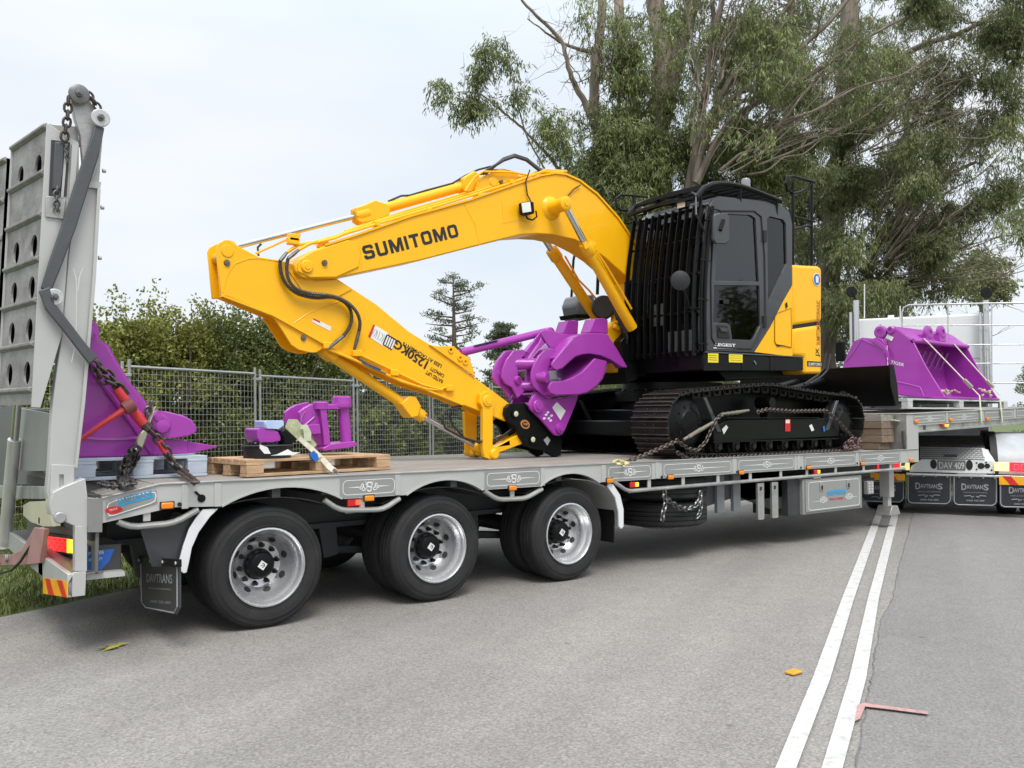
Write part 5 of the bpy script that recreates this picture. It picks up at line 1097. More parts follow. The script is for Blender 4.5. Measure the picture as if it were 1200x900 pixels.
# ================================================================ GRAPPLE held by the hitch
GRA=thing('thumb_grapple','purple hydraulic grapple claw held up on the excavator arm by its black hitch','grapple',tuple(oY(650,470,1.36)))
GN=1.10; GF=1.60
def G(pts,y,th,name,par=GRA,bev=.008,m=PUR): return T([gz(*q) for q in pts],y,th,name,m,par,bev)
ear=[(283,497),(300,455),(325,420),(360,440),(420,462),(560,440),(545,490),(485,635),(470,660),(450,667),(425,662),(410,645),(350,575),(293,520)]
e1=G(ear,GN+.02,.035,'hitch_ear'); G(ear,GN+.02,.035,'hitch_ear').location.y+=.30
for x,y,r_ in ((330,503,.055),(452,625,.045)):
    c=oY(*gz(x,y),GN+.02); g=MB(); g.lathe(c,(0,-1,0),[(r_*1.25,-.03),(r_*1.25,.02),(r_*1.1,.03),(r_*.7,.03),(r_*.65,.04),(0,.04)],24); build(g,'ear_boss',PUR,e1)
    g=MB(); c=c+Y_*.03; g.cyl(c,c+Y_*(GF-GN-.1),r_*.8,16); build(g,'ear_pin',PUR,e1)
G([(412,510),(437,478),(487,528),(458,580)],GN+.018,-.003,'white_label',e1,0,PAP); 
for (x,y) in ((370,548),(385,568),(380,535),(400,553),(360,568),(395,580)):
    G([(x,y),(x+12,y-6),(x+17,y+3),(x+5,y+10)],GN+.018,-.003,'maker_mark',e1,0,PIN)
up_=[(410,272),(420,250),(432,238),(480,180),(530,122),(560,108),(600,98),(640,95),(700,100),(720,108),(826,288),(800,286),(740,245),(680,220),(620,210),(580,214),(540,228),(500,262),(470,290),(440,301),(418,292)]
u1=G(up_,GN-.12,.03,'upper_jaw_plate'); G(up_,GN-.12,.03,'upper_jaw_plate').location.y+=GF-GN+.2
def skin(pts,y0,y1,name,th=.025,m=PUR):
    g=MB(); g.slab([oY(*gz(a,b),(y0+y1)/2).copy() if False else Vector((oY(*gz(a,b),y0).x,(y0+y1)/2,oY(*gz(a,b),y0).z)) for a,b in pts],y1-y0,th,(0,1,0)); return build(g,name,m,GRA,bevel=.003)
skin([(430,240),(480,180),(530,124),(600,102),(700,104),(722,112)],GN-.10,GF+.10,'upper_jaw_skin'); skin([(718,108),(770,190),(826,286)],GN-.10,GF+.10,'jaw_lip')
lo_=[(393,402),(400,378),(415,366),(470,364),(530,342),(580,312),(650,236),(712,250),(706,310),(690,350),(660,390),(610,425),(560,437),(430,441),(402,428)]
G(lo_,GN-.12,.03,'lower_jaw_plate'); G(lo_,GN-.12,.03,'lower_jaw_plate').location.y+=GF-GN+.2
skin([(400,430),(430,438),(560,434),(610,422),(660,387),(690,348),(706,305),(712,252)],GN-.1,GF+.1,'lower_jaw_skin')
skin([(415,372),(470,370),(530,348),(580,318),(650,242)],GN-.08,GF+.1,'lower_jaw_inner_skin',.02); skin([(418,292),(440,298),(470,287),(500,259),(540,225),(580,211),(620,207)],GN-.08,GF+.08,'upper_jaw_inner_skin',.02); G([(420,300),(500,240),(620,205),(690,225),(650,250),(560,330),(480,372),(415,372)],GF+.02,.02,'jaw_inner_rib')
# tabs standing on top
for pts,y in ((((474,96),(498,28),(540,24),(560,32),(556,100),(530,106)),GN+.35),(((622,92),(648,16),(700,12),(722,22),(724,100)),GN+.02)):
    G(pts,y,.16,'top_tab')
# hinge plates near and far
hp=[(296,352),(300,310),(312,270),(338,222),(372,190),(425,180),(440,200),(438,240),(405,262),(392,300),(395,360),(398,430),(430,448),(395,462),(345,425),(310,395)]
G(hp,GN-.02,.03,'hinge_plate'); G([(x-30,y+2) for x,y in hp],GN+.12,.03,'hinge_plate')
hf=[(83,345),(88,300),(110,245),(150,195),(200,190),(240,215),(205,245),(175,275),(172,330),(215,375),(222,410),(195,440),(170,462),(140,400),(100,378)]
G(hf,1.28,.03,'hinge_plate').location.y+=0; G([(x+50,y-3) for x,y in hf],1.22,.03,'hinge_plate')
for (x,y,yy,r_) in ((370,341,GN-.03,.05),(322,330,GN+.08,.045),(152,337,1.27,.048),(118,325,1.3,.045),(400,95,1.2,.05)):
    c=oY(*gz(x,y),yy); g=MB(); g.lathe(c,(0,-1,0),[(r_*1.2,-.05),(r_*1.2,.015),(r_,.022),(r_*.6,.022),(r_*.5,.032),(0,.032)],22); build(g,'pivot_boss',PUR,GRA)
def tub(a,b,y0,y1,r,name='cross_tube'): g=MB(); g.cyl(oY(*gz(*a),y0),oY(*gz(*b),y1),r,18); return build(g,name,PUR,GRA)
tub((170,268),(330,268),1.30,1.15,.06); tub((200,392),(345,390),1.30,1.15,.05); tub((180,350),(230,360),1.3,1.2,.045); tub((385,345),(330,343),1.0,1.1,.05)
G([(232,243),(300,150),(345,92),(372,76),(350,130),(270,243)],1.22,.02,'gusset'); G([(288,246),(330,170),(372,78),(395,74),(400,120),(380,150),(330,195)],1.16,.02,'gusset')
G([(345,92),(372,76),(430,90),(480,98),(530,106),(560,104),(530,124),(480,150),(440,180),(400,180),(380,150)],1.14,.02,'top_lug_plate')
G([(180,470),(220,400),(228,398),(200,470)],1.3,.02,'gusset'); G([(275,500),(322,402),(335,402),(300,490)],1.16,.02,'gusset')
tub((-95,205),(380,88),1.34,1.26,.042,'thumb_strut')
g=MB(); a=oY(*gz(-20,187),1.29); b=oY(*gz(110,157),1.27); g.box((0,0,0),(.001,.001,.001)) if 0 else g.slab([a+Z_*.04,b+Z_*.04],.03,.006,(0,1,0)); build(g,'strut_decal',TXB,GRA)
# ================================================================ LOADS ON THE MAIN DECK
def Q(pts,sc,ox,oy): return [(ox+a/sc,oy+b/sc) for a,b in pts]
def pallet(name,label,Cn,U,V,lu,lv,h,m,z,nblk=3,ndeck=5,ld=None):
    """Cn near corner, U along the long near side, V to the back"""
    th=thing(name,label,'pallet',(Cn.x,Cn.y,z),ld)
    fr=Matrix(((U.x,V.x,0,Cn.x),(U.y,V.y,0,Cn.y),(0,0,1,z),(0,0,0,1)))
    for i in range(ndeck):
        w=lv/ndeck; g=MB(fr); g.box((0,i*w+.008+random.uniform(0,.006),h-.020),(lu,(i+1)*w-.008,h+random.uniform(-.001,.001))); build(g,'top_board',m,th,bevel=.002,segs=1,org=fr@Vector((i*.3,i*w,h)))
    for i in range(3):
        y=[0,lv/2-.05,lv-.10][i]; g=MB(fr); g.box((.0,y,.0),(lu,y+.10,.020)); build(g,'bottom_board',m,th,bevel=.002,segs=1)
        for k in range(nblk):
            x=[0.0,(lu-.14)/2,lu-.14][k] if nblk==3 else 0; g=MB(fr); g.box((x+.003,y+.003,.021),(x+.137,y+.097,h-.042)); build(g,'block',m,th,bevel=.003,segs=1)
    for k in range(nblk):
        x=[0.0,(lu-.14)/2,lu-.14][k]; g=MB(fr); g.box((x,0.002,h-.041),(x+.14,lv-.002,h-.021)); build(g,'stringer_board',m,th,bevel=.002,segs=1)
    return th
Cn=oZ(243,558,ZD)
yL=Cn.y; xr=Cn.x; hL=oY(243,534,yL).z-ZD
pallet('pallet','pale blue grey painted pallet on the trailer tail under the largest purple bucket',Vector((xr-.88,yL,0)),X_,Y_,.88,1.1,hL,PGR,ZD+.003)
C1=oZ(289,560,ZD); R1=oZ(458,550.5,ZD); L1=oZ(243,558.5,ZD); U=(R1-C1).normalized(); V=Vector((-U.y,U.x,0)); lu=(R1-C1).length
lvv=max(.6,min(1.1,abs((L1-C1).dot(V)))) if True else 1
pallet('pallet','raw brown timber pallet carrying the small purple coupler near the trailer tail',C1,U,V,lu,lvv,oY(289,539.5,C1.y).z-ZD,PIN2,ZD+.003,ndeck=6)
WP_TOP=oY(289,539.5,C1.y).z
txt_px('stamp',"EPAL",mat('stamp_red',(.35,.08,.05),.7),bpy.data.objects['pallet.001'],(445,545.5),(454,545),(445,541.5),R1.y-.004) if False else None
# --- big purple bucket at the tail
b1=lambda *a: [(85+x/4.5,370+y/4.5) for x,y in a]
YB=yL+.10
BK=thing('excavator_bucket','largest purple digging bucket with teeth strapped on the pale pallet at the trailer tail','bucket',tuple(oY(150,534,YB)))
side=[(87,535),(90,480),(95,400),(101,374)]+b1((95,25),(125,50),(132,80),(135,130),(185,160),(220,230),(300,360),(390,470),(405,520),(420,570),(455,625),(480,660),(450,735),(200,748),(30,742))
side=[(x,y) if y<535.5 else (x,535.5) for x,y in side]
def BT_(pts,y,th,name,par=BK,bev=.006,m=PUR): return traced(pts,y,th,name,m,par,bev)
sp1=BT_(side,YB,.03,'side_plate'); BT_(side,YB,.03,'side_plate').location.y+=.75
shp=PY(b1((95,25),(125,50),(132,80),(135,130),(185,160),(220,230),(300,360),(390,470)),YB)
g=MB(); g.slab([Vector((p.x,YB+.40,p.z)) for p in shp],.76,.03,(0,1,0)); build(g,'bucket_shell',PUR,BK)
g=MB(); bp_=PY(b1((30,738),(200,744),(450,732),(500,715)),YB); g.slab([Vector((p.x,YB+.40,p.z)) for p in bp_],.78,.03,(0,1,0)); build(g,'bucket_floor',PUR,BK)
g=MB(); g.slab([oY(a,b,YB-.012) for a,b in b1((35,640),(150,650),(260,650),(340,645))],.015,.006,(0,0,1)); g.tube([oY(a,b,YB-.004) for a,b in b1((30,635),(90,645),(180,652),(260,648),(345,640))],.007,6); build(g,'weld_line',mat('light_purple_edge',(.42,.10,.44),.35),sp1)
BT_(b1((60,240),(80,245),(230,440),(430,720),(410,735),(300,570),(180,410)),YB-.001,-.015,'wear_strip')
BT_(b1((405,530),(440,500),(500,505),(590,528),(630,550),(657,592),(655,612),(610,635),(545,645),(480,640),(420,590)),YB-.06,.07,'side_cutter',bev=.018)
BT_(b1((430,510),(470,515),(500,535),(520,560),(520,590),(500,612),(470,620),(430,600),(415,560)),YB-.075,.015,'cutter_lug',bev=.006)
g=MB(); c=oY(*b1((475,583))[0],YB-.08); g.lathe(c,(0,-1,0),[(.045,-.01),(.045,.004),(.03,.008),(0,.008)],20); c=oY(*b1((455,535))[0],YB-.08); g.lathe(c,(0,-1,0),[(.03,-.01),(.03,.004),(0,.006)],14); build(g,'cutter_boss',PUR,BK,bevel=0)
for k in range(4):
    y=YB+.0+k*.24; bs=b1((455,655),(500,648),(560,652),(605,658),(610,728),(520,728),(450,738))
    o=BT_(bs,YB,.10,'tooth_adapter',bev=.01); o.location.y+=k*.225
    P=PY(b1((605,662),(620,668),(770,692),(615,728),(605,728)),YB+.01); g=MB(); tip=P[2]
    base=[P[0],P[0]+Y_*.085,P[4]+Y_*.085,P[4]]; 
    g.add(base+[tip+Vector((0,.03,.005)),tip+Vector((0,.055,.005)),tip+Vector((0,.055,-.005)),tip+Vector((0,.03,-.005))],[(0,1,2,3),(4,7,6,5),(0,4,5,1),(1,5,6,2),(2,6,7,3),(3,7,4,0)])
    o2=build(g,'bucket_tooth',PUR,BK,bevel=.004); o2.location.y+=k*.225
g=MB(); c=oY(104,390,YB-.02); g.lathe(c,(0,-1,0),[(.045,-.1),(.045,.02),(.03,.025),(0,.025)],20); build(g,'hinge_boss',PUR,BK)
# red load binder with chain
SB=YB-.14
LB=thing('load_binder','red lever load binder with rusty chain pulled over the tail bucket beside the ramp','chain binder',tuple(oY(150,470,SB)))
def pxt(pts,y,r,name,m,par,n=8): g=MB(); g.tube([oY(a,b,y) for a,b in pts],r,n); return build(g,name,m,par)
pxt(b1((232,385),(300,480),(375,570)),SB,[.030,.034,.036],'binder_barrel',RED,LB,14)
pxt(b1((455,660),(490,720)),SB,.024,'binder_eye',RED,LB,10)
pxt(b1((35,660),(150,575),(250,510),(300,478)),SB-.03,[.014,.018,.022,.03],'binder_handle',RED,LB,8)
pxt(b1((270,492),(320,465)),SB-.035,[.045,.05],'ratchet_housing',mat('rusty_red',(.22,.06,.05),.6,dirt=.6),LB,10)
pxt(b1((245,365),(285,420)),SB+.02,.028,'rubber_grip',BRB,LB,8); pxt(b1((365,565),(400,600)),SB,.03,'binder_collar',CHN,LB,8)
g=MB(); g.chain([oY(a,b,SB) for a,b in b1((115,265),(150,330),(250,380))],.075,.05,.0105); g.chain([oY(a,b,SB+.03) for a,b in b1((120,255),(190,310),(245,370))],.075,.05,.0105); build(g,'binder_chain',CHN,LB)
g=MB(); g.chain([oY(a,b,SB) for a,b in b1((395,590),(440,640),(490,700),(520,760))],.075,.05,.0105); 
P=[oY(*b1((520,760))[0],SB),oY(*b1((570,820))[0],SB-.06),oY(233,566,.12)]; P[-1]=oZ(229,565,ZD+.02); g.chain([P[0],P[1],P[2]],.065,.045,.010); build(g,'binder_chain',CHN,LB)
pxt(b1((530,785),(600,835)),SB-.04,[.02,.032],'chain_hook',BRB,LB,8)
# ratchet strap & chain bunch
RS=thing('ratchet_strap','cream webbing ratchet strap and loose black chain hanging from the tail bucket','ratchet strap',tuple(oZ(155,566,ZD)))
g=MB(); P=[oY(a,b,SB+.02) for a,b in b1((425,485),(405,545),(385,600))]; g.slab(P,.05,.006,(.6,-.3,.5)); build(g,'webbing',SWH,RS)
g=MB(); g.chain([oY(a,b,SB) for a,b in b1((410,470),(395,510),(385,560))],.06,.04,.009); build(g,'thin_chain',CHG,RS)
BT_(b1((345,640),(375,600),(400,620),(370,700),(340,690)),SB-.02,.05,'ratchet_buckle',RS,.008,mat('buckle_steel',(.45,.42,.33),.35,.7)); BT_(b1((300,700),(345,675),(372,700),(345,740),(305,730)),SB-.03,.06,'ratchet_grip',RS,.012,BRB)
g=MB()
for k in range(9):
    x0=random.uniform(300,350); P=[oY(*q,SB-.02+random.uniform(-.04,.04)) for q in b1((x0,720),(x0-35+random.uniform(-20,20),790),(270+random.uniform(-30,30),860))]; P.append(oZ(random.uniform(140,158),random.uniform(563,569),ZD+.015)); g.chain(P,.055,.036,.008)
P=[oZ(150,566,ZD+.015),oZ(142,570,ZD+.012),oZ(128,569,ZD+.012),oZ(118,566,ZD+.012)]; g.chain(P,.055,.036,.008)
build(g,'chain_bunch',mat('oily_chain',(.10,.095,.09),.35,.8,.5,30),RS)
# small purple coupler & items on the wooden pallet  (zoom 5.4545 from 240,440)
w1=lambda *a: [(240+x/5.4545,440+y/5.4545) for x,y in a]
YC=C1.y+.35
CP=thing('purple_coupler','small purple coupler frame with two round posts standing on the timber pallet','attachment',tuple(oY(385,528,YC)))
def CT(pts,y,th,name,m=PUR,par=CP,bev=.005): return traced(w1(*pts),y,th,name,m,par,bev)
cp0=CT([(605,235),(640,205),(680,185),(760,165),(800,200),(790,215),(770,225),(790,300),(800,430),(790,450),(760,480),(700,400),(640,330),(610,300)],YC,.04,'coupler_plate')
CT([(605,235),(640,205),(680,185),(760,165),(790,215),(790,300),(800,430),(760,480),(700,400),(610,300)],YC,.04,'coupler_plate').location.y+=.28
CT([(640,318),(735,310),(745,370),(690,378)],YC-.06,.06,'coupler_step')
CT([(740,210),(775,205),(805,440),(765,450)],YC-.05,.36,'coupler_post')
g=MB(); g.tube([oY(*w1((885,200))[0],YC),oY(*w1((905,440))[0],YC)],.045,20); build(g,'coupler_round_post',PUR,CP)
g=MB(); a=w1((875,170),(875,205)); g.lathe(oY(*a[1],YC),Z_,[(0,0),(.075,0),(.08,.02),(.075,.045),(.075,.08),(.06,.09),(0,.09)],24); build(g,'coupler_cap',PUR,CP)
g=MB(); g.lathe(oY(*w1((740,215))[0],YC),Z_,[(0,0),(.06,0),(.062,.05),(.05,.06),(0,.06)],20); build(g,'coupler_cap',PUR,CP)
CT([(760,190),(900,175),(935,195),(900,215),(780,215)],YC-.05,.14,'coupler_top_arm'); CT([(755,465),(800,440),(900,425),(965,422),(975,445),(930,462),(760,482)],YC-.07,.22,'coupler_base',bev=.012)
g=MB(); 
for pts in (((615,300),(620,265),(640,230)),((600,350),(660,300),(700,265),(695,230))): g.tube([oY(*q,YC-.006) for q in w1(*pts)],.006,5)
build(g,'weld_line',MT['light_purple_edge'],cp0)
YD_=C1.y+.18
g=MB(); g.plate([PY(w1((335,345),(345,335),(430,345),(470,360),(488,395),(485,420),(430,430),(350,430),(335,395)),YD_)],(0,.25,0)); tag(build(g,'purple_lump',PUR,bevel=.03,segs=3),'rounded small purple fitting lying under the pale blue tray on the timber pallet','fitting')
g=MB(); g.plate([PY(w1((380,288),(505,288),(512,320),(480,345),(385,340)),YD_-.01)],(0,.2,0)); tag(build(g,'pale_blue_tray',BOX_,bevel=.01),'pale blue plastic tray resting on the small purple fitting','tray')
c=oY(*w1((400,440))[0],YD_+.05); zt=WP_TOP
g=MB(); g.lathe((c.x,c.y,zt+.002),Z_,[(0,0),(.17,0),(.175,c.z-zt-.02),(.19,c.z-zt-.01),(.18,c.z-zt),(.165,c.z-zt-.02),(0,c.z-zt-.03)],30); tag(build(g,'black_tub',BRB),'shallow black rubber tub on the timber pallet below the purple fitting','tub')
g=MB(); g.plate([PY(w1((350,440),(400,460),(420,500),(380,500),(350,465)),YD_-.15)],(0,-.004,0)); g.plate([PY(w1((460,505),(530,472),(560,490),(610,492),(560,508),(420,512)),YD_-.2)],(0,-.004,0)); tag(build(g,'torn_paper',PAP),'torn white sheets of paper by the black tub on the timber pallet','paper')
g=MB(); g.plate([PY(w1((480,360),(520,335),(600,410),(570,425),(560,480),(500,490),(500,400)),YD_-.02)],(0,.12,0)); tag(build(g,'black_bracket',BLK,bevel=.015),'black steel bracket leaning between purple fitting and strap roll','bracket')
SS=thing('green_strap','olive green webbing strap looped over the coupler and tied down to the deck edge','strap',tuple(oZ(395,553,ZD)))
def band2(pts,w,y,name,m,par,th=.006):
    g=MB(); L_=[];Qq=[]
    P=w1(*pts)
    for i,(a,b) in enumerate(P):
        a0,b0=P[max(0,i-1)]; a1,b1_=P[min(len(P)-1,i+1)]; dx,dy=a1-a0,b1_-b0; l=math.hypot(dx,dy) or 1; nx,ny=-dy/l,dx/l
        wv=w[i]/5.4545; yy=y[i] if isinstance(y,(list,tuple)) else y
        L_.append(oY(a+nx*wv/2,b+ny*wv/2,yy)); Qq.append(oY(a-nx*wv/2,b-ny*wv/2,yy))
    n=len(P); off=Vector((.0,-th,th*.3)); vs=[]
    for a,b in zip(L_,Qq): vs+=[a,b,b+off,a+off]
    g.add(vs,[(i*4+k,i*4+(k+1)%4,i*4+4+(k+1)%4,i*4+4+k) for i in range(n-1) for k in range(4)]+[(3,2,1,0),((n-1)*4,(n-1)*4+1,(n-1)*4+2,(n-1)*4+3)]); return build(g,name,m,par)
yy=YC-.12
band2(((600,415),(560,370),(535,325),(545,300),(575,300),(600,340),(640,400),(700,460)),(30,50,50,45,45,60,60,45),yy,'webbing',STR,SS)
band2(((610,330),(640,330),(655,370),(655,420)),(25,40,48,45),yy-.03,'webbing',mat('strap_light',(.50,.55,.38),.8,0,.15,20),SS)
zz=oZ(*w1((850,645))[0],ZD).y
band2(((600,400),(680,470),(745,530),(800,590),(830,610)),(30,32,34,36,34),[yy-.02,yy-.06,yy-.12,C1.y-.02,C1.y-.06],'webbing',SWH,SS)
band2(((820,600),(845,625),(858,648)),(16,10,8),[C1.y-.05,C1.y-.15,.02],'hook_wire',CHG,SS,.01)
band2(((675,495),(695,520),(710,548)),(35,45,30),yy-.14,'blue_tape',BLU,SS,.02); 
# --- chains over the near track
def chain_thing(name,label,pts,y,ln=.052,wd=.034,r=.0075,m=CHN,end=None):
    g=MB(); P=[oY(a,b,y if not isinstance(y,(list,tuple)) else y[i]) for i,(a,b) in enumerate(pts)]; g.chain(P,ln,wd,r); o=build(g,name,m); tag(o,label,'chain'); return o
t1=lambda *a: [(720+x/6.925,430+y/6.925) for x,y in a]
t2=lambda *a: [(870+x/6.925,430+y/6.925) for x,y in a]
c0=chain_thing('tie_down_chain','rusty chain running from the yellow deck hook up to the near track front',t1((75,775),(250,715),(400,650),(510,600)),[-.0,-.01,-.02,-.03])
c1=chain_thing('tie_down_chain','slack rusty loop sagging in front of the near track frame',t1((510,600),(600,665),(670,680),(740,610),(800,480),(830,420),(880,385),(1000,370)),-.035)
c2=chain_thing('tie_down_chain','rusty chain along the top of the near track frame, dropping at its rear',t2((130,365),(200,345),(400,360),(680,355),(760,420),(860,530),(930,600)),[-.0,-.0,-.0,-.0,-.01,-.02,-.03])
c3=chain_thing('tie_down_chain','rusty chain stretched flat on the deck under the edge of the near track',t1((520,700),(600,745),(800,750),(1100,725))+t2((300,715),(600,690),(850,680)),-.005)
g=MB(); g.tube([oY(*q,-.04) for q in t1((560,590),(700,510),(800,450))],[.014,.022,.016],10); g.tube([oY(*q,-.04) for q in t1((860,385),(1000,368),(1090,352))],[.012,.02,.012],8); g.tube([oY(*q,-.045) for q in t1((600,570),(700,505))],[.02,.02],8); tag(build(g,'chain_tensioner',mat('tensioner_steel',(.24,.21,.17),.5,.5,dirt=.5)),'worn steel chain tensioner bar hooked into the chains at the front of the near track','chain binder')
g=MB(); 
for k in range(7):
    P=[oY(*q,-.03+random.uniform(-.02,.05)) for q in t2((940+random.uniform(-60,30),590),(820+random.uniform(0,140),630+random.uniform(-20,20)),(840+random.uniform(-20,90),670))]; g.chain(P,.06,.04,.0085)
g.chain([oZ(*t2((800,680))[0],ZD+.015),oZ(*t2((900,668))[0],ZD+.015),oZ(*t2((950,665))[0],ZD+.015)],.06,.04,.0085)
tag(build(g,'chain_pile',mat('reddish_chain',(.17,.11,.10),.5,.6,.4,30)),'heap of reddish rusty chain on the deck edge behind the near track','chain')
g=MB(); P=[oZ(a,b,ZD+.012) for a,b in ((719,541),(724,539.5),(730,541),(736,543),(731,544.5),(724,544))]; g.tube(P,.014,8); tag(build(g,'yellow_hook',mat('cream_hook',(.75,.68,.32),.5)),'cream yellow chain hook lying on the deck edge ahead of the near track','hook')
# spare tyres hung below the deck with a chain
sx=oY(776,590,.45).x; sr=.50
def spare(z,lab):
    g=MB(); pr=[(.27,.02),(.34,0),(.44,.015),(.485,.04)]
    for k in range(4): z0=.045+k*.045; pr+=[(.50,z0),(.50,z0+.034),(.488,z0+.036),(.488,z0+.043)]
    pr+=[(.485,.235),(.44,.26),(.34,.27),(.27,.25)]
    g.lathe((sx,.50,z),Z_,pr,44); o=build(g,'spare_tyre',RUB,TR,label=lab)
    return o
s1_=spare(.33,'black spare truck tyre lying flat in the chain sling under the deck')
g=MB(); g.lathe((sx,.50,.30),Z_,[(0,.0),(.20,.0),(.25,.02),(.26,.05),(.25,.06),(0,.04)],36); build(g,'rim',ALU,s1_)
s2_=spare(.60,'upper black spare truck tyre stacked flat against the underside of the deck')
g=MB()
a=oY(776,575,-.02); pts=[(779,577),(780,590),(777,601),(776,612)]; g.chain([oY(x,y,-.02) for x,y in pts],.06,.04,.009)
g.chain([oY(x,y,-.02) for x,y in ((779,582),(787,589),(797,595),(806,597),(814,594),(820,586),(821,578))],.06,.04,.009); g.chain([oY(x,y,-.01) for x,y in ((821,580),(822,590),(820,602),(815,608))],.05,.035,.007)
tag(build(g,'spare_tyre_chain',CHG),'bright galvanised chain looped below the deck around the spare tyres','chain')
# --- timber beams stacked against the riser
BX=8.30
for k in range(5):
    zb_=ZD+.004+k*.092; col=mat('hardwood_%d'%k,[(.20,.145,.10),(.22,.16,.11),(.19,.14,.10),(.21,.155,.11),(.30,.28,.25)][k],.8,0,.25,5,.3,40,dirt=.35,dirtcol=(.2,.15,.1),stretch=(5,1,5))
    g=MB(); g.box((BX+random.uniform(-.01,.01),.12+random.uniform(-.03,.03),zb_),(BX+.30,2.3,zb_+.088)); tag(build(g,'timber_beam',col,bevel=.004),['lowest brown timber beam of the stack by the gooseneck riser','second brown timber beam from the bottom of the gooseneck stack','middle brown timber beam of the stack by the gooseneck riser','brown timber beam just under the grey topmost one by the gooseneck riser','weathered grey timber beam on top of the stack by the gooseneck riser'][k],'timber beam','timber beams stacked at the gooseneck')
SG=thing('pale_green_strap','pale green strap hanging round the timber beam ends beside the gooseneck post','strap',tuple(oY(1060,545,.0)))
def slabpx(pts,y,w,th,m,par,name='webbing',wd=(0,1,0)): g=MB(); g.slab([oY(a,b,y) for a,b in pts],w,th,wd); return build(g,name,m,par)
LGS=mat('pale_green_webbing',(.52,.58,.42),.8,0,.15,20)
slabpx([(1046,492),(1053,493.5),(1057,500),(1060,512),(1062,527),(1059,540),(1058,546)],.06,.05,.012,LGS,SG)
slabpx([(1058,505),(1059,520),(1061,528)],-.02,.03,.03,CHG,SG,'ratchet_buckle')
# ================================================================ UPPER DECK LOAD
f1=lambda *a: [(960+x/3.2125,340+y/3.2125) for x,y in a]
ZU=lambda x: 1.505+(x-8.885)*sl
A_=oY(*f1((462,408))[0],.30); 
zp=A_.z; XA=A_.x; B_=oY(*f1((664,384))[0],.30); XBk=B_.x; zpal=ZU((XA+XBk)/2)
zp=max(zp,zpal+.10)
px0=oY(*f1((300,420))[0],.35).x
pallet('pallet','light grey pallet on the upper front deck under the open purple bucket',Vector((px0,.22,0)),X_,Y_,max(1.2,XBk-px0+.25),1.5,zp-zpal-.012,mat('grey_pallet',(.52,.53,.53),.75,0,.15,4,.2,45,dirt=.3,dirtcol=(.35,.34,.33),stretch=(1,5,5)),zpal)
UB=thing('excavator_bucket','purple open mouthed batter bucket strapped on the upper front deck facing the camera','bucket',(XA,.6,zp))
sidep=[f for f in f1((262,145),(275,138),(300,152),(352,190),(400,285),(455,375),(476,408),(380,402),(292,392),(272,350),(262,300),(258,200))]
def sideplate(X0,par,name='side_plate',pts=sidep,th=.03): g=MB(); g.plate([[oX(a,b,XA) for a,b in pts]],(th,0,0)); o=build(g,name,PUR,par,bevel=.006); o.location.x+=X0-XA; return o
spA=sideplate(XA,UB); sideplate(XBk-.03,UB)
Pm=[oX(a,b,XA) for a,b in sidep]
def skinx(idx,name,m=PUR,par=UB): g=MB(); g.slab([Vector(((XA+XBk)/2,Pm[i].y,Pm[i].z)) for i in idx],XBk-XA-.02,.025,(1,0,0)); return build(g,name,m,par,bevel=.004)
skinx([3,2,1,0,11,10,9,8],'bucket_back'); skinx([6,7,8],'bucket_floor')
g=MB(); p=Pm[6]; g.slab([Vector(((XA+XBk)/2,p.y-.02,p.z+.01)),Vector(((XA+XBk)/2,p.y+.2,p.z+.02))],XBk-XA+.04,.03,(1,0,0)); build(g,'cutting_edge',PUR,UB,bevel=.005)
g=MB(); g.tube([Vector((XA,Pm[3].y,Pm[3].z)),Vector((XBk,Pm[3].y,Pm[3].z))],.035,14); build(g,'mouth_tube',PUR,UB)
for k in range(9):
    x=XA+.14+k*(XBk-XA-.28)/8; g=MB(); g.tube([Vector((x,Pm[3].y+.25,Pm[3].z-.10)),Vector((x,Pm[3].y+.42,(Pm[3].z+zp)/2)),Vector((x,Pm[3].y+.40,zp+.15)),Vector((x,Pm[3].y+.15,zp+.05))],.014,6); build(g,'sieve_bar',mat('rubbed_purple',(.42,.20,.42),.3,.3) if k==0 else MT['rubbed_purple'],UB)
# hinge ears on top
for (x,y,r_) in ((415,162,.115),(463,160,.11)):
    c=oY(*f1((x,y))[0],Pm[3].y-.01); g=MB(); g.lathe(c,(0,-1,0),[(r_,-.05),(r_,.0),(r_*.8,.015),(r_*.45,.015),(r_*.4,.0),(0,0)],24); g.box(c+Vector((-.10,-.01,-.14)),c+Vector((.10,.25,-.02))); build(g,'hinge_ear',PUR,UB)
for (x,y,r_) in ((229,158,.10),(268,150,.06)):
    c=oX(*f1((x,y))[0],XA-.02); g=MB(); g.lathe(c,(-1,0,0),[(r_,-.06),(r_,.0),(r_*.8,.015),(r_*.45,.015),(r_*.4,.0),(0,0)],24); build(g,'hinge_ear',PUR,UB)
g=MB(); g.plate([[oX(a,b,XA-.012) for a,b in f1((256,166),(280,178),(272,192),(250,178))]],(.008,0,0)); build(g,'white_label',PAP,spA)
a,b,c=[oX(*f1(q)[0],XA-.006) for q in ((268,275),(318,288),(268,263))]; tx_on('TIGER',PIN,spA,a,b,c,.012,'bucket_text')
g=MB(); g.tube([oX(x,y,XA-.004) for x,y in f1((275,340),(330,352),(380,365),(395,400))],.008,6); build(g,'weld_line',MT['light_purple_edge'],spA)
U2=thing('excavator_bucket','smaller purple bucket turned sideways behind the batter bucket on the upper deck','bucket',(XA-.3,1.7,zpal))
pts=f1((85,300),(95,270),(108,240),(130,195),(160,182),(200,186),(220,178),(238,187),(248,205),(250,235),(252,345),(100,350))
g=MB(); g.plate([[oX(a,b,XA-.05) for a,b in pts]],(.05,0,0)); q0=build(g,'side_plate',PUR,U2,bevel=.006)
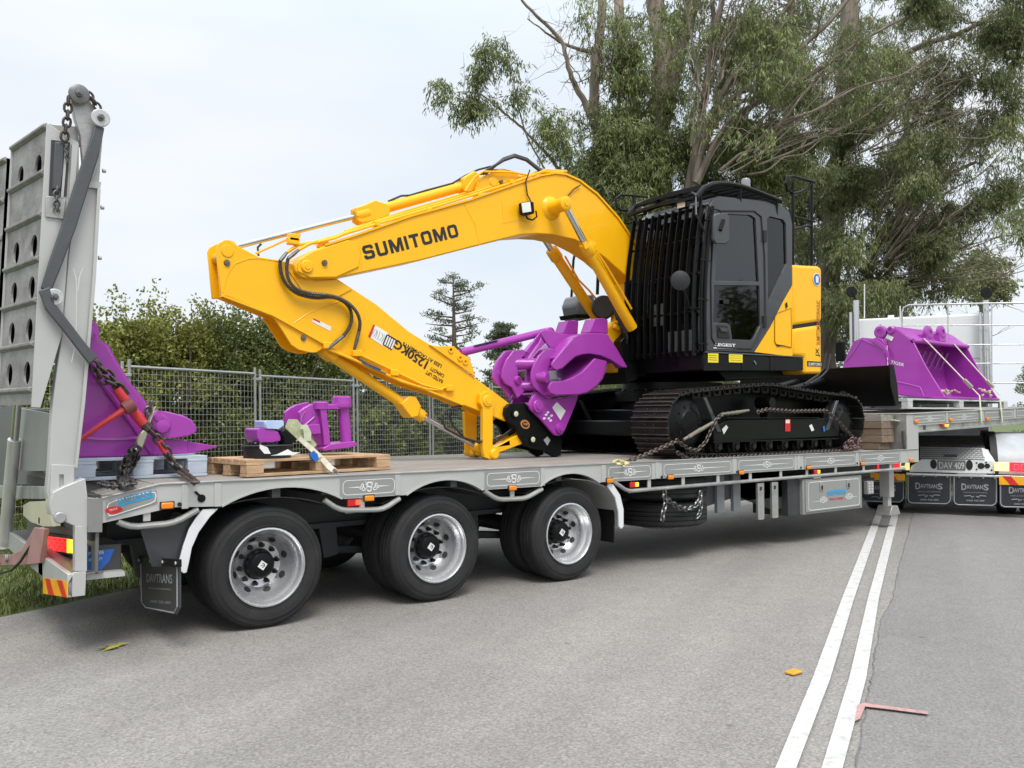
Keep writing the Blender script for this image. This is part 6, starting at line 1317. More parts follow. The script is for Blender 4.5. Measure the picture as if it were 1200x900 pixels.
g=MB(); P=[oX(a,b,XA-.05) for a,b in pts]; g.slab([Vector((p.x+.35,p.y,p.z)) for p in P[1:9]],.66,.03,(1,0,0)); build(g,'bucket_shell',PUR,U2)
g=MB(); g.tube([oX(a,b,XA-.056) for a,b in f1((100,268),(130,230),(160,184))],.008,6); g.tube([oX(a,b,XA-.056) for a,b in f1((165,186),(225,215),(262,250))],.008,6); build(g,'weld_line',MT['light_purple_edge'],q0)
g=MB(); g.plate([[oX(a,b,XA-.075) for a,b in f1((195,190),(215,186),(240,205),(262,235),(262,262),(240,225))]],(.015,0,0)); build(g,'gusset_plate',PUR,U2,bevel=.004)
# straps over the bucket
for lab,p0,p1,ex in (('left of two cream straps over the open mouth of the batter bucket',(395,182),(604,398),(612,500)),('right of two cream straps over the open mouth of the batter bucket',(508,203),(680,395),(690,500))):
    th=thing('bucket_strap',lab,'strap',tuple(oY(*f1(ex)[0],-.07)),'straps over the batter bucket')
    a=oY(*f1(p0)[0],Pm[3].y-.04); b=oY(*f1(p1)[0],.10); e=oY(*f1(ex)[0],-.075); e2=oY(*f1(((ex[0]+p1[0])/2,450))[0],-.075)
    g=MB(); g.slab([a+Vector((-.15,.5,-.05)),a,b],.05,.006,(1,.2,.15)); build(g,'webbing',SWH,th)
    g=MB(); g.slab([b,e2,e],.05,.006,(1,.1,0)); build(g,'webbing',LGS,th)
    g=MB(); m_=a.lerp(b,.72); g.slab([m_,a.lerp(b,.86)],.07,.05,(1,.2,.15)); build(g,'ratchet_buckle',MT['buckle_steel'],th,bevel=.006)
g=MB(); 
for k in range(14):
    c=oY(*f1((random.uniform(468,540),random.uniform(376,388)))[0],.38); g.tube([c,c+Vector((random.uniform(-.12,.12),random.uniform(-.02,.05),random.uniform(-.02,.03)))],.014,5)
tag(build(g,'strap_tangle',mat('straw_strap',(.50,.46,.28),.8)),'tangle of straw coloured strap lying on the lip of the batter bucket','strap')
g=MB(); 
for k in range(12):
    c=oY(*f1((random.uniform(612,660),random.uniform(372,402)))[0],.18); g.tube([c,c+Vector((random.uniform(-.12,.12),random.uniform(-.02,.05),random.uniform(-.04,.04)))],.014,5)
tag(build(g,'strap_tangle',MT['straw_strap']),'tangle of straw coloured strap at the pallet corner right of the batter bucket','strap')
g=MB(); g.tube([oZ(a,b,ZU(12)+.02) for a,b in ((1148,482),(1160,480),(1175,478))],.02,6) if False else None
# ================================================================ PRIME MOVER
TH=R(27); HV=Vector((math.cos(TH),math.sin(TH),0)); NV=Vector((math.sin(TH),-math.cos(TH),0))
O_=oZ(1117,591.5,.16); O_.z=0
PM_=thing('prime_mover','silver and white truck tractor towing the trailer with four black mudflaps across its tail','truck',tuple(O_))
FR=Matrix(((NV.x,HV.x,0,O_.x),(NV.y,HV.y,0,O_.y),(0,0,1,0),(0,0,0,1)))
def oT(px,py,fw):
    d=ray(px,py); t=((O_+HV*fw)-CAM).dot(HV)/d.dot(HV); return CAM+d*t
def loc(p): q=p-O_; return (q.dot(NV),q.dot(HV),p.z)
def TP(pts,fw,th,name,m,par=PM_,bev=.004): g=MB(); g.plate([[oT(a,b,fw) for a,b in pts]],HV*th); return build(g,name,m,par,bevel=bev)
for (xa,xb,yt,yb,lab) in ((1008,1060,563,588,1),(1062.4,1115,556,590.5,0),(1116.3,1169,557,592.5,0),(1170.7,1226,558,595,1)):
    r_=5; pts=[(xa,yt),(xb,yt+.7),(xb,yb-r_+1),(xb-1.5,yb-1),(xb-r_,yb+1),(xa+r_,yb),(xa+1.5,yb-1.5),(xa,yb-r_)]
    fo=TP(pts,0,.02,'mudflap',NAV)
    g=MB(); q=[(a+(((xa+xb)/2)-a)*.06,b+(((yt+yb)/2)-b)*.06) for a,b in pts]; P=[oT(a,b,-.003) for a,b in q]; g.tube(P+[P[0]],.009,5); build(g,'flap_border',TXG,fo)
    o_=0 if not lab else 5
    y0=yt+17-(5 if lab else 0)+ (0 if xa<1170 else 8); cx=(xa+xb)/2
    def tt(s,xa_,xb_,yb_,yt_,m=TXG,bd=0): tx_on(s,m,fo,oT(xa_,yb_,-.006),oT(xb_,yb_+.4,-.006),oT(xa_,yt_,-.006),bd,'flap_text')
    tt('D',cx-16,cx-10.5,y0,y0-7.5,TXG,.03); tt('AVTRAN',cx-9.8,cx+9.2,y0-1,y0-6,TXG,.02); tt('S',cx+10,cx+15.5,y0+.4,y0-6.5,TXG,.03)
    tt('FARM & EARTHMOVING',cx-14,cx+14,y0+3.7,y0+2.4); tt('0400 555 009',cx-10,cx+11,y0+13.5,y0+11.5,TXG,.02)
    g=MB(); 
    for sg in (-1,1):
        g.tube([oT(cx+sg*13,y0+7.5,-.006),oT(cx+sg*6,y0+7,-.006),oT(cx+sg*3,y0+8.5,-.006),oT(cx+sg*5,y0+9.5,-.006),oT(cx+sg*1,y0+7.5,-.006)],.006,4)
    build(g,'flap_scroll',TXG,fo)
TP([(1062,554),(1240,559),(1240,561.5),(1062,556.5)],-.02,.05,'flap_rail',ALU)
for x in range(8): g=MB(); p=oT(1068+x*14,556+x*.4,-.03); g.box(p-Vector((.01,.01,.03)),p+Vector((.01,.01,.0))); build(g,'rail_clip',ALU,PM_)
TP([(1066,552),(1068,546),(1080,538),(1163,540),(1166,543),(1166,555),(1066,553)],.03,.02,'tail_plate',WHT)
for (x,y,rx,ry_) in ((1094,544,.045,.07),(1136,545,.045,.075),(1149.7,546,.045,.045),(1157,546,.036,.036),(1144.5,542.5,.012,.012),(1144.5,550,.012,.012),(1155.5,541.8,.012,.012),(1162,551,.012,.012)):
    c=oT(x,y,.026); g=MB(); g.prism(oval(c,NV,Z_,rx,ry_,18),-HV*.003); build(g,'plate_hole',BRB,PM_)
lp_=TP([(1098.5,539),(1131.5,539.6),(1131.5,551.3),(1098.5,550.5)],.02,.006,'number_plate',mat('plate_grey',(.16,.165,.16),.5,dirt=.5,dirtcol=(.08,.08,.08)),bev=.002)
tx_on('DAV 409',mat('plate_letters',(.55,.56,.54),.5),lp_,oT(1100.5,549.2,.014),oT(1130,549.9,.014),oT(1100.5,541.2,.014),.02,'plate_text')
TP([(1165.6,541.5),(1182.5,542),(1182.5,552.3),(1165.6,551.8)],-.02,.05,'indicator_lamp',emis('pale_lit_amber',(1,.80,.35),.75)); rl_=TP([(1183.3,542),(1212,543),(1212,554),(1183.3,552.5)],-.02,.05,'tail_lamp',emis('lit_truck_red',(1,.03,.05),.8))
for (a,b) in ((1191,547.5),(1199,547.8)):
    g=MB(); P=[oT(a-2.5,b-3,-.022),oT(a+2.5,b-3,-.022),oT(a+2.5,b+3,-.022),oT(a-2.5,b+3,-.022)]; g.tube(P+[P[0]],.006,4); build(g,'led_ring',mat('pink_glow_ring',(.8,.25,.3),.4) if a<1195 else MT['pink_glow_ring'],rl_)
TP([(1028,541.5),(1053.5,542),(1053.5,550.5),(1028,550)],-.02,.05,'tail_lamp',MT['lit_truck_red']); TP([(1054.5,542),(1066,542.5),(1066,551),(1054.5,550.5)],-.02,.05,'indicator_lamp',MT['pale_lit_amber'])
for base,sp_ in (([(1170.7,558),(1225,559.5),(1225,569.5),(1170.7,568)],[[(1175,558.1),(1185,558.4),(1194,568.6),(1184,568.3)],[(1205,559),(1215,559.3),(1224,569.4),(1214,569.2)]]),([(1020,554),(1060.5,555.5),(1060.5,563.5),(1020,562.5)],[[(1033,554.5),(1046,555),(1052,563.2),(1037,562.9)]])):
    o=TP(base,-.025,.015,'chevron_plate',REFY)
    for s_ in sp_: TP(s_,-.028,.002,'chevron_stripe',REFR,o,0)
TP([(1185,541),(1215,541.6),(1215,542.4),(1185,541.8)],-.03,.03,'lamp_bar',WHT)
# deck between the chassis: sloped chequer plates
def TPq(pts,name,m,par=PM_,th=.01): g=MB(); P=[oT(a,b,fw) for a,b,fw in pts]; n=(P[1]-P[0]).cross(P[3]-P[0]).normalized(); g.prism(P,n*th); return build(g,name,m,par)
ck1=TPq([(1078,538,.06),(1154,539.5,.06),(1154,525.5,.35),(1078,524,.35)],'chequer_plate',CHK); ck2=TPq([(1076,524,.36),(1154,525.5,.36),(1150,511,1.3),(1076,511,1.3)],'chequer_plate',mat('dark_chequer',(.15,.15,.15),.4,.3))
for ck,pp in ((ck1,[(1078,538,.06),(1154,539.5,.06),(1154,525.5,.35),(1078,524,.35)]),(ck2,[(1076,524,.36),(1154,525.5,.36),(1150,511,1.3),(1076,511,1.3)])):
    P=[oT(a,b,fw) for a,b,fw in pp]; g=MB(); nu,nv=30,6
    nrm=(P[1]-P[0]).cross(P[3]-P[0]).normalized(); 
    if nrm.dot(CAM-P[0])<0: nrm=-nrm
    for i in range(nu):
        for j in range(nv):
            u=(i+.5)/nu; v=(j+.5)/nv; c=P[0].lerp(P[1],u).lerp(P[3].lerp(P[2],u),v)+nrm*.013
            eu=(P[1]-P[0]).normalized(); ev=(P[3]-P[0]).normalized(); d=(eu+ev if (i+j)%2 else eu-ev).normalized(); e=nrm.cross(d); g.add([c-d*.024,c-e*.007+nrm*.003,c+d*.024,c+e*.007+nrm*.003],[(0,1,2),(0,2,3)])
    o=build(g,'tread_bars',WHT if ck is ck1 else ALU,ck); o['kind']='stuff'
TPq([(1150,525,.3),(1158,527,.3),(1166,541,.05),(1154,540,.05)],'side_wedge',WHT)
# chassis rails, fifth wheel, axles, wheels
g=MB(FR); g.box((-.95,.1,.62),(-.78,6.0,.90)); g.box((-.1,.1,.62),(.07,6.0,.90)); build(g,'chassis_rail',CHS,PM_)
Lc=loc(oT(1012,575,0))[0]; Rg=loc(oT(1165,560,.3))[0]; Rc=Rg+.62; 
for fw in (.75,2.1,6.3):
    for (xw,dirn) in ((Lc,1),(Lc+.3,1),(Rc-.27,-1),(Rc-.57,-1)):
        if fw>5 and xw in (Lc+.3,Rc-.57): continue
        g=MB(FR); c=Vector((xw,fw,.5)); g.lathe(c,(1,0,0),[(.29,.0),(.42,0),(.49,.03),(.50,.06),(.50,.21),(.49,.24),(.42,.27),(.29,.27)],36); w_=build(g,'wheel',RUB,PM_); g=MB(FR); g.lathe(c,(1,0,0),[(0,.1),(.2,.1),(.29,.02),(.29,.25),(.2,.17),(0,.17)],24); build(g,'rim',ALU,w_)
# mudguards (white half rounds) over drive wheels near right
for fw in (.75,2.1):
    for (xa,xb) in ((Rg,Rg+.62),(Lc-.03,Lc+.58)):
        g=MB(FR); P=[Vector(((xa+xb)/2,fw+.62*math.cos(R(a)),.56+.64*math.sin(R(a)))) for a in range(10,186,11)]; g.slab(P,xb-xa,.02,(1,0,0)); build(g,'mudguard',mat('guard_silver',(.40,.42,.44),.4,.1) if 'guard_silver' not in MT else MT['guard_silver'],PM_,bevel=.004)
        g=MB(FR); P=[Vector(((xa if xa>0 else xb)-.0,fw+.635*math.cos(R(a)),.56+.655*math.sin(R(a)))) for a in range(10,186,11)]; g.slab(P,.09,.05,(1,0,0)); build(g,'guard_edge',BRB,PM_)
# sleeper cab
SF=4.6
a=oT(1000,374,SF); b=oT(1162,374,SF); la=loc(a); lb=loc(b)
g=MB(FR); g.box((la[0],SF,1.85),(lb[0],SF+2.1,la[2])); cb=build(g,'sleeper_cab',WHT,PM_,bevel=.04,segs=3)
g=MB(FR); g.box((la[0]+.1,SF+2.1,1.85),(lb[0]-.1,SF+3.6,la[2]-.5)); build(g,'bonnet',WHT,PM_,bevel=.12,segs=4)
g=MB(FR); g.box((la[0]+.1,SF-.2,.9),(lb[0]-.1,SF+3.4,1.86)); build(g,'cab_underframe',CHS,PM_,bevel=.03)
for px in (1044,1100): 
    p=loc(oT(px,372.5,SF+.2)); g=MB(FR); g.box((p[0]-.06,SF+.2,la[2]-.02),(p[0]+.06,SF+.35,la[2]+.07)); build(g,'roof_marker',WHT,cb,bevel=.01)
g=MB(FR); g.box((la[0]+.5,SF-.012,1.9),(la[0]+.53,SF+.0,la[2]-.12)); g.box((la[0]+.2,SF-.008,2.6),(lb[0]-.2,SF,2.615)); build(g,'panel_joint',GRY,cb)
for (px0_,cap,yb) in ((1001,(998,342),432),(1152,(1156,343),372)):
    for dx in (-3,3.5):
        a=oT(px0_+dx,yb,SF-.15); b=oT(px0_+dx+(0),(366 if dx<0 else 352),SF-.15); g=MB(); g.cyl(Vector((a.x,a.y,1.2)),Vector((a.x,a.y,b.z)),.055 if dx>0 else .03,16); build(g,'exhaust_stack',CHR,PM_)
    c=oT(*cap,SF-.15); g=MB(); g.lathe(c,(-.62,-.76,.12),[(0,-.01),(.105,-.01),(.115,.0),(.105,.012),(0,.012)],22); g.tube([Vector((c.x,c.y,c.z)),oT(px0_+3.5,354,SF-.15)],.02,6); build(g,'exhaust_flap',BLK,PM_)
c=oT(985,412,SF+1.9); g=MB(); g.box(c+Vector((-.06,-.10,-.22)),c+Vector((.06,.10,.22))); build(g,'wing_mirror',BLK,PM_,bevel=.02)
g=MB(); a=oT(1013,373,SF+.3); b=oT(1013,333,SF+.3); g.tube([a,b],.012,6); a=oT(1055,373,SF); g.tube([a,a+Z_*.0001+Z_*.25],.012,6); build(g,'aerial',WHT,PM_)
# rack behind the cab
RF=3.9; rk=[]
def rack(p,q,r_=.015): g=MB(); g.tube([oT(*p,RF),oT(*q,RF)],r_,8); build(g,'rack_bar',ALU,PM_)
g=MB(); g.tube([oT(x,y,RF) for x,y in ((1057,470),(1057,366),(1059,360),(1065,357.5),(1111,356.5),(1162,355.5),(1225,354.5))],.018,8); build(g,'rack_frame',ALU,PM_)
for y in (381,404,426,449): rack((1057,y+.5),(1225,y-.5),.013)
for x in (1111,1162,1215): rack((x,356),(x,480),.015)
# ================================================================ FENCE
def fz(x): return Vector((x,6.2+(x-.559)*.393,0))
DX=2.09; k0=-2
names=['first','second','third','fourth','fifth','sixth','seventh','eighth','ninth']
for k in range(9):
    a=fz(.58+(k-2)*DX); b=fz(.58+(k-1)*DX); u=(b-a).normalized(); a=a+u*.05; b=b-u*.05; lean=Vector((-.04,.0,0))*0
    tl_=thing('fence_panel','temporary wire mesh fence panel, %s from the left behind the trailer'%names[k],'fence',tuple((a+b)/2),'temporary fence panels behind the trailer')
    ht=2.12-(k%2)*.03; tp=lambda p,z: p+Z_*z+u*(-.05*z/2)
    g=MB(); g.tube([tp(a,.08),tp(a,ht+.10)],.021,8); build(g,'post',FNC,tl_); g=MB(); g.tube([tp(b,.08),tp(b,ht+.10)],.021,8); build(g,'post',FNC,tl_)
    g=MB(); g.tube([tp(a,ht),tp(b,ht)],.020,8); build(g,'top_rail',FNC,tl_); g=MB(); g.tube([tp(a,.15),tp(b,.15)],.019,8); build(g,'bottom_rail',FNC,tl_)
    g=MB(); n=int((b-a).length/.068)
    for i in range(1,n): p=a.lerp(b,i/n); g.tube([tp(p,.15),tp(p,ht)],.0026,3,cap=False)
    for j in range(1,22): z=.15+(ht-.15)*j/22; g.tube([tp(a,z),tp(b,z)],.0026,3,cap=False)
    o=build(g,'wire_mesh',FNC,tl_); o['kind']='stuff'
    g=MB(); c=tp(b,ht-.08)+u*.045; g.box(c-Vector((.07,.03,.02)),c+Vector((.07,.03,.02))); build(g,'clamp',FNC,tl_,bevel=.004)
    g=MB(); c=b+u*.05; g.box(c+Vector((-.3,-.11,-.0)),c+Vector((.3,.11,.13))); build(g,'foot_block',mat('foot_concrete',(.3,.29,.27),.9) if k==0 else MT['foot_concrete'],tl_,bevel=.015)
# ================================================================ VEGETATION
def leafmat(name,col,col2,tr=.35,rough=.5):
    m=bpy.data.materials.new(name); m.use_nodes=True; t=m.node_tree; t.nodes.clear(); n=t.nodes.new; l=t.links.new
    o=n('ShaderNodeOutputMaterial'); g=n('ShaderNodeNewGeometry'); cr=n('ShaderNodeValToRGB'); l(g.outputs['Random Per Island'],cr.inputs[0])
    cr.color_ramp.elements[0].color=(*[c*.62 for c in col],1); cr.color_ramp.elements[1].color=(*col2,1); e=cr.color_ramp.elements.new(.55); e.color=(*col,1)
    tc=n('ShaderNodeTexCoord'); nz=n('ShaderNodeTexNoise'); nz.inputs['Scale'].default_value=.55; nz.inputs['Detail'].default_value=3; l(tc.outputs['Object'],nz.inputs['Vector'])
    r=n('ShaderNodeMapRange'); r.inputs[1].default_value=.3; r.inputs[2].default_value=.7; r.inputs[3].default_value=.65; r.inputs[4].default_value=1.4; l(nz.outputs['Fac'],r.inputs[0])
    v=n('ShaderNodeVectorMath'); v.operation='SCALE'; l(cr.outputs[0],v.inputs[0]); l(r.outputs[0],v.inputs['Scale'])
    p=n('ShaderNodeBsdfPrincipled'); p.inputs['Roughness'].default_value=rough; p.inputs['Specular IOR Level'].default_value=.35; l(v.outputs[0],p.inputs['Base Color'])
    q=n('ShaderNodeBsdfTranslucent'); l(v.outputs[0],q.inputs[0]); mx=n('ShaderNodeMixShader'); mx.inputs[0].default_value=tr; l(p.outputs[0],mx.inputs[1]); l(q.outputs[0],mx.inputs[2]); l(mx.outputs[0],o.inputs[0]); MT[name]=m; return m
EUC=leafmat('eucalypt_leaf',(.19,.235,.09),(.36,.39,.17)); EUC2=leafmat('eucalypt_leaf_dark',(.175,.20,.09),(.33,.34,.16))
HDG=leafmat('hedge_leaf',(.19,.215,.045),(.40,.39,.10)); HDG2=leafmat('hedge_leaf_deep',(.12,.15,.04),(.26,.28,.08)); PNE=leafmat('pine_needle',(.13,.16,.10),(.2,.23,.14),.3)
PAL_=leafmat('pale_tree_leaf',(.20,.22,.10),(.34,.35,.17)); GRB=leafmat('grass_blade',(.13,.17,.04),(.28,.29,.10),.4)
BRK=mat('eucalypt_bark',(.25,.20,.165),.85,0,.45,2.2,.5,18,dirt=.6,dirtcol=(.13,.095,.075),stretch=(3,3,.55),detail=8); BRK2=mat('pale_bark',(.19,.155,.125),.8,0,.4,2,.4,18,dirt=.6,dirtcol=(.13,.10,.08),stretch=(3,3,.6),detail=8); BRD=mat('dark_bark',(.10,.075,.06),.9,0,.3,4,.4,20)
def leaf_mesh(name,m,C_,Dn,Ln,Wd,parent,org):
    """C_ base points (n,3), Dn unit directions, Ln lengths, Wd widths -> diamond leaves"""
    n=len(C_); rnd=RNG.normal(size=(n,3)); side=np.cross(Dn,rnd); side/=np.linalg.norm(side,axis=1)[:,None]+1e-9; nrm=np.cross(Dn,side)
    v=np.empty((n,4,3)); v[:,0]=C_; v[:,2]=C_+Dn*Ln[:,None]; mid=C_+Dn*(Ln*.45)[:,None]+nrm*(Ln*.08)[:,None]
    v[:,1]=mid+side*(Wd*.5)[:,None]; v[:,3]=mid-side*(Wd*.5)[:,None]
    v=v.reshape(-1,3)-np.array(org); me=bpy.data.meshes.new(name); me.vertices.add(4*n); me.vertices.foreach_set('co',v.ravel())
    me.loops.add(4*n); me.loops.foreach_set('vertex_index',np.arange(4*n)); me.polygons.add(n); me.polygons.foreach_set('loop_start',np.arange(0,4*n,4)); me.polygons.foreach_set('loop_total',np.full(n,4)); me.update(calc_edges=True); me.validate()
    me.materials.append(m); o=bpy.data.objects.new(name,me); COL.objects.link(o); WO[o.name]=Vector(org)
    if parent: o.parent=parent; o.location=Vector(org)-WO[parent.name]
    else: o.location=Vector(org)
    return o
def ellips(n,c,r,surf=0.0):
    d=RNG.normal(size=(n,3)); d/=np.linalg.norm(d,axis=1)[:,None]; rad=RNG.random(n)**(1/3); rad=surf+(1-surf)*rad
    return np.array(c)+d*rad[:,None]*np.array(r)
def drooping(cl,leaf=(.13,.024),per=14,dens=1.0,down=.72):
    """clumps: list of (center Vector, (rx,ry,rz), count of twigs)"""
    CC=[];DD=[];LL=[];WW=[]
    for c,r,nt_ in cl:
        nt_=max(3,int(nt_*dens)); tw=ellips(nt_,c,r,.15); tl=RNG.uniform(.25,.6,nt_)
        td=RNG.normal(size=(nt_,3))*.5+np.array([0,0,-.65]); td/=np.linalg.norm(td,axis=1)[:,None]
        for q in range(per):
            t=RNG.random(nt_); b=tw+td*(tl*t)[:,None]+RNG.normal(size=(nt_,3))*.025
            d=RNG.normal(size=(nt_,3))*.42+np.array([0,0,-down])+td*.5; d/=np.linalg.norm(d,axis=1)[:,None]
            CC.append(b);DD.append(d);LL.append(RNG.uniform(.65,1.25,nt_)*leaf[0]);WW.append(RNG.uniform(.7,1.3,nt_)*leaf[1])
    return map(np.concatenate,(CC,DD,LL,WW))
def limb(pts,r0,r1,g,n=8,jit=.0):
    P=[oD(a,b,d) for a,b,d in pts]; m=len(P); out_=[]; rr=[]
    for i in range(m-1):
        p0,p1,p2,p3=P[max(0,i-1)],P[i],P[i+1],P[min(m-1,i+2)]
        for k in range(5):
            t=k/5; q=.5*((2*p1)+(p2-p0)*t+(2*p0-5*p1+4*p2-p3)*t*t+(3*p1-p0-3*p2+p3)*t**3); out_.append(q+Vector((random.uniform(-1,1),random.uniform(-1,1),0))*jit)
    out_.append(P[-1]); N_=len(out_); rr=[r0+(r1-r0)*i/(N_-1) for i in range(N_)]; g.tube(out_,rr,n); return out_
def twigs(g,path,n,ln,r,tips,up=.35,depth=1):
    for _ in range(n):
        i=random.randrange(len(path)//4,len(path)); p=path[i]; d=Vector((random.gauss(0,1),random.gauss(0,1),random.gauss(up,.8))).normalized(); l=ln*random.uniform(.5,1.2)
        a=p; P=[a]
        for k in range(4): d=(d+Vector((random.gauss(0,.25),random.gauss(0,.25),random.gauss(.02,.22)))).normalized(); a=a+d*l/4; P.append(a)
        g.tube(P,[r,r*.8,r*.6,r*.42,r*.25],4,cap=False); tips.append(P[-1])
        if depth>0: twigs(g,P,3,ln*.5,r*.45,tips,up,depth-1)
def px_ell(cx,cy,rx,ry,d,ddepth):
    c=oD(cx,cy,d); k=d/F; return c,(rx*k*.9+.0,ddepth,ry*k)
def fan(origin,angs,r0,r1,depth,n,rad=(.012,.035)):
    """extra long bare branches that sweep up and out from a fork of the tree"""
    out_=[]
    for _ in range(n):
        a=R(random.uniform(*angs)); s=random.uniform(*r0); e=random.uniform(*r1); cv=random.uniform(-.28,.28); pts=[]
        for k in range(6):
            t=k/5; rr=s+(e-s)*t; aa=a+cv*(t-.3)+random.gauss(0,.02); pts.append((origin[0]+rr*math.cos(aa),origin[1]-rr*math.sin(aa),depth+random.uniform(-.1,.1)+t*random.uniform(-1,1)*.6))
        q=random.uniform(*rad); out_.append((pts,q,q*.3,3,0))
    return out_
def eucalypt(label,base,limbs,clumps,m=EUC,bark=BRK,leaf=(.13,.024),tw=10,twl=1.4,dens=1.0,tipclump=5):
    b=oD(*base); t=thing('eucalyptus_tree',label,'tree',(b.x,b.y,0),'eucalyptus trees behind the excavator')
    g=MB(); tips=[]
    for L_ in limbs:
        pts,r0,r1=L_[:3]; P=limb(pts,r0,r1,g,10 if r0>.1 else 6,jit=.012+r0*.06); tt_=[]; twigs(g,P,L_[3] if len(L_)>3 else tw,twl*(.7 if len(L_)>4 else 1),max(.008,min(.02,r1*.45)),tt_); tips+= [] if len(L_)>4 else tt_
    o=build(g,'trunk',bark,t); 
    cl=[]
    for (cx,cy,rx,ry,d,nt_) in clumps:
        c,r=px_ell(cx,cy,rx,ry,d,min(rx*d/F*1.3,1.8))
        k=max(3,int(rx*ry/42))     # break each mass into lobes
        for _ in range(k):
            q=ellips(1,c,[r[0]*.85,r[1]*.85,r[2]*.85])[0]; s=random.uniform(.18,.4); cl.append((q,(max(.2,r[0]*s),max(.2,r[1]*s),max(.18,r[2]*s*.9)),nt_*1.0/k))
    for p in tips:
        if random.random()<.75: cl.append((tuple(p),(.28,.28,.2),tipclump))
    C_,D_,L_,W_=drooping(cl,leaf,dens=dens); leaf_mesh('crown',m,C_,D_,L_,W_,t,tuple(WO[t.name]+Vector((0,0,3)))); return t
# tree one: left of the cab
eucalypt('tall eucalyptus behind the curve of the boom with leafy side branches reaching left',(774,470,20),
 [([(774,478,20),(775,300,20),(774,213,20),(772,140,20),(778,80,20),(770,20,20.5),(760,-40,21)],.34,.20),
  ([(774,150,20),(786,100,20),(796,59,20),(810,10,20),(818,-40,20)],.20,.15),
  ([(765,400,19.5),(752,320,19.5),(738,250,19.5),(716,195,19.5),(698,150,19.5),(697,85,19.5),(704,30,19.5),(708,-30,19.5)],.17,.09),
  ([(745,260,21),(748,180,21),(742,110,21.5),(728,50,21.5),(724,-30,22)],.15,.12),
  ([(716,195,19.5),(692,134,19.3),(676,104,19.2),(668,85,19),(656,46,19),(628,18,18.8),(606,-6,18.6)],.085,.025,12,0),
  ([(697,62,19.5),(680,58,19.3),(658,50,19.2),(640,38,19),(618,22,19)],.05,.012,6,0),
  ([(700,170,20),(722,140,19.5),(728,100,19.5),(738,60,19.5)],.06,.03,6),
  ([(690,255,18.5),(668,215,18.4),(640,180,18.3),(612,150,18.2),(590,132,18.1),(562,110,18),(535,108,18)],.045,.010,4,0),
  ([(640,200,18.3),(618,160,18.2),(606,120,18.1),(600,90,18),(582,60,18)],.022,.008,3,0),
  ([(668,215,18.4),(664,190,18.3),(655,160,18.2)],.02,.008,3,0),
  ([(774,213,20),(800,175,19.5),(815,120,19.4),(822,60,19.2)],.08,.03,8)],
 [(513,104,8,11,18,26),(519,97,5,6,18,9),(575,55,10,10,18,34),(586,50,6,5,18,10),(560,85,13,11,18,40),(568,72,8,8,18,16),(562,120,22,11,18,80),(545,128,10,7,18,20),(599,70,7,8,18,18),(609,107,13,7,18,34),(640,142,16,10,18.2,56),(654,158,12,15,18.2,50),(662,178,7,12,18.2,20),
  (728,62,25,22,19.3,150),(733,90,22,16,19.3,90),(757,92,14,12,19.5,50),(710,160,28,24,19.2,200),(695,190,24,22,19,170),(722,205,30,28,19,230),(748,165,24,34,19.2,220),(703,225,28,20,18.8,150),(735,235,30,18,18.8,170),(790,170,34,28,19.5,260),(775,110,18,18,19.8,70),(760,200,36,30,19.3,260),(715,130,18,14,19.5,60),(830,190,30,30,19.5,220),(700,250,30,16,18.8,150),(725,20,16,14,21,40),(680,15,9,9,19,14),(790,15,20,14,20,50),(745,125,24,14,20,80)],dens=1.35)
# tree two: fan of pale limbs behind the cab
eucalypt('leaning eucalyptus whose pale bare limbs fan out to the right directly above the cab roof',(812,470,18),
 [([(806,470,18.5),(806,330,18.5),(808,215,18.3),(822,165,18),(838,125,17.9),(862,85,17.8),(888,52,17.8),(920,12,17.7),(945,-30,17.6)],.10,.045,9),
  ([(812,260,18.2),(816,205,18.1),(834,150,18),(862,112,17.9),(898,96,17.9),(930,64,17.8),(972,26,17.8),(1000,-10,17.8)],.085,.04,9),
  ([(816,215,18),(840,165,18),(875,128,17.9),(920,104,17.9),(965,78,17.9),(1010,48,17.9),(1060,20,18)],.09,.03,9),
  ([(806,225,18.6),(816,170,18.6),(826,110,18.6),(836,50,18.6),(850,-20,18.7)],.10,.06,8),
  ([(822,170,18.7),(846,110,18.8),(858,60,18.8),(880,10,18.9),(892,-30,19)],.09,.05,8),
  ([(838,150,18.6),(846,80,18.9),(838,30,19),(832,-20,19)],.07,.04,7),
  ([(834,150,18),(852,128,17.8),(886,112,17.6),(905,88,17.5)],.05,.015,7)]+fan((809,225),(18,88),(40,110),(170,330),17.7,44,(.010,.034))+fan((700,140),(60,120),(20,60),(100,190),19,10,(.01,.025)),
 [(862,165,30,32,18.6,200),(890,150,28,26,18.8,160),(905,200,34,34,19,300),(870,215,34,24,19,220),(930,160,26,24,19.2,160),(850,40,20,24,20,60),(880,30,26,18,20,90),(915,50,26,18,20,110),(905,95,20,14,20,60),(940,110,26,20,20,120),(860,90,16,14,20.5,36)],bark=BRK2,dens=1.6)
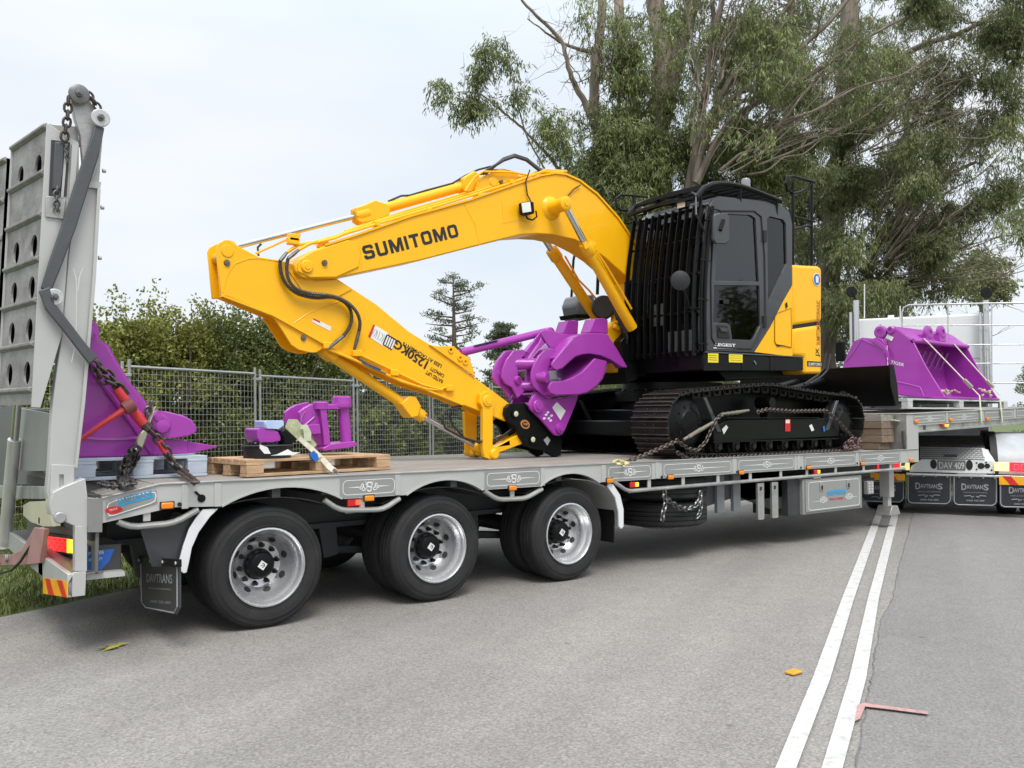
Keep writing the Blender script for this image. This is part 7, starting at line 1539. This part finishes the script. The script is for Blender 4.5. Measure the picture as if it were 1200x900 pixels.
# tree three: big right mass
big=[]
rs=random.Random(5)
def inpoly(x,y,P):
    c=False; j=len(P)-1
    for i in range(len(P)):
        if ((P[i][1]>y)!=(P[j][1]>y)) and x<(P[j][0]-P[i][0])*(y-P[i][1])/(P[j][1]-P[i][1])+P[i][0]: c=not c
        j=i
    return c
mass=[(900,-20),(1205,-30),(1200,60),(1186,80),(1184,130),(1160,140),(1150,175),(1120,190),(1112,235),(1130,300),(1110,350),(1040,372),(900,372)]
while len(big)<66:
    x=rs.uniform(895,1205); y=rs.uniform(-30,375)
    if inpoly(x,y,mass): big.append((x,y,rs.uniform(18,34),rs.uniform(13,24),rs.uniform(20,28),rs.uniform(70,170)))
eucalypt('broad dense eucalyptus filling the sky right of the cab with drooping grey green foliage',(965,470,24),
 [([(962,478,24),(966,400,24),(972,310,24),(980,220,24),(988,130,24),(993,60,24),(998,-40,24)],.36,.22,14),
  ([(1012,478,23),(1014,400,23),(1017,325,23),(1033,280,23),(1056,250,23),(1082,222,23),(1110,205,23),(1144,190,23)],.17,.04,16),
  ([(988,150,24),(1010,110,23.5),(1038,78,23),(1084,52,22.5),(1122,40,22.2),(1165,18,22)],.12,.05,14),
  ([(960,330,22.5),(974,304,22.5),(1010,276,22.2),(1024,256,22),(1034,238,22)],.06,.03,8),
  ([(980,230,22.5),(1010,234,22),(1050,236,22),(1092,218,22),(1128,202,22)],.05,.015,12),
  ([(1017,325,23),(1030,350,23),(1040,372,23)],.05,.02,5),
  ([(985,250,22),(1020,215,22),(1070,190,22),(1100,160,22),(1130,120,22)],.05,.02,12),
  ([(992,180,23),(1030,150,23),(1075,120,23),(1110,90,23)],.06,.02,12),
  ([(1033,280,23),(1070,270,22.5),(1110,262,22),(1150,230,21.8),(1178,228,21.7)],.035,.012,9),
  ([(940,300,25),(930,200,25),(924,100,25),(930,-20,25)],.16,.1,8),
  ([(1050,380,26),(1040,330,26),(1052,270,26),(1060,180,26),(1066,60,26)],.12,.06,8),
  ([(975,350,23),(1010,330,22.8),(1060,322,22.5),(1100,318,22.2)],.04,.012,8)]+fan((1005,340),(5,75),(30,90),(130,300),21.6,46,(.010,.036))+fan((990,190),(10,70),(20,70),(110,220),21.2,26,(.010,.03)),
 big+[(1140,232,26,9,21.8,80),(1166,224,20,10,21.7,70),(1172,212,14,8,21.7,34),(1120,240,22,10,22,60),(1178,140,14,18,21.8,60),(1184,110,12,22,21.8,60),(1170,30,26,30,21.8,200),(1192,20,18,30,21.6,130),(1190,60,12,18,21.6,60),(1090,290,30,20,22.5,110),(1080,330,34,18,22.5,150),(1030,345,40,22,23,220),(990,350,34,24,23.5,200),(950,280,30,50,25.5,300)],m=EUC2,bark=BRK2,tw=10,dens=1.65)
# tree four: mostly outside the frame on the right
eucalypt('eucalyptus mostly out of frame at the right edge with dark leaf clumps hanging into view',(1300,470,18),
 [([(1290,480,18),(1285,300,18),(1275,150,18),(1262,-20,18)],.25,.12,6),([(1280,270,18),(1250,240,18),(1215,250,18),(1196,255,18)],.03,.01,4),([(1276,170,18),(1240,150,18),(1205,160,18),(1192,165,18)],.03,.01,4)],
 [(1196,168,7,9,18,14),(1198,245,8,14,18,26),(1200,265,9,13,18,34),(1230,230,25,40,18,150)],dens=1.0)
# small pale tree far right
t=thing('pale_tree','pale yellow green airy tree standing far off at right between the truck exhausts','tree',tuple(Vector((oD(1150,478,48).x,oD(1150,478,48).y,0))))
g=MB(); tips=[]
for pts,r0,r1 in (([(1150,482,48),(1150,400,48),(1152,340,48),(1148,305,48)],.25,.08),([(1152,370,48),(1165,335,48),(1175,318,48)],.1,.04),([(1152,365,48),(1135,330,48),(1128,310,48)],.1,.04)): P=limb(pts,r0,r1,g,6); twigs(g,P,10,2.2,.03,tips)
build(g,'trunk',BRK,t); cl=[]
for _ in range(44):
    a=random.uniform(0,2*PI); rr=random.random()**.5; c=oD(1150+34*rr*math.cos(a),322+30*rr*math.sin(a),48+random.uniform(-1.5,1.5)); cl.append((tuple(c),(.6,.6,.4),26))
C_,D_,L_,W_=drooping(cl,(.19,.09),per=8,down=.2); leaf_mesh('crown',PAL_,C_,D_,L_,W_,t,tuple(WO[t.name]+Vector((0,0,3))))
# ---- hedge shrubs behind the fence
def bush(name,label,px,ytop,d,wpx,group,m=HDG,n=9000,leaf=(.085,.045),ragged=.35,cat='shrub'):
    top=oD(px,ytop,d); base=Vector((top.x,top.y,0)); H=top.z-(.42 if 'hedge' in name else 0); rw=wpx*d/F
    t=thing(name,label,cat,tuple(base),group)
    g=MB()
    for k in range(5):
        a=random.uniform(0,2*PI); P=[base+Vector((random.uniform(-.1,.1),random.uniform(-.1,.1),0))]; d_=Vector((math.cos(a)*.35,math.sin(a)*.35,1))
        for j in range(6): P.append(P[-1]+d_*H/7+Vector((random.gauss(0,.06),random.gauss(0,.06),0)))
        g.tube(P,[.05,.045,.035,.03,.02,.014,.008],5)
    build(g,'trunk',BRD,t); CC=[];DD=[];LL=[];WW=[]
    nl=int(n/150)
    for _ in range(nl):
        z=random.uniform(.03,1)**.85; a=random.uniform(0,2*PI); wr=math.sqrt(max(.05,1-max(0,(z-.45)/.6)**2)); rr=rw*wr*random.uniform(.35,1.0)
        c=np.array([base.x+math.cos(a)*rr,base.y+math.sin(a)*rr*.8,H*z*random.uniform(.93,1.0)]); s=random.uniform(.18,.34)*H/3.4
        up=z>.8
        k=150; b=ellips(k,c,(s,s,s*(1.15 if up else .8)),.5); dd=RNG.normal(size=(k,3))*.8+(b-c)/s*.6+np.array([0,0,.25]); dd/=np.linalg.norm(dd,axis=1)[:,None]
        CC.append(b);DD.append(dd);LL.append(RNG.uniform(.7,1.3,k)*leaf[0]);WW.append(RNG.uniform(.7,1.3,k)*leaf[1])
        if up and random.random()<ragged*1.6:   # loose shoots sticking up
            q=c+np.array([random.uniform(-.3,.3),random.uniform(-.2,.2),s]); hgt=random.uniform(.2,.55); kk=36; t_=RNG.random(kk); b=q+np.stack([RNG.normal(size=kk)*.05,RNG.normal(size=kk)*.05,t_*hgt],-1); dd=RNG.normal(size=(kk,3))+np.array([0,0,.5]); dd/=np.linalg.norm(dd,axis=1)[:,None]
            CC.append(b);DD.append(dd);LL.append(np.full(kk,leaf[0]));WW.append(np.full(kk,leaf[1]))
    o=leaf_mesh('crown',m,*map(np.concatenate,(CC,DD,LL,WW)),t,tuple(base+Vector((0,0,H/2)))); return t
HG='shrubs of the tall hedge behind the fence'
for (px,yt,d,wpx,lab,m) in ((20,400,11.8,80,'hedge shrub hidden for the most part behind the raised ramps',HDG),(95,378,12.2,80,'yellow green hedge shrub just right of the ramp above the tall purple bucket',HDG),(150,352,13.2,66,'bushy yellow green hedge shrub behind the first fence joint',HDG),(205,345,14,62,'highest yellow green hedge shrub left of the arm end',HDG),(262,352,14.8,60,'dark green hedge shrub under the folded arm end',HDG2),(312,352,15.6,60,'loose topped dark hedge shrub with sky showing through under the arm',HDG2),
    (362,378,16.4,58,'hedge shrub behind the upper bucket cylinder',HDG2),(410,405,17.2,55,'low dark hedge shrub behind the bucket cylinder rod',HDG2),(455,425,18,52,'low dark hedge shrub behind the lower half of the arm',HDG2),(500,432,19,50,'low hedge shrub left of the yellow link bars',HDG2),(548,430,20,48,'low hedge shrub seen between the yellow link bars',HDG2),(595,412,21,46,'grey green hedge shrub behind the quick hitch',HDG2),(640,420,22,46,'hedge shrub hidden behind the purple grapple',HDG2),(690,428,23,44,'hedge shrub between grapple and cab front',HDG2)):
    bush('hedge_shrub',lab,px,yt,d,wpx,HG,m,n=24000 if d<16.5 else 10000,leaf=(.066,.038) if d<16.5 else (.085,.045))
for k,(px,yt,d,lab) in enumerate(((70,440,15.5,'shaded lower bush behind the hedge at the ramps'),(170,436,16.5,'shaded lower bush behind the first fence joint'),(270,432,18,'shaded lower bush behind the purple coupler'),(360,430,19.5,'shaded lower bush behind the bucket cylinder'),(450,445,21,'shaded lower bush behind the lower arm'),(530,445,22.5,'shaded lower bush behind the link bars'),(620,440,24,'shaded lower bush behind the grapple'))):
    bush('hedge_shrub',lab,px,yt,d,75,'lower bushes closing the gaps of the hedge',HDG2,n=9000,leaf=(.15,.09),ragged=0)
# dark understorey further back
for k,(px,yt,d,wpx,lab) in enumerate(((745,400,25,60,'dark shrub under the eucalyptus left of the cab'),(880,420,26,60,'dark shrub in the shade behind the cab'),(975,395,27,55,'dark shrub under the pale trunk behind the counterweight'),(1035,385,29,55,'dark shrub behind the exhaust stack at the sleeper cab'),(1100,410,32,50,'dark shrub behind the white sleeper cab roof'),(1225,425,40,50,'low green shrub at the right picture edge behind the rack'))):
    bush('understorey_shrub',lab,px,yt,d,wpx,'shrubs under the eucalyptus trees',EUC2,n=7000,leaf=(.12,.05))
# unseen trees added across the road so glass and chrome have something to reflect
for k,(a,b,h) in enumerate(((10,-27,5),(17,-28,6.5),(24,-27,5),(32,-29,7.5),(41,-28,7),(2,-30,5))):
    q=rp(a,b); t=thing('roadside_tree',['rounded roadside tree on the near verge beside the trailer','tall roadside tree on the near verge past the first','low roadside tree on the near verge abreast of the truck','tall roadside tree on the near verge ahead of the truck','far roadside tree on the near verge','small roadside tree on the near verge behind the camera'][k],'tree',tuple(q),'roadside trees out of frame'); g=MB(); g.tube([q,q+Z_*h*.5],[.2,.12],8); build(g,'trunk',BRD,t)
    CC=[];DD=[];LL=[];WW=[]
    for _ in range(26):
        c=ellips(1,(q.x,q.y,h*.6),(h*.36,h*.36,h*.4))[0]; n_=150; bb=ellips(n_,c,(h*.12,h*.12,h*.1),.3); dd=RNG.normal(size=(n_,3)); dd/=np.linalg.norm(dd,axis=1)[:,None]; CC.append(bb);DD.append(dd);LL.append(np.full(n_,.24));WW.append(np.full(n_,.14))
    leaf_mesh('crown',HDG2,*map(np.concatenate,(CC,DD,LL,WW)),t,tuple(q+Z_*h*.6))
# conifers
def conifer(label,px,ytop,ybase,d,wpx,sparse):
    top=oD(px,ytop,d); b=Vector((top.x,top.y,0)); H=top.z; t=thing('conifer_tree',label,'tree',tuple(b)); g=MB(); g.tube([b,b+Vector((.1,0,H*.5)),top],[.22,.15,.02],8)
    CC=[];DD=[];LL=[];WW=[]; zl=oD(px,ybase,d).z
    nl=36 if sparse else 34
    for i in range(nl):
        z=zl+(H-zl)*((i+random.uniform(-.3,.3))/nl); f=1-(z-zl)/(H-zl); R_=wpx*d/F*(min(1,.12+1.1*f) if not sparse else (.18+.82*math.sin(PI*min(1,max(.05,f*.95+.05))**.7)))*random.uniform(.6,1.1); a=random.uniform(0,2*PI) if not sparse else random.choice([0,1])*PI+random.uniform(-1.1,1.1)
        e=Vector((math.cos(a)*R_,math.sin(a)*R_,R_*random.uniform(.05,.35)))
        P=[Vector((b.x,b.y,z)),Vector((b.x,b.y,z))+e*.5+Z_*-.03,Vector((b.x,b.y,z))+e]; g.tube(P,[.05,.03,.012],4)
        for q in range(3 if sparse else 7):
            tt=random.uniform(.3,1.05); c=np.array(P[0]+e*tt)+np.array([random.gauss(0,.22),random.gauss(0,.22),random.gauss(0.08,.06)]); k=34 if sparse else 60; bb=ellips(k,c,(.30,.30,.09)); dd=RNG.normal(size=(k,3))+np.array([0,0,.5]); dd/=np.linalg.norm(dd,axis=1)[:,None]
            CC.append(bb);DD.append(dd);LL.append(RNG.uniform(.12,.24,k));WW.append(np.full(k,.05))
    build(g,'trunk',BRD,t); leaf_mesh('crown',PNE,*map(np.concatenate,(CC,DD,LL,WW)),t,tuple(b+Vector((0,0,H/2))))
conifer('tall layered conifer standing alone against the sky above the lower arm',531,325,455,42,34,True)
conifer('short dense dark conifer right of the tall layered one above the purple strut',588,382,470,45,26,False)
# ---- grass: blades on the verge, bank behind
def blades(name,pts,h,m,w=.012):
    n=len(pts); base=np.array(pts); d=RNG.normal(size=(n,3))*.38+np.array([0,0,1]); d/=np.linalg.norm(d,axis=1)[:,None]
    return leaf_mesh(name,m,base-d*.02,d,RNG.uniform(.5,1.3,n)*h,np.full(n,w),None,tuple(base.mean(0)))
P=[]
for _ in range(52000):
    a=RNG.uniform(-6,9) if RNG.random()<.75 else RNG.uniform(9,16); b=.05+abs(RNG.normal())*2.0
    if b>5.2: continue
    q=rp(a,b); P.append((q.x,q.y,-.01))
o=blades('grass_verge',P,.075,GRB); o['kind']='stuff'; o['label']='short mown green grass verge beyond the road edge'; o['category']='grass'
P=[]
for _ in range(9000):
    a=RNG.uniform(-4,14); q=fz(a)+Vector((RNG.normal()*.12,-.1+RNG.normal()*.18,0)); P.append(tuple(q))
o=blades('tall_grass',P,.38,GRB,.012); o['kind']='stuff'; o['label']='tall straggly pale grass along the foot of the wire fence'; o['category']='grass'
# grassy bank
g=MB(); rowsb=[]; nn=40
for i in range(nn+1):
    px=560+i*(560/nn); q=oD(px,480,16.5); d0=(q-CAM).normalized(); d0.z=0; d0.normalize(); hh=[0,.5,1.35,2.05,2.35,2.2,1.0,0]; dd=[0,1.2,2.6,3.8,5,7,10,12]
    base=Vector((q.x,q.y,0)); f=1 if i>7 else i/7
    rowsb.append([base+d0*a+Z_*(h*f*(1+.05*math.sin(i*1.3))-.04) for a,h in zip(dd,hh)])
vs=[p for r_ in rowsb for p in r_]; m_=8
g.add(vs,[(i*m_+j,(i+1)*m_+j,(i+1)*m_+j+1,i*m_+j+1) for i in range(nn) for j in range(m_-1)],True); struct(build(g,'grass_bank',GRS))
P=[]
for _ in range(26000):
    i=RNG.integers(0,nn); u=RNG.random(); j=RNG.integers(0,5); v=RNG.random(); a=rowsb[i][j].lerp(rowsb[i][j+1],v); b=rowsb[i+1][j].lerp(rowsb[i+1][j+1],v); P.append(tuple(a.lerp(b,u)))
o=blades('bank_grass',P,.13,GRB,.018); o['kind']='stuff'; o['label']='rough grass on the low bank behind the excavator tracks'; o['category']='grass'
